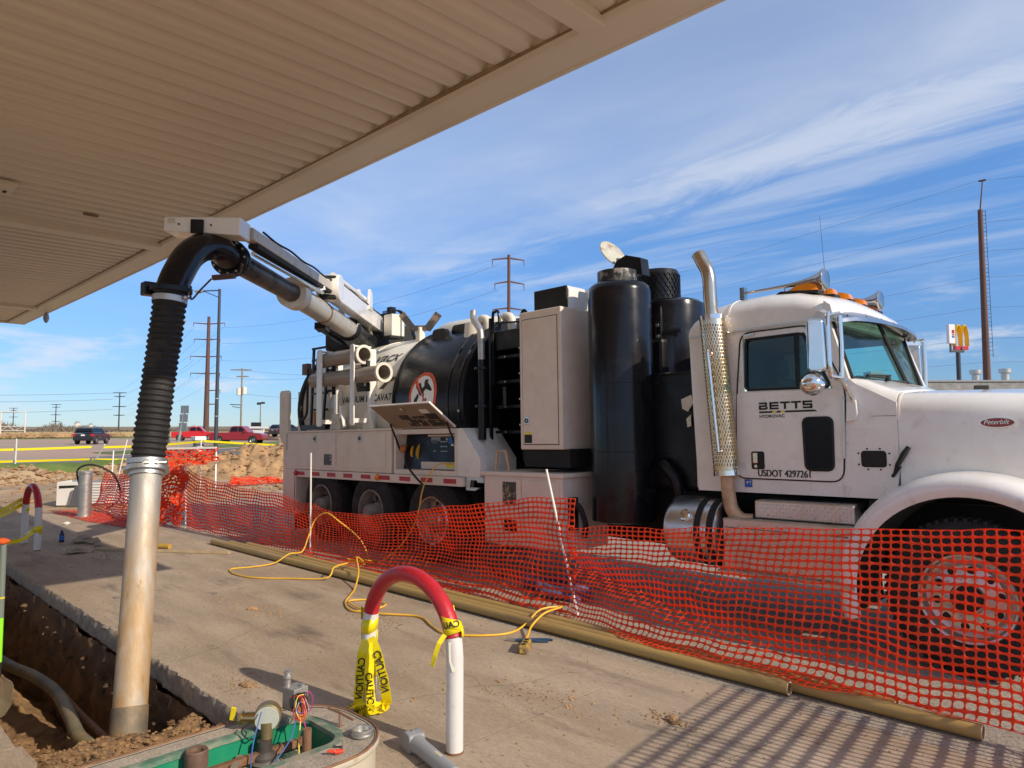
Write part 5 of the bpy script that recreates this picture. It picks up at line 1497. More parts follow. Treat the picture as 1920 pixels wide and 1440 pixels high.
# control cabinet: open box with lifted lid, panel, reel
cx0, cx1 = -7.68, -6.42
ctl = TP('control_cabinet', MB().box(cx0, cx1, 6.10, 6.14, 1.12, 1.69).box(cx0, cx0 + .04, 5.50, 6.0995, 1.12, 1.69).box(cx0 + .0405, cx1 - .0405, 5.50, 6.0995, 1.12, 1.18).box(cx0 + .0405, cx1 - .0405, 5.50, 6.0995, 1.63, 1.69).box(cx1 - .04, cx1, 5.50, 6.0995, 1.12, 1.69), M_whited, smooth=0)
TP('sloped_side', MB().prism([(cx1 + .001, 1.12), (-6.02, 1.12), (-6.02, 1.33), (-6.30, 1.66), (-6.34, 1.69), (cx1 + .001, 1.69)], 'y', 5.502, 6.1), M_white, ctl, smooth=0, bevel=.008)
pan = TP('control_panel', box(-7.20, -6.47, 5.68, 5.72, 1.20, 1.62), M_whited, ctl, smooth=0, bevel=.006)
TP('panel_shelf', box(-7.24, -6.47, 5.60, 5.6795, 1.19, 1.28), M_whited, pan, smooth=0, bevel=.006)
TP('panel_plate', box(-7.12, -6.60, 5.672, 5.6795, 1.31, 1.59), mat('panel_grey', (.28, .30, .31), .5), pan, smooth=0)
TP('display', box(-7.10, -6.98, 5.668, 5.6715, 1.45, 1.55), mat('screen_glass', (.02, .05, .07), .1), pan, smooth=0)
TP('switch_panel', box(-6.93, -6.78, 5.668, 5.6715, 1.32, 1.585), M_ink, pan, smooth=0)
TP('key_panel', box(-6.775, -6.61, 5.668, 5.6715, 1.32, 1.585), M_blueprint, pan, smooth=0)
TP('key_strip', box(-6.72, -6.67, 5.664, 5.6675, 1.33, 1.50), M_stakes, pan, smooth=0)
mb = MB()
for i in range(4):
    for j in range(4):
        mb.cyl((-6.90 + .035 * i, 5.667, 1.35 + .06 * j), (-6.90 + .035 * i, 5.655, 1.35 + .06 * j), .008, n=8)
TP('toggle', mb, M_alu, pan)
TP('gauge', MB().cyl((-7.03, 5.671, 1.39), (-7.03, 5.655, 1.39), .028, n=16), M_stakes, pan)
TP('red_button', MB().cyl((-7.09, 5.671, 1.385), (-7.09, 5.655, 1.385), .016, n=12).cyl((-6.97, 5.671, 1.385), (-6.97, 5.655, 1.385), .012, n=12), M_carred, pan)
TP('outlet_plate', box(-6.72, -6.60, 5.59, 5.5995, 1.215, 1.27), M_tape, pan, smooth=0)
rl = TP('hose_reel', MB().lathe([(.02, 0), (.14, .0), (.145, .02), (.14, .04), (.07, .045), (.07, .14), (.14, .15), (.145, .17), (.02, .18)], (-7.50, 5.78, 1.39), (1, -.15, 0), 26), M_yellow, ctl)
TP('hose_stop', MB().lathe([(.01, -.05), (.045, -.03), (.05, 0), (.045, .03), (.01, .05)], (-7.575, 5.58, 1.44), (0, 0, 1), 14), mat('orange_ball', (.6, .16, .02), .5), rl)
lidm = mat('lid_brown_interior', (.30, .215, .15), .6, var=.1, vs=3)
hingeA, hingeB = Vector((cx0 + .02, 5.50, 1.70)), Vector((cx1 - .02, 5.50, 1.70))
tA, tB = hingeA + Vector((0, -.40, .285)), hingeB + Vector((0, -.40, .285))
nn2 = (tA - hingeA).cross(hingeB - hingeA).normalized()
if nn2.z < 0: nn2 = -nn2
th = nn2 * .022
mb = MB().add([hingeA, hingeB, tB, tA, hingeA + th, hingeB + th, tB + th, tA + th], [(0, 1, 2, 3), (7, 6, 5, 4), (0, 4, 5, 1), (1, 5, 6, 2), (2, 6, 7, 3), (3, 7, 4, 0)])
lid = TP('lifted_lid', mb, M_white, ctl, smooth=0, bevel=.003)
def onlid(u, v, o): return hingeA.lerp(hingeB, u) + (tA - hingeA) * v - nn2 * o
def lidq(u0, u1, v0, v1, o=.003): return MB().add([onlid(u0, v0, o), onlid(u1, v0, o), onlid(u1, v1, o), onlid(u0, v1, o), onlid(u0, v0, .0005), onlid(u1, v0, .0005), onlid(u1, v1, .0005), onlid(u0, v1, .0005)], [(0, 1, 2, 3), (7, 6, 5, 4), (0, 4, 5, 1), (1, 5, 6, 2), (2, 6, 7, 3), (3, 7, 4, 0)])
ip = TP('inner_lining', lidq(.02, .98, .03, .97, .004), lidm, lid, smooth=0)
prn = mat('decal_print', (.03, .026, .024), .6, var=.3, vs=8, col2=(.42, .36, .28), c2s=13, c2=(.57, .61), det=2)
for (u0, u1, v0, v1) in ((.32, .48, .40, .58), (.36, .66, .12, .38), (.52, .72, .42, .52), (.70, .94, .10, .34), (.74, .93, .37, .60)):
    TP('decal', lidq(u0, u1, v0, v1, .0065), prn, lid, smooth=0)
TP('decal', lidq(.74, .86, .62, .78, .0065), M_stakes, lid, smooth=0)
TP('lid_latch', MB().lathe([(.03, 0), (.035, .01), (.015, .02)], onlid(.50, .82, .004), -nn2, 12), M_galv, lid)
for u in (.04, .97):
    TP('gas_strut', MB().cyl(onlid(u, .25, .01), (cx0 + .06 if u < .5 else cx1 - .06, 5.56, 1.42), .012, n=8), M_dark, lid)
# pipe rack with spare dig tubes
rk = TP('pipe_rack', MB().box(-9.36, -9.27, 5.60, 5.72, 1.72, 2.86), M_white, smooth=0, bevel=.02)
TP('upright', MB().box(-8.47, -8.40, 5.60, 5.72, 1.72, 2.84), M_white, rk, smooth=0, bevel=.02)
for xa_, xb_ in ((-9.33, -9.19), (-8.44, -8.34)):
    TP('front_plate', MB().prism(rounded([(xa_, 1.76), (xb_, 1.76), (xb_, 2.88), (xa_, 2.88)], .05), 'y', 5.305, 5.325), M_white, rk, smooth=0, bevel=.004)
    TP('plate_tie', MB().box(xa_ + .02, xb_ - .02, 5.3255, 5.5995, 1.80, 1.86), M_white, rk, smooth=0)
    TP('plate_tie', MB().box(xa_ + .02, xb_ - .02, 5.3255, 5.5995, 2.845, 2.865), M_white, rk, smooth=0)
TP('rack_plate', MB().prism(rounded([(-9.40, 2.30), (-9.18, 2.30), (-9.18, 2.87), (-9.40, 2.87)], .06), 'y', 5.575, 5.599).prism(rounded([(-8.50, 2.30), (-8.36, 2.30), (-8.36, 2.85), (-8.50, 2.85)], .05), 'y', 5.575, 5.599), M_white, rk, smooth=0)
TP('rack_back', MB().box(-9.0, -8.5, 5.73, 5.76, 2.40, 2.66), M_cream, rk, smooth=0)
TP('rack_foot', MB().prism([(-9.40, 1.72), (-9.10, 1.72), (-9.18, 1.95), (-9.34, 1.95)], 'y', 5.57, 5.599).prism([(-8.52, 1.72), (-8.28, 1.72), (-8.36, 1.95), (-8.48, 1.95)], 'y', 5.57, 5.599), M_cream, rk, smooth=0)
TP('rack_clasp', MB().bar((-9.02, 5.55, 1.94), (-8.88, 5.5, 1.75), .05, .05).box(-9.06, -8.98, 5.52, 5.6, 1.88, 2.06), M_white, rk, smooth=0)
for i, (x0, x1, z, y) in enumerate(((-9.40, -8.30, 2.735, 5.44), (-9.62, -7.83, 2.455, 5.44))):
    tu = TP('spare_tube', MB().pipe((x0, y, z), (x1, y, z), .105, .098, 28), M_rack)
    TP('tube_flange', MB().pipe((x1 - .02, y, z), (x1 + .02, y, z), .135, .098, 28), M_cream, tu)
    TP('tube_cap', MB().cyl((x0 - .01, y, z), (x0 + .02, y, z), .104, n=24), M_rack, tu)
for x in (-9.2, -8.32):
    for z in (2.58, 2.28):
        TP('toggle_clamp', MB().box(x, x + .13, 5.405, 5.435, z - .016, z + .016).box(x + .1305, x + .16, 5.40, 5.45, z - .06, z + .06), M_dark, rk, smooth=0)
TP('vertical_pipe', MB().cyl((-9.62, 5.78, 1.72), (-9.62, 5.78, 2.32), .095, n=18).lathe([(.11, 2.32), (.12, 2.36), (.09, 2.44), (.02, 2.45)], (-9.62, 5.78, 0), (0, 0, 1), 18), M_cream)
ld = TP('rear_ladder', MB().bar((-9.97, 5.58, 1.76), (-9.93, 5.60, 2.99), .03, .04).bar((-9.62, 5.58, 1.76), (-9.52, 5.62, 2.98), .03, .04), M_black, smooth=0)
for z in (2.03, 2.28, 2.80, 2.98):
    TP('rung', MB().bar((-9.955, 5.59, z), (-9.54, 5.61, z), .03, .03), M_black, ld, smooth=0)
TP('ladder_foot', MB().bar((-10.15, 5.56, 1.765), (-9.45, 5.56, 1.765), .09, .07), M_black, ld, smooth=0)
TP('rear_hose', MB().tube(catmull([(-10.32, 5.68, 2.72), (-10.15, 5.62, 2.66), (-10.12, 5.60, 2.3), (-10.10, 5.58, 2.0), (-10.2, 5.58, 1.9), (-10.32, 5.58, 1.9)], 6), .02, 8), M_hose)
TP('tail_lamp_box', box(-10.52, -10.36, 5.72, 5.80, 2.62, 2.80), mat('brown_lamp', (.16, .07, .04), .5), smooth=0)
TP('wand_holder', MB().cyl((-9.76, 5.54, 1.80), (-9.76, 5.54, 2.0), .035, n=12), mat('orange_grip', (.42, .17, .06), .6))
# ---- boom: turntable, tower, beams and telescoping suction pipe
trn = TP('turntable', MB().lathe([(.42, 0), (.60, .02), (.62, .14), (.50, .18), (.46, .30), (.40, .34)], (-10.0, YC, 2.98), (0, 0, 1), 32), M_black, smooth=35)
TP('turret', MB().prism([(-10.45, 3.30), (-9.55, 3.30), (-9.5, 3.45), (-9.62, 3.62), (-9.85, 3.62), (-10.25, 3.52), (-10.5, 3.42)], 'y', 6.35, 7.05), M_dark, trn, smooth=0, bevel=.03)
TP('turret_base', box(-10.40, -9.35, 6.05, 7.15, 3.02, 3.42), M_dark, trn, smooth=0, bevel=.05)
# boom pieces are placed in place coordinates (already on the pitched body)
bm_ = MB()
def W(name, mb, m, parent, smooth=35, bevel=0.0): return build(name, mb, m, parent, smooth, bevel)
A0 = Vector((-5.66, 2.55, 3.245)); A1 = Vector((-7.52, 4.40, 3.335)); A2 = Vector((-9.62, 6.60, 3.29))
boom = W('boom', MB().bar(A1 + (A1 - A2) * -.02, A2, .17, .24), M_white, truck, 0, .012)
W('inner_beam', MB().bar(A0 + Vector((0, 0, .02)), A1 + (A2 - A1) * .1 + Vector((0, 0, .02)), .10, .10), mat('grimy_boom_steel', (.62, .55, .45), .5, .2, var=.25, vs=4, col2=(.22, .17, .12), c2s=4, c2=(.52, .68)), boom, 0, .008)
W('beam_underside', MB().bar(A0 + Vector((-.1, .1, -.052)), A1 + Vector((0, 0, -.052)), .085, .035), M_dark, boom, 0)
W('knuckle_plate', MB().lathe([(.02, -.14), (.16, -.135), (.17, -.12), (.17, .12), (.16, .135), (.02, .14)], A1 + Vector((-.12, .10, .02)), (.707, .707, 0), 24), M_white, boom)
W('rubber_band', MB().bar(A1 + Vector((-.02, .0, .01)), A1 + Vector((-.07, .045, .012)), .21, .29), M_dark, boom, 0, .02)
# lift cylinder and rods over the boom
W('lift_cylinder', MB().cyl(A1 + Vector((-.15, .15, .20)), A2 + Vector((.75, -.75, .235)), .034, n=14), M_white, boom)
W('cylinder_rod', MB().cyl(A2 + Vector((.75, -.75, .235)), A2 + Vector((.05, -.05, .13)), .018, n=10), M_chrome, boom)
W('cylinder_bracket', MB().prism([(-.12, -.1), (.12, -.1), (.08, .16), (-.05, .2)], 'y', -.10, -.06).prism([(-.12, -.1), (.12, -.1), (.08, .16), (-.05, .2)], 'y', .06, .10).xf(lambda p: Matrix.Rotation(R(135), 3, 'Z') @ p + A1.lerp(A2, .62) + Vector((0, 0, .17))), M_white, boom, 0)
W('hydraulic_line', MB().tube([A1.lerp(A2, t) + Vector((.055, .055, .125 + .01 * math.sin(t * 25))) for t in np.linspace(.05, .98, 24)], .011, 6).tube([A0.lerp(A1, t) + Vector((.03, .03, .085 + .008 * math.sin(t * 20))) for t in np.linspace(.1, 1, 24)], .010, 6), M_dark, boom)
W('luffing_ram', MB().cyl((-9.35, 6.25, 2.98), (-9.05, 5.95, 3.28), .045, .045, 14).cyl((-9.05, 5.95, 3.28), (-8.85, 5.75, 3.36), .025, n=10), M_rack, boom)
W('boom_foot', MB().bar(A2 + Vector((.1, -.1, -.02)), A2 + Vector((-.25, .25, -.15)), .30, .32), M_black, boom, 0, .02)
vb = W('valve_box', MB().box(-9.22, -9.00, 6.38, 6.62, 3.08, 3.42), M_cream, boom, 0, .01)
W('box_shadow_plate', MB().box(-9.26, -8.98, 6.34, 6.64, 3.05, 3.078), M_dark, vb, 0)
W('mast_bracket', MB().box(-9.46, -9.38, 6.5, 6.6, 3.0, 3.48).bar((-9.75, 6.75, 3.56), (-9.2, 6.55, 3.50), .05, .05).box(-9.28, -9.18, 6.48, 6.58, 3.46, 3.56), M_black, boom, 0)
for k in range(3):
    W('hose_loop', MB().tube(catmull([(-9.22, 6.52, 3.50), (-9.05 + .03 * k, 6.55, 3.47), (-8.85 + .03 * k, 6.58, 3.25), (-8.72 + .02 * k, 6.60, 3.0), (-8.74, 6.62, 2.85)], 6), .012, 6), M_hose, boom)
# suction pipe: dark inner section slides in the pale outer section
B0 = Vector((-5.88, 2.50, 3.09)); B1 = Vector((-7.10, 3.77, 3.095)); B2 = Vector((-8.75, 5.48, 3.05))
sp = W('suction_pipe', MB().pipe(B0, B1, .100, .092, 28), mat('grimy_dark_pipe', (.16, .135, .11), .42, .55, var=.3, vs=3, col2=(.035, .03, .026), c2s=3, c2=(.45, .6), rvar=.1), boom)
W('outer_pipe', MB().cyl(B1 + (B2 - B1) * -.05, B2, .128, n=30), mat('pale_boom_pipe', (.60, .57, .51), .35, .4, var=.12, vs=3, col2=(.40, .32, .24), c2s=4, c2=(.52, .7), rvar=.08), boom)
W('pipe_end_boot', MB().tube(catmull([B2 + (B1 - B2).normalized() * .05, B2, B2 + Vector((-.35, .36, -.06)), (-9.6, 6.4, 3.0)], 5), .17, 20), M_black, boom, 50)
W('pipe_collar', MB().pipe(B1 + (B2 - B1) * -.075, B1 + (B2 - B1) * .0, .165, .10, 32), M_cream, sp)
W('collar_arm', MB().bar(B1 + Vector((-.1, .1, .1)), A1 + Vector((.25, -.22, -.05)), .08, .09), M_white, boom, 0)
W('pipe_band', MB().pipe(B1.lerp(B2, .40), B1.lerp(B2, .42), .134, .12, 30), M_rust, sp)
W('pipe_hanger', MB().prism([(-.14, -.10), (.14, -.10), (.10, .12), (-.12, .12)], 'y', -.02, .02).xf(lambda p: Matrix.Rotation(R(135), 3, 'Z') @ p + B1.lerp(B2, .42) + Vector((0, 0, .18))), M_grey, boom, 0)
W('pipe_hanger', MB().prism([(-.10, -.08), (.10, -.08), (.10, .10), (-.10, .12)], 'y', -.02, .02).xf(lambda p: Matrix.Rotation(R(135), 3, 'Z') @ p + B1.lerp(B2, .80) + Vector((0, 0, .15))), M_cream, boom, 0)
W('support_strut', MB().bar(B1.lerp(B2, .60) + Vector((-.1, -.1, -.14)), (-9.75, 6.0, 2.98), .05, .05), M_black, boom, 0)
W('strut_foot', MB().bar(B1.lerp(B2, .50) + Vector((-.06, -.06, -.13)), B1.lerp(B2, .58) + Vector((-.06, -.06, -.15)), .14, .08), M_black, boom, 0)
W('slide_rod', MB().cyl(A0 + Vector((-.1, .1, -.115)), A1 + Vector((.25, -.22, -.125)), .020, n=12), M_chrome, boom)
# boom head block above the elbow
hx = Vector((-6.00, 2.06, 3.285)); hy = Vector((-5.56, 2.49, 3.262))
hd = W('boom_head', MB().bar(hx, hy, .22, .115, .22, .145), M_white, boom, 0, .01)
ax = (hy - hx).normalized(); fn = Vector((ax.y, -ax.x, 0))      # face normal toward the photographer
if fn.dot(Vector((0, 0, 1.65)) - hx) < 0: fn = -fn
W('hinge_plate', MB().add([hx.lerp(hy, t) + fn * o + Vector((0, 0, z)) for o in (.111, .128) for t, z in ((.36, .04), (.53, .04), (.53, -.075), (.36, -.075))], [(0, 1, 2, 3), (7, 6, 5, 4), (0, 4, 5, 1), (1, 5, 6, 2), (2, 6, 7, 3), (3, 7, 4, 0)]), M_black, hd, 0, .006)
W('caution_label', MB().add([hx.lerp(hy, t) + fn * .1115 + Vector((0, 0, z)) for t, z in ((.05, .045), (.15, .045), (.15, .005), (.05, .005))], [(0, 1, 2, 3)]), mat('label_print', (.75, .55, .08), .5, col2=(.6, .55, .5), c2s=30, c2=(.5, .52)), hd, 0)
W('lifting_eye', MB().pipe(hx.lerp(hy, .48) + Vector((-.008, -.008, .085)) - fn * .05, hx.lerp(hy, .48) + Vector((.008, .008, .085)) - fn * .05, .03, .013, 14), M_white, hd)
W('head_bolt', MB().cyl(hx.lerp(hy, .20) + fn * .11, hx.lerp(hy, .20) + fn * .116, .008, n=8).cyl(hx.lerp(hy, .62) + fn * .11, hx.lerp(hy, .62) + fn * .116, .008, n=8), M_dark, hd)
# black elbow
E_pts = catmull([B0 + (B1 - B0).normalized() * .06, B0 + (B1 - B0).normalized() * -.03, (-5.79, 2.37, 3.125), (-5.71, 2.22, 3.10), (-5.63, 2.08, 2.99), (-5.565, 1.98, 2.83), (-5.53, 1.925, 2.70), (-5.515, 1.91, 2.62)], 7)
el = W('elbow', MB().tube(E_pts, .113, 26), M_blackg, boom, 50)
bdir = (B1 - B0).normalized()
W('elbow_flange', MB().pipe(B0 - bdir * .01, B0 + bdir * .02, .158, .10, 28).pipe(B0 + bdir * .05, B0 + bdir * .08, .152, .10, 28), M_black, el)
mb = MB()
fa, fb = frame(bdir)
for k in range(12):
    a = 2 * math.pi * k / 12
    p = B0 + (fa * math.cos(a) + fb * math.sin(a)) * .138
    mb.cyl(p - bdir * .03, p + bdir * .10, .010, n=6)
W('flange_bolt', mb, M_galv, el)
W('lower_flange', MB().pipe((-5.513, 1.912, 2.70), (-5.514, 1.911, 2.665), .148, .10, 28), M_black, el)
W('flange_lug', MB().box(-.05, .05, -.05, .05, -.05, .05).xf(lambda p: p + Vector((-5.64, 1.80, 2.69))), M_black, el, 0, .01)
W('cable_box', MB().bar((-5.42, 2.18, 2.80), (-5.30, 2.30, 2.815), .04, .035).tube(catmull([(-5.31, 2.29, 2.81), (-5.34, 2.36, 2.86), (-5.55, 2.46, 2.98)], 5), .009, 6).tube(catmull([(-5.42, 2.17, 2.79), (-5.44, 2.10, 2.70), (-5.46, 2.04, 2.62), (-5.45, 2.03, 2.72)], 5), .008, 6), mat('brown_box', (.09, .045, .03), .6), el, 30)

# ---------------------------------------------------------------- hanging suction hose and dig pipe
hose = thing('suction_hose', (-5.0, 1.55, -.3), 'black ribbed suction hose hanging from the boom with muddy steel dig pipe', 'suction hose')
hp = [(-5.514, 1.91, 2.67), (-5.505, 1.885, 2.40), (-5.50, 1.845, 2.06), (-5.485, 1.805, 1.71), (-5.465, 1.772, 1.44), (-5.455, 1.765, 1.36)]
cp = catmull(hp, 60)
Ls = [0]
for a, b in zip(cp[:-1], cp[1:]): Ls.append(Ls[-1] + (b - a).length)
rs = [.112 + .0065 * math.sin(2 * math.pi * l / .043) + .005 * nz(l * 6, 1.1) + .002 * nz(l * 31, 4.1) for l in Ls]
ho = W('hose_body', MB().tube(cp, rs, 30), M_hose, hose, 50)
d0 = (cp[14] - cp[0]).normalized()
W('top_clamp', MB().pipe(cp[10], cp[10] + d0 * .045, .122, .105, 28).cyl(cp[10] + Vector((.06, .11, .0)), cp[10] + Vector((.13, .06, -.01)), .012, n=8), M_galv, hose)
d1 = (cp[-1] - cp[-20]).normalized()
W('lower_clamp', MB().pipe(cp[-1] - d1 * .07, cp[-1] - d1 * .035, .134, .118, 28).pipe(cp[-1] - d1 * .03, cp[-1] - d1 * .008, .132, .118, 28), M_galv, hose)
cb = cp[-1] - d1 * .05
vd = Vector((-cb.x, -cb.y, 0)).normalized()
sdv = Vector((-vd.y, vd.x, 0))
W('clamp_bolt', MB().cyl(cb + vd * .135 - sdv * .03, cb + vd * .12 + sdv * .12, .011, n=8).cyl(cb + vd * .137 - sdv * .02, cb + vd * .137 + sdv * .01, .022, n=8).cyl(cb + vd * .130 + sdv * .04, cb + vd * .128 + sdv * .06, .022, n=8), M_galv, hose)
P0 = Vector((-5.455, 1.763, 1.365)); P1 = Vector((-4.955, 1.54, -.30))
pd = (P1 - P0).normalized()
W('pipe_flange', MB().pipe(P0 - pd * .0, P0 + pd * .03, .150, .09, 30).pipe(P0 + pd * .03, P0 + pd * .06, .118, .09, 30), M_galv, hose)
W('dig_pipe', MB().pipe(P0 + pd * .05, P1 - pd * .17, .102, .096, 32), M_mudpipe, hose)
W('pipe_tip', MB().pipe(P1 - pd * .19, P1 + pd * .08, .1085, .096, 32), M_mudcuff, hose)
# ================================================================ FOREGROUND AND SITE THINGS
# ---- orange safety netting
def lerp_path(pts, t):
    k = len(pts) - 1
    d = [0]
    for a, b in zip(pts[:-1], pts[1:]): d.append(d[-1] + math.hypot(b[0] - a[0], b[1] - a[1]))
    s = t * d[-1]
    for i in range(k):
        if s <= d[i + 1] or i == k - 1:
            f = (s - d[i]) / max(1e-6, d[i + 1] - d[i])
            return [pts[i][q] + (pts[i + 1][q] - pts[i][q]) * f for q in range(len(pts[i]))]
def net(name, path, ncol, nrow, disp, label, parent=None, hx=.41, hy=.34, m=None):
    """path: (x, y, ztop, xb, yb, zbottom) along the net; every cell is a ring of eight faces round an oval hole"""
    K = [lerp_path(path, i / (2 * ncol)) for i in range(2 * ncol + 1)]
    def P(u, v):          # u in columns, v in rows from the bottom
        f = min(u / ncol, 1.0)
        i = min(int(f * 2 * ncol), 2 * ncol - 1); g = f * 2 * ncol - i
        a = [K[i][q] + (K[i + 1][q] - K[i][q]) * g for q in range(6)]
        r = v / nrow
        x = a[3] + (a[0] - a[3]) * r; y = a[4] + (a[1] - a[4]) * r; z = a[5] + (a[2] - a[5]) * r
        return disp(f, r, x, y, z)
    vs = []; fs = []; idx = {}
    def node(i, j):
        if (i, j) not in idx:
            idx[(i, j)] = len(vs); vs.append(P(i / 2, j / 2))
        return idx[(i, j)]
    o8 = [(-1, -1), (0, -1), (1, -1), (1, 0), (1, 1), (0, 1), (-1, 1), (-1, 0)]
    in8 = [(-.72, -.72), (0, -1), (.72, -.72), (1, 0), (.72, .72), (0, 1), (-.72, .72), (-1, 0)]
    in8 = [(a if abs(a) == 1 or a == 0 else a * 1.12, b if abs(b) == 1 or b == 0 else b * 1.12) for a, b in in8]
    for i in range(ncol):
        for j in range(nrow):
            ou = [node(2 * i + 1 + a, 2 * j + 1 + b) for a, b in o8]
            inn = []
            for a, b in in8:
                inn.append(len(vs)); vs.append(P(i + .5 + a * hx, j + .5 + b * hy))
            for k in range(8):
                fs.append((ou[k], ou[(k + 1) % 8], inn[(k + 1) % 8], inn[k]))
    mb = MB(); mb.add(vs, fs)
    o = build(name, mb, m or M_orange, parent, smooth=60, recalc=False)
    md = o.modifiers.new('thickness', 'SOLIDIFY'); md.thickness = .0022; md.offset = 0
    if label: tag(o, label, 'safety net', 'orange safety netting')
    return o
def ripple(ax, ay, sx, sy, seed, cell=.0):
    def f(t, r, x, y, z):
        e = min(1, 4 * r + .25)
        dy = ay * fbm(x * sx + seed, z * sy, 1.0, 3) * e
        return (x + ax * nz(x * 2 + seed, z * 3), y + dy, max(.004, z + .3 * ay * nz(x * 3.1 + seed, z * 4)))
    return f
# right run: from the tilted stake to the corner out of frame, lower edge pushed out over the pipes
def disp_right(t, r, x, y, z):
    fold = 1 - min(1, abs(r - (.62 - .75 * t)) / .17)
    fold = max(0, fold) ** 1.4 * max(0, 1 - t * 1.05)
    y2 = y + .15 * fold + .065 * fbm(x * 1.5, z * 2.2, 1.0, 3) - .16 * (1 - r) ** 2.5
    z2 = z - .07 * fold + .022 * fbm(x * 2.0 + 4, z * 3, 1.0, 3)
    if r < .12: y2 -= .10 * (.12 - r) / .12 * (0.6 + nz(x * 2, 7))
    return (x + .016 * nz(x * 2.6, z * 3.1) + .006 * nz(x * 9, z * 9), y2, max(.006 if y2 < 4.22 or y2 > 4.68 else .09 - max(0, (y2 - 4.5)) * .3, z2))
net('safety_net', [(-4.22, 4.93, .755, -4.05, 4.86, .01), (-3.38, 4.86, .85, -3.45, 4.70, .012), (-2.42, 4.78, .945, -2.5, 4.62, .02), (-1.68, 4.72, 1.02, -1.7, 4.66, .02), (-1.0, 4.67, 1.09, -1.0, 4.66, .02), (-.35, 4.62, 1.14, -.35, 4.60, .02)],
    70, 23, disp_right, 'bright orange mesh run in front of the cab and front wheel', hx=.445, hy=.37)
# return run behind the photographer's right shoulder; its shadow falls across the slab
net('safety_net', [(-.35, 4.60, 1.18, -.35, 4.60, .02), (-.22, 3.6, 1.2, -.22, 3.6, .02), (-.10, 2.6, 1.2, -.1, 2.6, .02), (.05, 1.6, 1.2, .05, 1.6, .02)], 60, 16, ripple(.02, .06, 1.4, 1.0, 3.3), 'orange mesh return run out of frame that casts the shadow', hx=.42, hy=.35)
# middle run between the two stakes
def disp_mid(t, r, x, y, z):
    y2 = y + .09 * fbm(x * 1.1 + 9, z * 1.6, 1.0, 3) + .13 * math.sin(math.pi * t) * math.sin(math.pi * r)
    z2 = z + .02 * fbm(x * 1.6, z * 2.5 + 3, 1.0, 2) - .06 * (1 - r) * math.sin(3.0 * x) * r
    if r < .16: y2 -= .16 * (.16 - r) / .16
    return (x + .035 * nz(x * 2.2, z * 3) + .012 * nz(x * 8, z * 9), y2, max(.006, z2))
net('safety_net', [(-8.38, 4.73, .68, -8.36, 4.70, .01), (-7.97, 4.75, .60, -7.9, 4.70, .01), (-7.09, 4.79, .63, -7.1, 4.74, .01), (-6.14, 4.83, .77, -6.1, 4.78, .01), (-5.33, 4.87, .90, -5.3, 4.83, .01), (-4.62, 4.90, .985, -4.62, 4.86, .01), (-4.13, 4.94, 1.02, -4.1, 4.9, .01)],
    72, 21, disp_mid, 'orange mesh run sagging between the two white stakes', hx=.42, hy=.345)
net('safety_net', [(-12.46, 4.62, .97, -12.2, 4.58, .01), (-11.9, 4.63, .90, -11.8, 4.55, .01), (-11.28, 4.63, .83, -11.2, 4.58, .01), (-10.03, 4.66, .76, -10.0, 4.62, .01), (-9.14, 4.70, .75, -9.1, 4.66, .01), (-8.38, 4.73, .68, -8.36, 4.70, .01)],
    58, 18, ripple(.02, .10, .9, 1.3, 6.1), 'orange mesh run at the truck rear left of the upright stake', hx=.40, hy=.33)
def disp_bunch(t, r, x, y, z):
    return (x + .16 * fbm(t * 5, r * 3, 1.0, 3), y + .22 * fbm(t * 6 + 7, r * 2.5, 1.0, 3), max(.01, z + .09 * fbm(t * 7 + 3, r * 4, 1.0, 3)))
net('safety_net', [(-12.3, 4.5, .98, -12.3, 4.45, .02), (-12.9, 4.75, 1.02, -12.7, 4.65, .06), (-12.7, 4.35, 1.0, -12.8, 4.3, .04), (-13.3, 4.6, .96, -13.4, 4.5, .05), (-13.6, 4.42, .9, -13.7, 4.35, .02)], 40, 18, disp_bunch, 'crumpled bunch of orange mesh behind the steel dig pipe', hx=.34, hy=.27)
net('safety_net', [(-13.5, 4.42, .86, -13.4, 4.2, .01), (-14.6, 4.45, .80, -14.5, 4.15, .01), (-15.6, 4.48, .76, -15.6, 4.25, .01), (-16.6, 4.5, .74, -16.7, 4.3, .01)], 44, 17, ripple(.03, .16, 1.1, 1.2, 2.7), 'orange mesh run behind the galvanised pipe stub', hx=.38, hy=.28)
net('safety_net', [(-13.3, 4.2, .012, -12.6, 3.98, .006), (-14.7, 4.18, .012, -14.3, 3.62, .006), (-16.2, 4.2, .012, -16.6, 3.55, .006)], 40, 9, lambda t, r, x, y, z: (x, y + .05 * nz(x * 2, 1), .008 + .035 * abs(nz(x * 3, r * 3))), 'loose skirt of orange mesh lying on the slab', hx=.38, hy=.30)
def disp_heap(t, r, x, y, z):
    return (x + .2 * nz(t * 9, r * 5), y + .2 * nz(t * 8 + 3, r * 4), max(.02, z + .10 * fbm(t * 8, r * 6, 1.0, 2)))
net('safety_net', [(-20.4, 8.9, .22, -19.9, 8.7, .02), (-20.6, 9.7, .18, -20.1, 9.8, .02), (-20.3, 10.9, .05, -19.9, 11.0, .02)], 34, 9, disp_heap, 'heap of orange mesh at the foot of the dirt mound', hx=.34, hy=.27)
net('safety_net', [(-21.0, 7.0, 1.05, -20.3, 6.9, .55), (-20.4, 7.6, 1.08, -20.0, 7.4, .62), (-19.6, 8.1, 1.12, -19.4, 8.0, .75)], 24, 9, disp_bunch, 'band of orange mesh hanging from a far white rail', hx=.36, hy=.28)
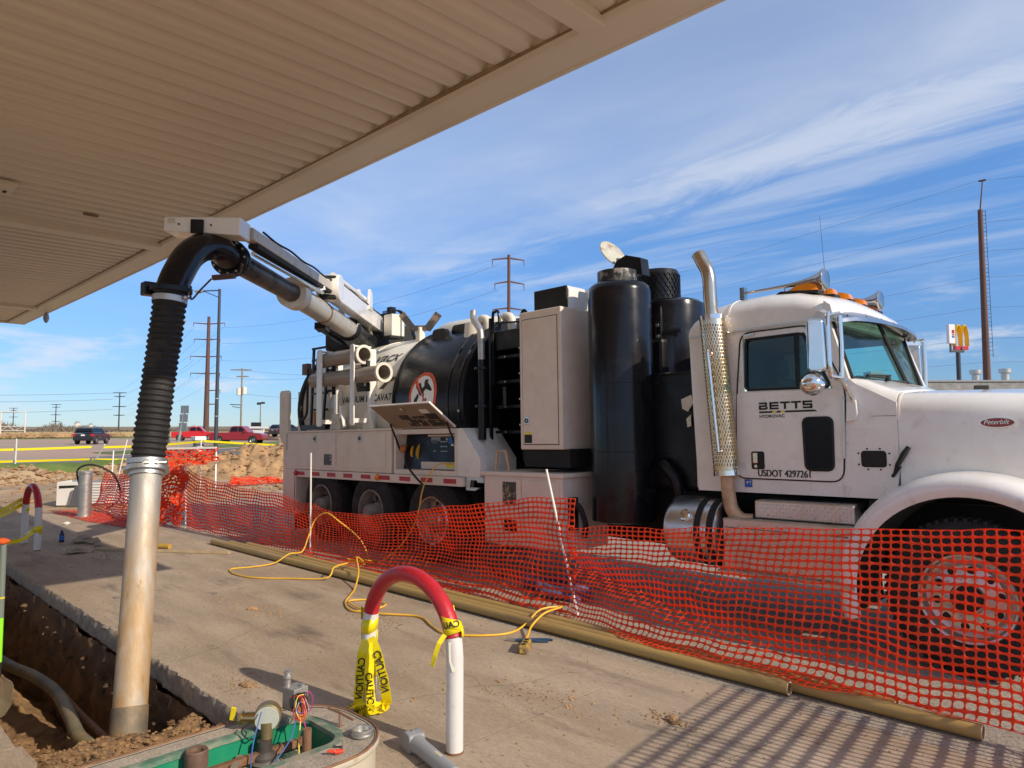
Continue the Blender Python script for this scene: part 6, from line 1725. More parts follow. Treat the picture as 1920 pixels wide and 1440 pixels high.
# ---- white stakes
SG = 'white fence stakes'
def stake(p0, p1, label, r=.012):
    mb = MB(); mb.cyl(p0, p1, r, r * .9, 8)
    o = tag(build('fence_stake', mb, M_stakes), label, 'stake', SG)
    return o
stake((-8.36, 4.70, 0), (-8.41, 4.71, 1.33), 'upright white stake in front of the rear wheels')
stake((-4.09, 4.91, 0), (-4.45, 4.90, 1.27), 'leaning white stake in front of the side toolbox')
stake((-12.15, 4.55, 0), (-12.5, 4.66, 1.05), 'white stake wrapped in mesh beside the bunched netting')
stake((-15.6, 4.38, 0), (-15.75, 4.7, 1.42), 'white stake right of the galvanised pipe stub')
stake((-20.1, 7.9, 0), (-20.4, 8.0, 1.35), 'white stake beside the sign pedestal', .016)
stake((-32.8, 5.87, 0), (-32.6, 5.85, 1.25), 'white tape stake at the far left by the road', .03)
stake((-32.3, 8.3, 0), (-31.4, 8.55, 1.0), 'leaning white tape stake left of the hose', .03)
stake((-24.0, 6.76, 0), (-24.4, 6.9, .95), 'short white stake in front of the sod bank', .02)
mb = MB(); mb.bar((-21.0, 6.95, 1.08), (-19.6, 8.1, 1.12), .05, .05); mb.bar((-21.0, 6.95, 0), (-21.0, 6.95, 1.1), .04, .04); mb.bar((-19.6, 8.1, 0), (-19.6, 8.1, 1.12), .04, .04)
tag(build('barrier_rail', mb, M_stakes, smooth=0), 'white rail on two posts holding orange mesh', 'barrier')
# ---- caution tape across the far side
def ribbon(pts, w, up=(0, 0, 1), twist=0.0, th=.0012):
    up = Vector(up)
    vs = []; fs = []
    pts = [Vector(p) for p in pts]
    k = len(pts)
    for i, p in enumerate(pts):
        t = (pts[min(i + 1, k - 1)] - pts[max(i - 1, 0)]).normalized()
        s = (up - t * up.dot(t)).normalized()
        s = Matrix.Rotation(twist * i / max(1, k - 1), 3, t) @ s
        n = t.cross(s) * th
        vs += [p - s * w / 2 - n, p + s * w / 2 - n, p + s * w / 2 + n, p - s * w / 2 + n]
    for i in range(k - 1):
        for q in range(4):
            fs.append((i * 4 + q, i * 4 + (q + 1) % 4, i * 4 + 4 + (q + 1) % 4, i * 4 + 4 + q))
    fs += [(3, 2, 1, 0), tuple((k - 1) * 4 + q for q in range(4))]
    return MB().add(vs, fs)
def sagline(a, b, sag, n=16):
    a = Vector(a); b = Vector(b)
    return [a.lerp(b, i / n) - Vector((0, 0, sag * 4 * (i / n) * (1 - i / n))) for i in range(n + 1)]
TGp = 'yellow caution tape lines'
for a, b, sg, lb, tw in (((-33.2, 3.0, .83), (-32.4, 8.35, .90), .03, 'upper yellow tape line from the far left stake', .0), ((-31.5, 8.5, .90), (-31.0, 12.3, 1.10), .05, 'upper yellow tape line behind the hose', .5), ((-31.0, 12.3, 1.10), (-29.5, 17.2, .80), .03, 'upper yellow tape line ending at the dirt mound', .3),
                         ((-33.2, 3.0, .40), (-32.6, 8.35, .40), .02, 'lower yellow tape line from the far left stake', .4), ((-32.2, 8.35, .40), (-31.3, 12.2, .35), .03, 'lower yellow tape line behind the hose', .0), ((-31.3, 12.2, .36), (-30.5, 13.9, .33), .02, 'short lower tape line right of the pedestal', .2)):
    tag(build('caution_tape', ribbon(sagline(a, b, sg), .085, twist=tw), M_tape, smooth=0), lb, 'tape', TGp)
mb = MB(); mb.prism([(-.05, 0), (.05, .0), (.06, .07), (0, .12), (-.06, .06)], 'y', -.01, .01); mb.xf(lambda p: Matrix.Rotation(R(45), 3, 'Z') @ (p * 2.2) + Vector((-30.6, 7.0, .12)))
tag(build('marker_flag', mb, M_tape, smooth=0), 'small yellow marker flag in the verge', 'flag')
# ---- sign post seen edge-on from behind and utility pedestal
t = thing('road_sign', (-34.15, 12.5, 0), 'leaning road sign seen from its grey back', 'road sign')
mb = MB(); mb.bar((-34.4, 12.3, 0), (-34.1, 12.6, 2.6), .09, .07); build('post', mb, M_galv, t, smooth=0)
for z in (1.72, 2.12, 2.52):
    mb = MB(); mb.box(-.26, .26, -.012, .012, -.18, .18); mb.xf(lambda p: Matrix.Rotation(R(20), 3, 'Z') @ p + Vector((-34.2 + z * .06, 12.42 + z * .06, z))); build('sign_plate', mb, M_grey, t, smooth=0)
t = thing('utility_pedestal', (-31.45, 12.2, 0), 'grey utility pedestal with white cap by the road', 'pedestal')
mb = MB(); mb.box(-31.63, -31.27, 12.05, 12.40, -.05, 1.12); build('cabinet', mb, mat('pedestal_grey', (.16, .17, .17), .6), t, smooth=0, bevel=.02)
mb = MB(); mb.box(-31.70, -31.20, 11.98, 12.47, 1.121, 1.30); build('cap', mb, M_stakes, t, smooth=0, bevel=.03)
mb = MB(); mb.box(-31.26, -31.25, 12.10, 12.35, .62, .86); mb.box(-31.58, -31.32, 12.03, 12.04, .62, .86); build('notice', mb, M_stakes, t, smooth=0)
# ---- dirt mound with broken asphalt
MX, MY = -24.3, 13.0
def mound(x, y):
    u = ((x - MX) * .80 + (y - MY) * .6) / 5.6; v = (-(x - MX) * .6 + (y - MY) * .80) / 2.6
    # ridge climbs to the right along the truck's far side
    a, b = (x - MX), (y - MY)
    s = (a * .35 + b * .94) / 6.0
    w = (a * .94 - b * .35) / 2.6
    r = math.sqrt((s * .95) ** 2 + w ** 2)
    h = max(0.0, 1 - r) ** .8 * (1.30 + .35 * s)
    h *= 1 + .20 * fbm(x, y, .9)
    h += (.22 * fbm(x, y, 1.6) + .13 * fbm(x, y, 4.0) + .05 * fbm(x, y, 11.0, 3)) * min(1, h * 3)
    return (x, y, -.06 + h)
mo = tag(heightfield('dirt_mound', -30.5, -20.0, 5.5, 21, 150, 200, mound, M_dirt), 'mound of tan excavated dirt behind the truck', 'dirt mound')
mb = MB()
for i in range(2200):
    x = rnd.uniform(-28, -21); y = rnd.uniform(7, 18); p = mound(x, y)
    if p[2] < .05 and rnd.random() < .8: continue
    clod(mb, (x, y, p[2] + .01), rnd.choice((.02, .03, .04, .06, .10)) * rnd.uniform(.6, 1.3), i, .65)
o = build('mound_clods', mb, M_dirt, mo, smooth=0, recalc=False)
o['kind'] = 'stuff'
AG = 'broken asphalt chunks'
for i, (x, y, s, lb) in enumerate(((-25.4, 9.6, .5, 'dark asphalt chunk low on the mound'), (-26.6, 10.6, .75, 'tilted asphalt slab on the mound beside the lamp'), (-27.2, 13.0, .6, 'asphalt chunk on top of the mound'), (-24.6, 10.9, .35, 'small asphalt chunk on the face of the mound'), (-27.0, 15.0, .7, 'asphalt slab near the mound crest by the truck'))):
    p = mound(x, y); g = random.Random(i)
    mb = MB(); poly = [(s * g.uniform(.6, 1.1) * math.cos(a), s * g.uniform(.4, .9) * math.sin(a)) for a in np.linspace(0, 2 * math.pi, 8)[:-1]]
    mb.prism(poly, 'z', -.06, .05)
    q = Matrix.Rotation(g.uniform(.1, .5), 3, 'Y') @ Matrix.Rotation(g.uniform(0, 6), 3, 'Z')
    mb.xf(lambda v: q @ v + Vector((p[0], p[1], p[2] + .07)))
    tag(build('asphalt_chunk', mb, mat('old_asphalt', (.13, .115, .10), .95, var=.3, vs=5), smooth=0), lb, 'asphalt chunk', AG)
# ---- galvanised stub, open white crate, hoses near it
t = thing('pipe_stub', (-15.05, 3.80, 0), 'upright galvanised pipe stub standing on the slab', 'pipe')
mb = MB(); mb.pipe((-15.05, 3.80, .0), (-15.05, 3.80, .83), .112, .104, 26); build('pipe', mb, M_galv, t)
mb = MB(); mb.pipe((-15.05, 3.80, .0), (-15.05, 3.80, .025), .145, .10, 26); build('flange', mb, M_galv, t)
mb = MB(); mb.pipe((-15.05, 3.80, .81), (-15.05, 3.80, .85), .128, .10, 26); build('top_collar', mb, M_galv, t)
mb = MB(); mb.tube(catmull([(-15.35, 3.78, .55), (-15.30, 3.72, .85), (-15.2, 3.85, .96), (-15.05, 4.02, .93), (-15.0, 4.25, .78), (-15.1, 4.4, .5), (-15.3, 4.45, .25), (-15.6, 4.3, .06)], 8), .018, 8)
tag(build('black_hose', mb, M_hose), 'black hose looped over behind the pipe stub', 'hose')
t = thing('open_crate', (-17.3, 4.4, 0), 'open white metal crate lying behind the pipe stub', 'crate')
Q0 = Vector((-17.72, 3.93, 0)); qa = Vector((.62, .78, 0)); qb = Vector((-.78, .62, 0))
def qx(p): return Q0 + qa * p.x + qb * p.y + Vector((0, 0, p.z))
mb = MB(); mb.box(0, .66, 0, .03, 0, .50).xf(qx); build('side_panel', mb, M_stakes, t, smooth=0, bevel=.006)
mb = MB(); mb.box(0, .03, .031, .6, 0, .50).xf(qx); mb2 = MB(); mb2.box(1.37, 1.40, .031, .6, 0, .50).xf(qx)
build('end_panel', mb, M_stakes, t, smooth=0, bevel=.006); build('end_panel', mb2, M_stakes, t, smooth=0, bevel=.006)
for k in range(8):
    mb = MB(); mb.box(.72, 1.36, 0, .02, .04 + k * .058, .075 + k * .058).xf(qx); build('slat', mb, M_stakes, t, smooth=0)
mb = MB(); mb.box(0, 1.40, .601, .63, 0, .50).xf(qx); build('back_panel', mb, M_grey, t, smooth=0, bevel=.006)
mb = MB(); mb.prism([(.34, .0), (.70, .0), (.62, .34), (.50, .44), (.44, .42)], 'y', -.16, -.12).xf(qx); build('panel_shade', mb, mat('painted_shade', (.10, .10, .11), .7), t, smooth=0)  # dark sheet added to draw the triangular shade on the crate panel
mb = MB(); mb.prism([(.05, .36), (.42, .38), (.42, .43), (.05, .42)], 'y', -.006, -.001).xf(qx); build('slot', mb, M_dark, t, smooth=0)
# ---- hoop guards
HG = 'red and white hoop guards'
def hoop(xa, xb, y, label, rtop=.84):
    t = thing('hoop_guard', ((xa + xb) / 2, y, 0), label, 'hoop guard', HG)
    c = (xa + xb) / 2; a = abs(xa - xb) / 2; zs = .45; b = rtop - zs
    r = .0445
    arc = []
    for i in range(37):
        th = math.pi * i / 36
        arc.append((c + a * math.cos(th), y, zs + b * math.sin(th) ** .9 if math.sin(th) > 1e-6 else zs))
    full = [p for p in arc if p[2] > .575]
    def at_z(s, z):
        k = ((z - zs) / b) ** (1 / .9); return (c + s * a * math.sqrt(max(0, 1 - k * k)), y, z)
    mb = MB(); mb.tube([at_z(1, .572)] + full + [at_z(-1, .572)], r, 24); build('red_arch', mb, M_red, t, smooth=60)
    for s in (1, -1):
        x = c + s * a
        mb = MB(); mb.tube([(x, y, 0), (x, y, .2), (x, y, .40), at_z(s, .475), at_z(s, .53), at_z(s, .571)], r, 24); lg = build('leg', mb, M_wpost, t, smooth=60)
        mb = MB(); mb.pipe((x, y, .001), (x, y, .012), r + .0015, r - .002, 24); build('rust_ring', mb, M_rust, lg)
    return t
hoop(-2.845, -3.62, 2.43, 'near red and white hoop guard draped with caution tape')
hoop(-11.4, -12.2, 2.33, 'far red and white hoop guard in the canopy shade')
# caution tape on the near hoop
ct = thing('caution_tape', (-3.62, 2.43, 0), 'torn yellow caution tape wound on the near hoop guard leg', 'tape')
M_tape2 = M_tape
def wrap_leg(x, y, z0, z1, turns, r=.0475, w=.075, ph=0):
    pts = []; vs = []; fs = []
    n = int(24 * turns)
    for i in range(n + 1):
        a = ph + 2 * math.pi * turns * i / n; z = z0 + (z1 - z0) * i / n
        rr = r + .0006 * i / 6
        wob = .008 * nz(i * .3, 2)
        for dz in (-w / 2, w / 2):
            vs.append((x + rr * math.cos(a), y + rr * math.sin(a), z + dz * (1 + .3 * nz(i * .4, dz * 50)) + wob))
    for i in range(n):
        fs.append((2 * i, 2 * i + 2, 2 * i + 3, 2 * i + 1))
    return MB().add(vs, fs)
def solid(o, th=.001):
    md = o.modifiers.new('thickness', 'SOLIDIFY'); md.thickness = th; md.offset = 1
    return o
solid(build('wound_tape', wrap_leg(-3.62, 2.43, .42, .56, 1.6, ph=.4), M_tape2, ct, smooth=60, recalc=False))
solid(build('wound_tape', wrap_leg(-3.62, 2.43, .05, .41, 1.2, ph=2.5, w=.11), M_tape2, ct, smooth=60, recalc=False))
# hanging strips face the photographer
vf = Vector((3.62, -2.43, 0)).normalized(); sfv = Vector((-vf.y, vf.x, 0))     # sfv points to picture right
if sfv.dot(Vector((.707, .707, 0))) < 0: sfv = -sfv
def strip(pts, w, txt=None, tx=0.0, flip=1, thk=.0012, name='hanging_strip'):
    """pts: (side offset from the leg, out offset, z)"""
    P = [Vector((-3.62, 2.43, 0)) + sfv * a + vf * b + Vector((0, 0, c)) for a, b, c in pts]
    P = catmull(P, 6)
    P = [p + vf * (.010 * nz(i * .45, w * 99)) + sfv * (.006 * nz(i * .33, w * 55 + 7)) for i, p in enumerate(P)]
    o = build(name, ribbon(P, w, up=(sfv + vf * .35 * (1 if w > .055 else -1)).normalized()), M_tape2, ct, smooth=40)
    if txt:
        vs, fs = text_geo(txt, w * 1.0, 0, .0012, .95)
        L = [0]
        for a, b in zip(P[:-1], P[1:]): L.append(L[-1] + (b - a).length)
        def on(u, v):
            u = max(0, min(L[-1] - 1e-4, u))
            for i in range(len(P) - 1):
                if u <= L[i + 1]: break
            f = (u - L[i]) / (L[i + 1] - L[i]); t = (P[i + 1] - P[i]).normalized(); p = P[i].lerp(P[i + 1], f)
            s = (sfv - t * sfv.dot(t)).normalized()
            return p + s * v + vf * (.0045 + abs(v) * .40)
        mb = MB(); mb.add([on(tx + a, flip * (b - w * .35)) for a, b in vs], fs)
        build('tape_lettering', mb, M_ink, o, smooth=0)
    return o
strip([(.00, .056, .43), (.040, .075, .36), (.068, .08, .25), (.092, .07, .14), (.105, .05, .05)], .058, 'CAUTION', .08, -1)
strip([(-.02, .055, .42), (-.040, .07, .34), (-.052, .06, .22), (-.060, .05, .10), (-.058, .045, .02)], .056, 'CAUTION', .10, -1)
strip([(.02, .06, .40), (.004, .085, .30), (.000, .09, .20), (.008, .08, .11), (.012, .07, .03)], .054, 'CAUTION CA', .16, 1)
strip([(.10, .05, .055), (.075, .065, .03), (.01, .08, .02), (-.05, .07, .015), (-.07, .06, .012)], .07, None, name='crumpled_tape')
mb = MB()
for i in range(10):
    a = rnd.uniform(0, 6.28); c = Vector((-3.62, 2.43, .02)) + sfv * rnd.uniform(-.07, .13) + vf * rnd.uniform(.03, .1)
    p = [c + Vector((rnd.gauss(0, .03), rnd.gauss(0, .03), rnd.uniform(0, .06))) for _ in range(4)]
    mb.add(p, [(0, 1, 2), (0, 2, 3)])
solid(build('crumpled_tape', mb, M_tape2, ct, smooth=0, recalc=False))
mb = MB(); mb.add([Vector((-3.62, 2.43, 0)) + sfv * a + vf * .052 + Vector((0, 0, z)) for a, z in ((-.05, .02), (-.02, .03), (.0, .012), (-.12, .003))], [(0, 1, 2, 3)])
solid(build('tape_tail', mb, M_tape2, ct, smooth=0, recalc=False))
# short wrap on the right shoulder with a dangling tail
c2 = thing('caution_tape', (-2.87, 2.43, .66), 'short yellow tape knot on the right shoulder of the near hoop', 'tape')
ctr = Vector((-2.855, 2.43, .605)); axd = Vector((-.28, 0, 1)).normalized(); fa, fb = frame(axd)
for z0, z1, tr, ph in ((.0, .10, .9, .2), (.02, -.01, 1.0, 1.4)):
    vs = []; fs = []
    n = 26
    for i in range(n + 1):
        a = ph + 2 * math.pi * tr * i / n; z = z0 + (z1 - z0) * i / n
        for dz in (-.026, .026):
            vs.append(ctr + axd * (z + dz) + (fa * math.cos(a) + fb * math.sin(a)) * (.049 + .0008 * i / 8))
    for i in range(n): fs.append((2 * i, 2 * i + 2, 2 * i + 3, 2 * i + 1))
    solid(build('wound_tape', MB().add(vs, fs), M_tape2, c2, smooth=60, recalc=False))
vs, fs = text_geo('CAU', .045, 0, .001)
def cylp(u, v):
    a = math.atan2(-(Vector((2.855, -2.43, 0)).normalized().dot(fb)) * -1, Vector((2.855, -2.43, 0)).normalized().dot(fa))
    aa = a + (u - .04) / .0515
    return ctr + axd * (v + .02) + (fa * math.cos(aa) + fb * math.sin(aa)) * .0528
build('tape_lettering', MB().add([cylp(a, b) for a, b in vs], fs), M_ink, c2, smooth=0)
vf2 = Vector((2.87, -2.43, 0)).normalized(); sf2 = Vector((-vf2.y, vf2.x, 0))
pp = [Vector((-2.87, 2.43, .60)) - sf2 * .035 + vf2 * .055, Vector((-2.87, 2.43, .56)) - sf2 * .065 + vf2 * .07, Vector((-2.87, 2.43, .50)) - sf2 * .085 + vf2 * .07, Vector((-2.87, 2.43, .445)) - sf2 * .10 + vf2 * .065]
build('tape_tail', ribbon(pp, .024, up=sf2, twist=.8), M_tape2, c2, smooth=0)
build('tape_tail', ribbon([Vector((-2.87, 2.43, .56)) + vf2 * .052, Vector((-2.865, 2.43, .47)) + vf2 * .054, Vector((-2.86, 2.43, .42)) + vf2 * .056 + sf2 * .012], .034, up=sf2), mat('pale_tape_back', (.75, .73, .60), .4), c2, smooth=0)
# tape on the far hoop
c3 = thing('caution_tape', (-11.8, 2.33, 0), 'yellow caution tape knotted round the far hoop guard', 'tape')
solid(build('wound_tape', wrap_leg(-12.2, 2.33, .50, .62, 1.4), M_tape2, c3, smooth=60, recalc=False))
solid(build('wound_tape', wrap_leg(-11.4, 2.33, .26, .30, 1.2), M_tape2, c3, smooth=60, recalc=False))
for a, b, sg in (((-12.15, 2.28, .64), (-11.6, 1.6, .40), .02), ((-12.2, 2.28, .56), (-11.6, 1.55, .36), .04), ((-11.45, 2.28, .30), (-12.1, 2.3, .16), .02), ((-11.4, 2.28, .27), (-11.55, 2.0, .14), .06), ((-11.9, 2.2, .1), (-11.5, 1.75, .16), .03)):
    build('loose_strip', ribbon(sagline(a, b, sg, 10), .055, twist=1.5), M_tape2, c3, smooth=0)
# ---- long tan pipes on the ground
PG = 'long tan conduit pipes'
for x0, x1, ya, yb, z, r, lb in ((-10.25, -1.97, 4.225, 4.40, .042, .041, 'tan pipe nearest the hoop with a short pale end'), (-9.9, -.97, 4.325, 4.495, .042, .041, 'long tan pipe whose pale end reaches toward the corner'), (-9.6, -1.42, 4.44, 4.60, .042, .041, 'tan pipe farthest back under the orange mesh')):
    mb = MB(); mb.pipe((x0, ya, z), (x1, yb, z), r, r - .007, 24); o = build('conduit_pipe', mb, M_pipey); tag(o, lb, 'pipe', PG)
    mb = MB(); mb.pipe((x1 - .002, yb, z), (x1 + .002, yb, z), r + .0005, r - .0075, 24); build('cut_end', mb, M_pipein, o)
    if r > .04:
        mb = MB(); mb.pipe(((x0 + x1) / 2 - .06, (ya + yb) / 2, z), ((x0 + x1) / 2 + .06, (ya + yb) / 2, z), r + .003, r - .001, 24); build('coupler', mb, M_pipey, o)
# ---- yellow extension cord
cord = thing('extension_cord', (-5.5, 3.9, 0), 'yellow extension cord looping from the control cabinet over the slab', 'cord')
zc = .012
c_a = catmull([(-6.62, 5.585, 1.22), (-6.70, 5.42, 1.20), (-6.82, 5.32, .95), (-6.88, 5.28, .60), (-6.93, 5.20, .40), (-7.02, 5.1, .22), (-7.15, 5.0, .09), (-7.30, 4.98, .03), (-7.42, 4.98, .03)], 8)
build('cord_run', MB().tube(c_a, .0085, 8), M_yellow, cord)
c_b = catmull([(-7.42, 4.98, .03), (-7.50, 4.88, .30), (-7.70, 4.70, .52), (-7.92, 4.66, .60), (-8.12, 4.62, .50), (-8.15, 4.55, .30), (-8.12, 4.45, .13), (-8.10, 4.27, .125), (-8.15, 4.10, .03), (-8.20, 3.85, zc), (-8.25, 3.62, zc), (-7.95, 3.53, zc), (-7.6, 3.6, zc), (-7.3, 3.84, zc), (-6.95, 4.10, .03), (-6.98, 4.22, .125), (-7.02, 4.45, .14), (-7.0, 4.6, .14)], 8)
build('cord_run', MB().tube(c_b, .0085, 8), M_yellow, cord)
c_c = catmull([(-7.0, 4.6, .14), (-6.85, 4.42, .22), (-6.55, 4.25, .13), (-6.35, 4.08, .02), (-6.15, 3.90, zc), (-5.92, 3.70, zc), (-5.62, 3.58, zc), (-5.50, 3.72, .016), (-5.58, 3.92, .018), (-5.85, 3.92, zc), (-5.90, 3.72, .02), (-5.42, 3.66, .018), (-5.05, 3.88, zc), (-4.72, 3.78, zc), (-4.48, 3.72, zc), (-4.25, 3.86, zc), (-4.12, 4.08, zc), (-4.15, 4.30, .03), (-4.12, 4.45, .13), (-4.05, 4.62, .14), (-4.0, 4.58, .15), (-4.02, 4.40, .13), (-4.02, 4.25, .06), (-3.93, 4.10, .02), (-3.86, 4.0, .03)], 8)
build('cord_run', MB().tube(c_c, .0085, 8), M_yellow, cord)
mb = MB()
for k in range(4):
    pts = [(-7.55 + .17 * math.cos(a) + .02 * k, 4.92 + .10 * math.sin(a + k), .02 + .012 * k + .01 * math.sin(2 * a)) for a in np.linspace(0, 6.0, 26)]
    mb.tube(pts, .0085, 7)
build('cord_coil', mb, M_yellow, cord)
mb = MB()
for k in range(14):
    t0 = .04 + k * .022
    i = int(t0 * len(c_b)); mb.tube([c_b[i], c_b[i] + (c_b[i + 1] - c_b[i]) * .4], .0105, 7)
build('tape_wrap', mb, mat('orange_wrap', (.75, .16, .03), .6), cord)
t = thing('outlet_block', (-3.74, 3.88, 0), 'muddy yellow power outlet block at the cord end', 'power outlet')
od = Vector((.55, -.83, 0)).normalized(); on_ = Vector((.83, .55, 0))
c0 = Vector((-3.74, 3.88, .035))
M_outl = mat('dirty_outlet_yellow', (.55, .36, .05), .6, var=.3, vs=20, col2=(.16, .11, .07), c2s=18, c2=(.45, .6))
mb = MB(); mb.bar(c0 - od * .10, c0 + od * .10, .065, .06); build('housing', mb, M_outl, t, smooth=0, bevel=.01)
mb = MB(); mb.cyl(c0 - od * .15, c0 - od * .09, .015, .022, 10); build('strain_relief', mb, M_outl, t)
mb = MB()
for k in (-.05, 0, .05): mb.box(-.018, .018, -.014, .014, -.001, .004); 
mb = MB()
for k in (-.06, 0.0, .06):
    p = c0 + od * k + Vector((0, 0, .0305)); mb.cyl(p, p + Vector((0, 0, .003)), .018, n=12)
build('socket', mb, M_dark, t)
t = thing('pliers', (-3.85, 4.06, 0), 'pliers with blue grips lying beside the outlet block', 'pliers')
for s in (-1, 1):
    mb = MB(); mb.tube(catmull([(-3.95 , 4.00 + .012 * s, .012), (-3.89, 4.05 + .02 * s, .014), (-3.81, 4.12 + .034 * s, .014), (-3.75, 4.17 + .026 * s, .012)], 5), .009, 8); build('grip', mb, mat('blue_grip', (.02, .06, .12), .5), t)
mb = MB(); mb.bar((-3.95, 4.0, .012), (-4.01, 3.95, .012), .03, .014, .012, .01); build('jaw', mb, M_galv, t, smooth=0)
# ---- pump island with opened sump
isl = thing('pump_island', (-3.24, .8, 0), 'rounded concrete pump island with an opened green sump', 'pump island')
IX0, IX1, IYE = -3.60, -2.86, 2.10
def rr(x0, x1, y0, y1, r, n=8, rb=.02):
    o = []
    for cx, cy, a0, rad in ((x1 - rb, y0 + rb, -90, rb), (x1 - r, y1 - r, 0, r), (x0 + r, y1 - r, 90, r), (x0 + rb, y0 + rb, 180, rb)):
        for i in range(n + 1):
            a = R(a0 + 90 * i / n); o.append((cx + rad * math.cos(a), cy + rad * math.sin(a)))
    return o
OUT = rr(IX0, IX1, -2.2, IYE, .30)
INN = rr(-3.48, -3.07, -1.2, 1.93, .10)
n = len(OUT)
wavy = [(x + .008 * nz(x * 9, y * 9), y + .008 * nz(y * 7, x * 9)) for x, y in INN]
mb = MB()
vs = [(x, y, .155) for x, y in OUT] + [(x, y, .150) for x, y in wavy] + [(x, y, .09) for x, y in wavy]
mb.add(vs, [(i, (i + 1) % n, n + (i + 1) % n, n + i) for i in range(n)] + [(n + i, n + (i + 1) % n, 2 * n + (i + 1) % n, 2 * n + i) for i in range(n)])
build('island_top', mb, M_island, isl, smooth=40)
mb = MB()
sc = [(1.0, .148, .012), (1.0, .165, .006), (1.0, .160, -.004)]
rings = []
cxm, cym = (IX0 + IX1) / 2, 0
def offs(poly, d):
    o = []
    k = len(poly)
    for i in range(k):
        a = Vector((*poly[i - 1], 0)); b = Vector((*poly[(i + 1) % k], 0)); t_ = (b - a).normalized()
        o.append((poly[i][0] + t_.y * d, poly[i][1] - t_.x * d))
    return o
rings = [[(x, y, z) for x, y in offs(OUT, d)] for d, z in ((.0, .159), (.012, .160), (.020, .152), (.021, .138), (.014, .128), (.004, .120), (.002, 0.0), (-.02, 0.0))]
mb.loft(rings, caps=False)
build('steel_form', mb, M_islside, isl, smooth=40)
mb = MB()
ed = offs(OUT, .0125)
mb.tube([(x, y, .162 + .002 * nz(x * 20, y * 20)) for x, y in ed[8:30]], .006, 6)
build('rusty_edge', mb, M_rust, isl)
lin = offs(wavy, -.002)
mb = MB(); mb.loft([[(x, y, z) for x, y in lin] for z in (.145, -.25, -.62)], caps=False); mb.add([(x, y, -.62) for x, y in lin], [tuple(range(n))])
sump = build('sump_liner', mb, M_greenl, isl, smooth=40)
mb = MB(); mb.loft([[(x, y, z) for x, y in offs(wavy, d)] for d, z in ((.035, .1515), (.0, .154), (-.012, .150), (-.014, .13))], caps=False); build('green_lip', mb, mat('worn_green_lip', (.10, .20, .13), .6, var=.3, vs=12, col2=(.36, .31, .23), c2s=9, c2=(.42, .6)), isl, smooth=40)
def IP(name, mb, m, parent=None, **k): return build(name, mb, m, parent or sump, **k)
IP('support_bar', MB().bar((-3.40, -1.0, .055), (-3.40, 1.90, .055), .03, .035), M_rust, smooth=0)
IP('support_bar', MB().bar((-3.43, -1.0, -.01), (-3.43, 1.90, -.01), .05, .012), M_galv, smooth=0)
IP('support_bar', MB().bar((-3.38, -1.0, -.06), (-3.38, 1.90, -.06), .03, .03), M_rust, smooth=0)
IP('cross_bar', MB().bar((-3.40, 1.52, .045), (-3.10, 1.50, .02), .04, .04), M_rust, smooth=0)
IP('cross_bar', MB().bar((-3.44, 1.58, .06), (-3.10, 1.30, .05), .03, .02), M_wood, smooth=0)
IP('riser_pipe', MB().cyl((-3.42, 1.36, -.5), (-3.42, 1.36, .10), .035, n=16), M_dark)
IP('riser_cap', MB().lathe([(.05, .09), (.052, .13), (.050, .165), (.046, .17), (.030, .165), (.028, .15)], (-3.42, 1.36, 0), (0, 0, 1), 20), mat('rusty_cap', (.20, .12, .08), .7, .3, var=.3, vs=20))
IP('riser_pipe', MB().cyl((-3.24, 1.82, -.5), (-3.24, 1.82, .18), .022, n=14), M_rust)
vl = IP('shear_valve', MB().cyl((-3.40, 1.68, -.35), (-3.40, 1.68, .12), .036, n=16).lathe([(.05, -.12), (.056, -.10), (.056, -.05), (.045, -.03), (.06, .0), (.06, .03), (.04, .05)], (-3.40, 1.68, .02), (0, 0, 1), 16), mat('dirty_cast_iron', (.10, .085, .075), .6, .4, var=.3, vs=15))
IP('valve_ring', MB().pipe((-3.40, 1.68, .02), (-3.40, 1.68, .035), .065, .03, 18), M_galv, vl)
mt = Vector((-3.42, 1.70, .215)); md_ = Vector((.74, -.50, -.05)).normalized()
mtr = IP('meter_head', MB().lathe([(.03, -.07), (.062, -.06), (.066, -.02), (.066, .0), (.05, .01)], mt, md_, 22).cyl(mt - Vector((0, 0, .10)), mt - Vector((0, 0, .02)), .03, n=12), mat('olive_bronze', (.26, .20, .10), .45, .5, var=.2, vs=12))
IP('meter_face', MB().lathe([(.060, .011), (.058, .016), (.01, .017)], mt, md_, 22), mat('pale_meter_face', (.48, .50, .42), .6, var=.15, vs=14), mtr)
ml = Vector((-.707, -.707, 0))
IP('brass_union', MB().cyl(mt + ml * .05, mt + ml * .12, .030, .027, 14).cyl(mt + ml * .12, mt + ml * .135, .034, n=6), mat('brass', (.55, .40, .17), .3, 1.0), mtr)
IP('yellow_tag', MB().box(-.012, .012, -.004, .004, -.035, .035).xf(lambda p: Matrix.Rotation(.3, 3, 'Y') @ Matrix.Rotation(R(45), 3, 'Z') @ p + mt + ml * .17 + Vector((0, 0, .02))), M_tape, mtr, smooth=0, bevel=.002)
jb = IP('junction_box', MB().box(-.045, .045, -.045, .045, -.055, .055).xf(lambda p: Matrix.Rotation(R(12), 3, 'Z') @ p + Vector((-3.40, 1.84, .285))), mat('box_cast_grey', (.33, .31, .28), .55, .4, var=.2, vs=15), smooth=0, bevel=.004)
jf = Vector((math.cos(R(-32)), math.sin(R(-32)), 0))
IP('box_opening', MB().lathe([(.042, .0), (.044, .012), (.040, .014), (.036, .008), (.01, .006)], Vector((-3.40, 1.84, .285)) + Vector((.047, -.012, -.005)), (.98, -.2, 0), 20), M_dark, jb)
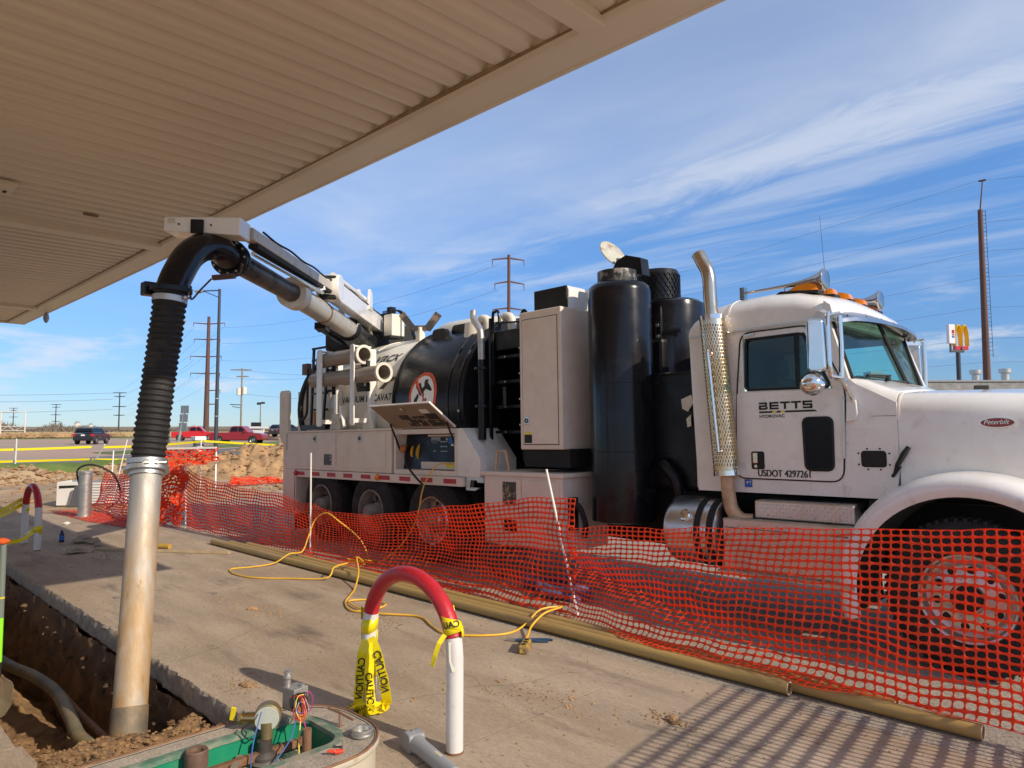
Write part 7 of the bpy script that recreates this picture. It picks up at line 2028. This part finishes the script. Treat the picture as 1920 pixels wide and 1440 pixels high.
IP('cable_gland', MB().cyl((-3.425, 1.81, .34), (-3.425, 1.81, .375), .017, n=12).lathe([(.012, .375), (.022, .38), (.022, .392), (.014, .40), (.02, .405), (.02, .415), (.01, .42)], (-3.425, 1.81, 0), (0, 0, 1), 12), M_galv, jb)
IP('box_screw', MB().cyl((-3.375, 1.865, .34), (-3.375, 1.865, .35), .012, n=10), M_galv, jb)
wcols = [('wire_orange', (.75, .20, .05)), ('wire_pink', (.45, .04, .25)), ('wire_black', (.02, .02, .02)), ('wire_grey', (.35, .33, .32)), ('wire_red', (.5, .03, .03)), ('wire_yellow', (.75, .60, .12)), ('wire_blue', (.06, .15, .40)), ('wire_brown', (.22, .10, .05))]
for i in range(16):
    nm, c = wcols[i % 5] if i < 12 else wcols[i % 8]
    g = random.Random(100 + i)
    o_ = Vector((-3.352, 1.828, .285))
    a0 = g.uniform(1.2, 2.0)
    R1 = g.uniform(.022, .062)
    cy_, cz_ = g.gauss(0, .014), g.gauss(-.018, .014)
    pts = [o_ + Vector((-.01, g.gauss(0, .015), .02 + g.gauss(0, .008)))]
    for k in range(6):
        a = a0 + k * .95 * (1 if i % 2 else -1)
        pts.append(o_ + Vector((.018 + .022 * g.random(), cy_ * .2, cz_)) + Vector((.15, .72, 0)) * (cy_ + R1 * math.cos(a) * g.uniform(.45, .8)) + Vector((0, 0, R1 * math.sin(a) * g.uniform(.9, 1.4))))
    pts.append(o_ + Vector((.01, 0, -.02)))
    IP('loose_wire', MB().tube(catmull(pts, 5), .0028, 5), mat(nm, c, .5), jb)
for pts, c in (([(-3.34, 1.82, .24), (-3.32, 1.78, .13), (-3.30, 1.70, .06), (-3.27, 1.66, .05)], wcols[6]), ([(-3.34, 1.84, .22), (-3.28, 1.80, .12), (-3.22, 1.76, .03), (-3.20, 1.68, .0), (-3.22, 1.62, .02)], wcols[5]), ([(-3.34, 1.84, .22), (-3.30, 1.86, .10), (-3.27, 1.80, .04), (-3.30, 1.72, .03)], wcols[1]), ([(-3.40, 1.66, .26), (-3.36, 1.60, .12), (-3.35, 1.585, -.1), (-3.34, 1.58, -.4)], wcols[6]), ([(-3.42, 1.62, .22), (-3.44, 1.58, .18), (-3.43, 1.62, .13), (-3.40, 1.66, .16)], wcols[2])):
    IP('loose_wire', MB().tube(catmull(pts, 6), .0035, 6), mat(c[0], c[1], .5))
# little things on the island rim
t = thing('anchor_bolt', (-3.22, 2.0, .15), 'bent rusty anchor bolt standing on the island rim', 'bolt')
mb = MB(); mb.tube([(-3.20, 1.98, .15), (-3.215, 1.985, .215)], .006, 6); build('shank', mb, M_rust, t)
mb = MB(); mb.tube([(-3.30, 1.97, .222), (-3.215, 1.99, .216), (-3.13, 2.01, .20)], .006, 6); build('crossbar', mb, M_rust, t)
t = thing('metal_cap', (-3.03, 2.0, .156), 'shiny round metal cap lying on the island rim', 'cap')
mb = MB(); mb.lathe([(.046, 0), (.052, .004), (.053, .012), (.049, .016), (.053, .020), (.053, .032), (.048, .036), (.040, .034), (.036, .012), (.01, .010)], (-3.03, 2.0, .156), (0, 0, 1), 28); build('cup', mb, M_galv, t)
M_nut = mat('red_wire_nut', (.75, .05, .02), .5)
for i, (x, y, lb) in enumerate(((-2.945, 1.80, 'red wire nut on the island rim below the cap'), (-2.91, 1.55, 'red wire nut at the bottom frame edge'))):
    t = thing('wire_nut', (x, y, .157), lb, 'wire nut', 'red wire nuts')
    mb = MB(); mb.tube([(x, y, .168), (x + .02, y + .03, .17)], [.013, .008], 8); build('cap', mb, M_nut, t)
    mb = MB(); mb.tube([(x - .006, y - .004, .17), (x - .018, y - .03, .175)], [.010, .006], 7); build('wing', mb, M_nut, t, smooth=0)
t = thing('rim_stud', (-2.98, 1.93, .155), 'small steel stud sticking up from the rim', 'stud')
mb = MB(); mb.cyl((-2.98, 1.86, .155), (-2.98, 1.86, .19), .005, n=6); build('shank', mb, M_galv, t)
mb = MB(); mb.tube([(-3.02, 1.83, .158), (-2.985, 1.87, .160)], .003, 5); build('clip', mb, M_dark, t)
t = thing('conduit_fitting', (-2.86, 2.31, 0), 'grey conduit elbow fitting on the slab beside the hoop leg', 'conduit')
ca, cb2 = Vector((-3.02, 2.30, .045)), Vector((-2.60, 2.22, .04))
dcf = (cb2 - ca).normalized()
mb = MB(); mb.prism(rounded([(-.06, -.045), (.05, -.045), (.05, .045), (-.02, .05), (-.06, .03)], .02), 'y', -.045, .045); mb.xf(lambda p: Matrix.Rotation(math.atan2(dcf.y, dcf.x), 3, 'Z') @ p + ca); build('access_body', mb, M_grey, t, smooth=40, bevel=.006)
mb = MB(); mb.cyl(ca + Vector((0, 0, .047)), ca + Vector((0, 0, .055)), .008, n=8); build('cover_screw', mb, M_galv, t)
mb = MB(); mb.tube([ca + dcf * .05, ca + dcf * .09, cb2], [.046, .040, .038], 18); build('tube', mb, M_grey, t, smooth=50)
mb = MB(); mb.box(-.06, .06, -.008, .008, 0, .002); mb.xf(lambda p: Matrix.Rotation(math.atan2(dcf.y, dcf.x), 3, 'Z') @ p + ca + dcf * .24 + Vector((0, 0, .0365))); build('size_label', mb, M_pipein, t, smooth=0)
# ---- things in the trench
mb = MB(); mb.tube(catmull([(-8.3, 1.30, -.42), (-7.5, 1.37, -.40), (-7.0, 1.44, -.38), (-6.36, 1.46, -.35), (-5.72, 1.40, -.33), (-5.34, 1.36, -.34), (-5.05, 1.38, -.36), (-4.7, 1.32, -.42)], 8), .043, 14)
tag(build('drain_hose', mb, mat('muddy_olive_hose', (.16, .14, .075), .6, var=.3, vs=6, col2=(.27, .19, .10), c2s=5, c2=(.45, .65)), smooth=60), 'muddy olive hose lying along the trench', 'hose')
mb = MB(); mb.tube([(-6.5, 1.52, -.40), (-5.8, 1.48, -.36), (-5.0, 1.47, -.33)], .022, 10)
tag(build('rusty_rod', mb, M_rust, smooth=60), 'rusty rod lying beside the hose in the trench', 'rod')
t = thing('shovel', (-6.40, 1.13, -.32), 'shovel with neon green handle standing in the trench', 'shovel')
sx0 = Vector((-6.42, 1.10, 0))
for z0, z1, m in ((-.18, -.06, M_dark), (-.0595, .26, mat('neon_handle', (.30, .85, .03), .4)), (.2605, .80, mat('grey_handle', (.18, .21, .17), .5))):
    mb = MB(); mb.cyl(sx0 + Vector((0, 0, z0)), sx0 + Vector((-.004, 0, z1)), .021, n=14); build('handle', mb, m, t)
mb = MB(); mb.pipe(sx0 + Vector((0, 0, .40)), sx0 + Vector((0, 0, .41)), .0225, .019, 14); build('band', mb, M_tape, t)
mb = MB()
rings = []
rt_ = Vector((.70711, .70711, 0)); bk = Vector((-.70711, .70711, 0))
for z, w, d in ((-.16, .03, .0), (-.20, .10, .015), (-.23, .115, .02), (-.36, .11, .02), (-.44, .06, .01), (-.47, .01, 0)):
    rings.append([sx0 + rt_ * (w * s) + bk * (d * (1 - abs(s)) + o) + Vector((0, 0, z)) for s, o in ((-1, 0), (-.5, 0), (0, 0), (.5, 0), (1, 0), (1, .004), (.5, .004), (0, .004), (-.5, .004), (-1, .004))])
mb.loft(rings); build('blade', mb, mat('muddy_blade', (.32, .26, .17), .6, .3, var=.25, vs=9), t, smooth=40)
mb = MB(); mb.cyl(sx0 + Vector((0, 0, -.30)), sx0 + Vector((0, 0, -.17)), .018, .022, 12); build('socket', mb, M_rust, t)
mb = MB(); mb.prism([(-.07, 0), (.07, 0), (.09, .05), (.0, .08), (-.08, .05)], 'y', -.06, .06); mb.xf(lambda p: Matrix.Rotation(R(45), 3, 'Z') @ (p * .55) + sx0 + Vector((-.01, -.01, .795))); build('grip', mb, mat('orange_grip2', (.80, .12, .02), .5), t, smooth=0, bevel=.02)
# ---- litter on the slab
mb = MB(); mb.lathe([(.03, 0), (.034, .005), (.034, .10), (.026, .13), (.013, .155), (.013, .175), (.0, .178)], (-12.0, 2.75, 0), (0, 0, 1), 16)
o = tag(build('drink_bottle', mb, mat('dark_blue_plastic', (.012, .015, .05), .2)), 'small dark blue bottle behind the far hoop', 'bottle')
mb = MB(); mb.lathe([(.0345, .03), (.0352, .035), (.0352, .09), (.0345, .095)], (-12.0, 2.75, 0), (0, 0, 1), 16); build('wrapper', mb, M_blueprint, o)
RG = 'broken concrete rubble'
for i, (x, y, s, lb) in enumerate(((-11.7, 2.95, .13, 'grey rubble lump beside the far hoop'), (-11.5, 3.05, .10, 'smaller rubble lump right of the far hoop'), (-11.2, 3.0, .07, 'rubble piece in the shade near the far hoop'), (-10.8, 2.62, .10, 'dark rubble chunk in front of the far hoop'), (-10.75, 2.72, .06, 'pale rubble chip beside the dark chunk'), (-12.3, 3.75, .07, 'rubble piece near the pipe stub'), (-12.1, 3.85, .05, 'pale rubble chip near the netting skirt'), (-14.1, 3.3, .06, 'white stone on the sunlit slab'))):
    mb = MB(); clod(mb, (x, y, s * .35), s, 300 + i, .6)
    tag(build('rubble', mb, M_conc_raw if i != 7 else M_stakes, smooth=0), lb, 'rubble', RG)
mb = MB(); mb.cyl((-10.75, 3.35, .045), (-10.2, 3.62, .045), .035, n=14); o = tag(build('tool_handle', mb, mat('yellow_tool', (.55, .33, .06), .5, var=.2, vs=10)), 'yellow tool handle lying left of the dig pipe', 'tool')
mb = MB(); mb.cyl((-10.80, 3.325, .045), (-10.745, 3.352, .045), .03, .037, 12); build('ferrule', mb, M_rust, o)
mb = MB(); mb.bar((-10.9, 2.9, .02), (-9.3, 4.05, .02), .045, .03); tag(build('wood_strip', mb, mat('pale_lath', (.50, .38, .22), .8, var=.2, vs=6), smooth=0), 'thin wooden strip on the slab behind the dig pipe', 'wood strip')
for i, (x, y) in enumerate(((-8.8, 2.65), (-7.7, 2.25), (-7.2, 3.0))):
    mb = MB(); poly = [(x + .06 * math.cos(a) * rnd.uniform(.5, 1.3), y + .03 * math.sin(a)) for a in np.linspace(0, 6.28, 8)[:-1]]; mb.prism(poly, 'z', .0, .006)
    tag(build('leaf_scrap', mb, M_wood, smooth=0), ('dead leaf scrap in the canopy shade', 'dead leaf scrap left of the dig pipe', 'dead leaf scrap right of the dig pipe')[i], 'leaf', 'dead leaf scraps')
# blue lay-flat hose heaped under the toolbox
bh = thing('layflat_hose', (-4.75, 5.4, 0), 'blue layflat hose heaped on the ground below the toolbox', 'hose')
for k in range(4):
    g = random.Random(k)
    pts = [(-4.75 + (.34 + .03 * k) * math.cos(a) + g.gauss(0, .04), 5.40 + .14 * math.sin(a) + g.gauss(0, .03), .04 + .022 * k + .03 * math.sin(3 * a + k)) for a in np.linspace(k, k + 6.0, 16)]
    build('hose_loop', MB().tube(catmull(pts, 3), .038, 8), mat('faded_blue_hose', (.07, .10, .20), .6, var=.3, vs=6), bh, smooth=60)
# reel hose running down from the control cabinet
mb = MB(); mb.tube(catmull([(-7.45, 5.56, 1.47), (-7.30, 5.40, 1.25), (-7.0, 5.34, 1.05), (-6.6, 5.33, .85), (-6.15, 5.35, .62), (-5.9, 5.4, .40), (-5.75, 5.45, .1), (-5.6, 5.5, .03)], 8), .014, 8)
tag(build('wash_hose', mb, M_hose), 'dark wash hose slanting down from the reel cabinet', 'hose')
# ---- parked vehicles across the road
def vehicle(kind, name, pos, yaw, m, label, cat, group):
    t = thing(name, (0, 0, 0), label, cat, group)
    def V(nm, mb, mm, par=None, **k): return build(nm, mb, mm, par or t, **k)
    if kind == 'pickup':
        L, Wd = 5.7, .98
        body = [(-2.85, .50), (-2.85, 1.12), (-2.80, 1.18), (-.75, 1.20), (-.70, 1.22), (.95, 1.22), (1.15, 1.20), (2.45, 1.12), (2.72, 1.02), (2.80, .85), (2.80, .52), (2.7, .42), (-2.7, .42)]
        cabp = [(-.80, 1.2205), (-.60, 1.82), (-.35, 1.90), (.45, 1.90), (.62, 1.86), (1.25, 1.2205)]
        wh = (-1.85, 1.75); bed = True
    else:
        L, Wd = 4.9, .96
        body = [(-2.42, .50), (-2.45, .95), (-2.38, 1.10), (1.0, 1.14), (1.2, 1.12), (2.15, 1.02), (2.40, .90), (2.45, .70), (2.42, .48), (2.3, .38), (-2.3, .38)]
        cabp = [(-2.36, 1.1405), (-2.05, 1.68), (-1.8, 1.74), (.1, 1.74), (.35, 1.70), (1.1, 1.1405)]
        wh = (-1.45, 1.45); bed = False
    b = MB().prism(body, 'y', -Wd, Wd); V('body', b, m, smooth=0, bevel=.05)
    rings = []
    for s, k in ((-1, .0), (1, .0)):
        pass
    c = MB()
    vs = [(x, -Wd * (.97 if z < 1.3 else .80), z) for x, z in cabp] + [(x, Wd * (.97 if z < 1.3 else .80), z) for x, z in cabp]
    n_ = len(cabp)
    c.add(vs, [tuple(range(n_)), tuple(range(2 * n_ - 1, n_ - 1, -1))] + [(i, (i + 1) % n_, n_ + (i + 1) % n_, n_ + i) for i in range(n_)])
    V('cabin', c, m, smooth=0, bevel=.03)
    # windows
    zt = cabp[2][1] - .10
    def side(xa, xb, xc, xd, s):
        zb, z2 = 1.30, zt
        f = lambda z: Wd * (.97 + (.80 - .97) * (z - 1.22) / (cabp[2][1] - 1.22)) + .014
        return MB().add([(xa, s * f(zb), zb), (xb, s * f(zb), zb), (xc, s * f(z2), z2), (xd, s * f(z2), z2), (xa, s * (f(zb) - .02), zb), (xb, s * (f(zb) - .02), zb), (xc, s * (f(z2) - .02), z2), (xd, s * (f(z2) - .02), z2)], [(0, 1, 2, 3), (7, 6, 5, 4), (0, 4, 5, 1), (1, 5, 6, 2), (2, 6, 7, 3), (3, 7, 4, 0)])
    for s in (-1, 1):
        if kind == 'pickup':
            V('window', side(-.68, .12, .10, -.52, s), M_carglass, smooth=0); V('window', side(.20, 1.02, .52, .18, s), M_carglass, smooth=0)
        else:
            V('window', side(-2.1, -1.2, -1.2, -1.9, s), M_carglass, smooth=0); V('window', side(-1.1, -.25, -.25, -1.1, s), M_carglass, smooth=0); V('window', side(-.15, .85, .25, -.15, s), M_carglass, smooth=0)
        V('mirror', MB().box(.85, 1.0, s * (Wd + .02) if s > 0 else -Wd - .2, s * (Wd + .2) if s > 0 else -Wd - .02, 1.2, 1.38), m, smooth=0, bevel=.03)
        V('tail_lamp', MB().box(-L / 2 - .02, -L / 2 + .12, s * .72 if s > 0 else -Wd - .01, Wd + .01 if s > 0 else -.72, .85, 1.10), M_redlens, smooth=0)
    xr = cabp[0][0]; xm = cabp[1][0]
    V('rear_window', MB().add([(xr - .0 + .06, -.75, 1.34), (xr + .06, .75, 1.34), (xm - .045, .66, cabp[1][1] - .06), (xm - .045, -.66, cabp[1][1] - .06), (xr + .10, -.75, 1.33), (xr + .10, .75, 1.33), (xm, .66, cabp[1][1] - .07), (xm, -.66, cabp[1][1] - .07)], [(0, 1, 2, 3), (7, 6, 5, 4), (0, 4, 5, 1), (1, 5, 6, 2), (2, 6, 7, 3), (3, 7, 4, 0)]).xf(lambda p: p + Vector((-.06, 0, 0))), M_carglass, smooth=0)
    if bed:
        V('bed_opening', MB().box(-2.74, -.85, -.80, .80, 1.15, 1.206), M_dark, smooth=0)
        V('rear_bumper', MB().box(-2.98, -2.851, -.95, .95, .48, .68), M_chrome, smooth=0, bevel=.03)
    V('number_plate', MB().box(-L / 2 - .035, -L / 2 - .012, -.18, .18, .88, 1.02), M_stakes, smooth=0)
    V('sill', MB().box(-1.2, 1.1, -Wd - .012, Wd + .012, .36, .46), M_dark, smooth=0)
    for x in wh:
        for s in (-1, 1):
            w = V('wheel', MB().lathe([(.22, 0), (.36, 0), (.40, .05), (.40, .22), (.36, .26), (.22, .26)], (x, s * (Wd + .02), .40), (0, -s, 0), 24), M_rubber)
            V('rim', MB().lathe([(.25, .0), (.24, -.012), (.20, .02), (.10, .0), (.02, -.005)], (x, s * (Wd + .02), .40), (0, -s, 0), 20), M_alu, w)
            V('wheel_arch', MB().lathe([(.47, .0), (.47, .05)], (x, s * (Wd + .006), .42), (0, -s, 0), 24), M_dark, w)
    t.location = pos
    t.rotation_euler = (0, 0, yaw)
    return t
VG = 'vehicles parked in the gravel lot'
vehicle('pickup', 'pickup_truck', (-74.4, 33.2, -.01), R(45), M_carmar, 'maroon crew cab pickup parked nearer the truck', 'pickup', VG)
vehicle('pickup', 'pickup_truck', (-97.5, 37.5, -.01), R(63), M_carred, 'bright red pickup with tonneau parked farther back', 'pickup', VG)
vehicle('suv', 'suv', (-84.5, 21.8, -.01), R(146), M_carblk, 'dark SUV seen from behind on the reddish lot', 'car', VG)
vehicle('suv', 'suv', (-93.0, 48.4, .45), R(98), M_carblk, 'dark SUV half hidden behind the truck rear', 'car', VG)
mb = MB(); mb.box(-95.2, -90.8, 46, 50.8, -.1, .45)
tag(build('gravel_rise', mb, M_lot, smooth=0, bevel=.3), 'low gravel rise under the half hidden SUV', kind='structure')
# tracked loader parked behind the pickups
t = thing('skid_loader', (-99, 47, 0), 'small tracked loader parked behind the maroon pickup', 'loader')
L0 = Vector((-99.0, 46.6, 0)); la = Vector((.707, .707, 0)); lb_ = Vector((-.707, .707, 0))
def lx(p): return L0 + la * p.x + lb_ * p.y + Vector((0, 0, p.z))
for nm, a, m in (('track', (-1.4, 1.4, -.9, -.5, 0, .8), M_dark), ('track', (-1.4, 1.4, .5, .9, 0, .8), M_dark), ('chassis', (-1.3, 1.1, -.49, .49, .5, 1.5), M_stakes), ('cab_frame', (-.6, .6, -.45, .45, 1.501, 2.5), M_dark), ('lift_arm', (-1.2, 1.6, -.75, -.55, 1.6, 1.9), M_stakes), ('lift_arm', (-1.2, 1.6, .55, .75, 1.6, 1.9), M_stakes)):
    mb = MB().box(*a).xf(lx); build(nm, mb, m, t, smooth=0, bevel=.04)
mb = MB().prism([(1.5, .2), (2.5, .2), (2.4, .4), (1.7, .5), (1.6, 1.1), (1.5, 1.1)], 'y', -.95, .95).xf(lx); build('bucket', mb, M_dark, t, smooth=0)
# low rubble row on the lot edge
mb = MB()
for i in range(220):
    s = rnd.uniform(0, 1); x = -112 + 16 * s * -1 + rnd.gauss(0, .8); y = 8 + 34 * s + rnd.gauss(0, .8)
    clod(mb, (x - 14, y - 2, .25), rnd.uniform(.3, 1.0), i, .8)
tag(build('spoil_row', mb, M_dirt, smooth=0, recalc=False), 'low row of dark spoil beyond the SUV', 'spoil', kind='stuff')

# tiny repeated fixings that cannot be picked apart singly in the picture
for o in bpy.data.objects:
    if o.parent is not None and o.name.split('.')[0] in ('rivet', 'tread_block', 'tread_plate', 'lug_nut', 'hand_hole', 'flange_bolt', 'bolt', 'bolt_head', 'toggle', 'wire_screen', 'stain_line', 'lamp_grille', 'crumpled_tape', 'hydraulic_line', 'climbing_ladder', 'lattice'):
        o['kind'] = 'stuff'
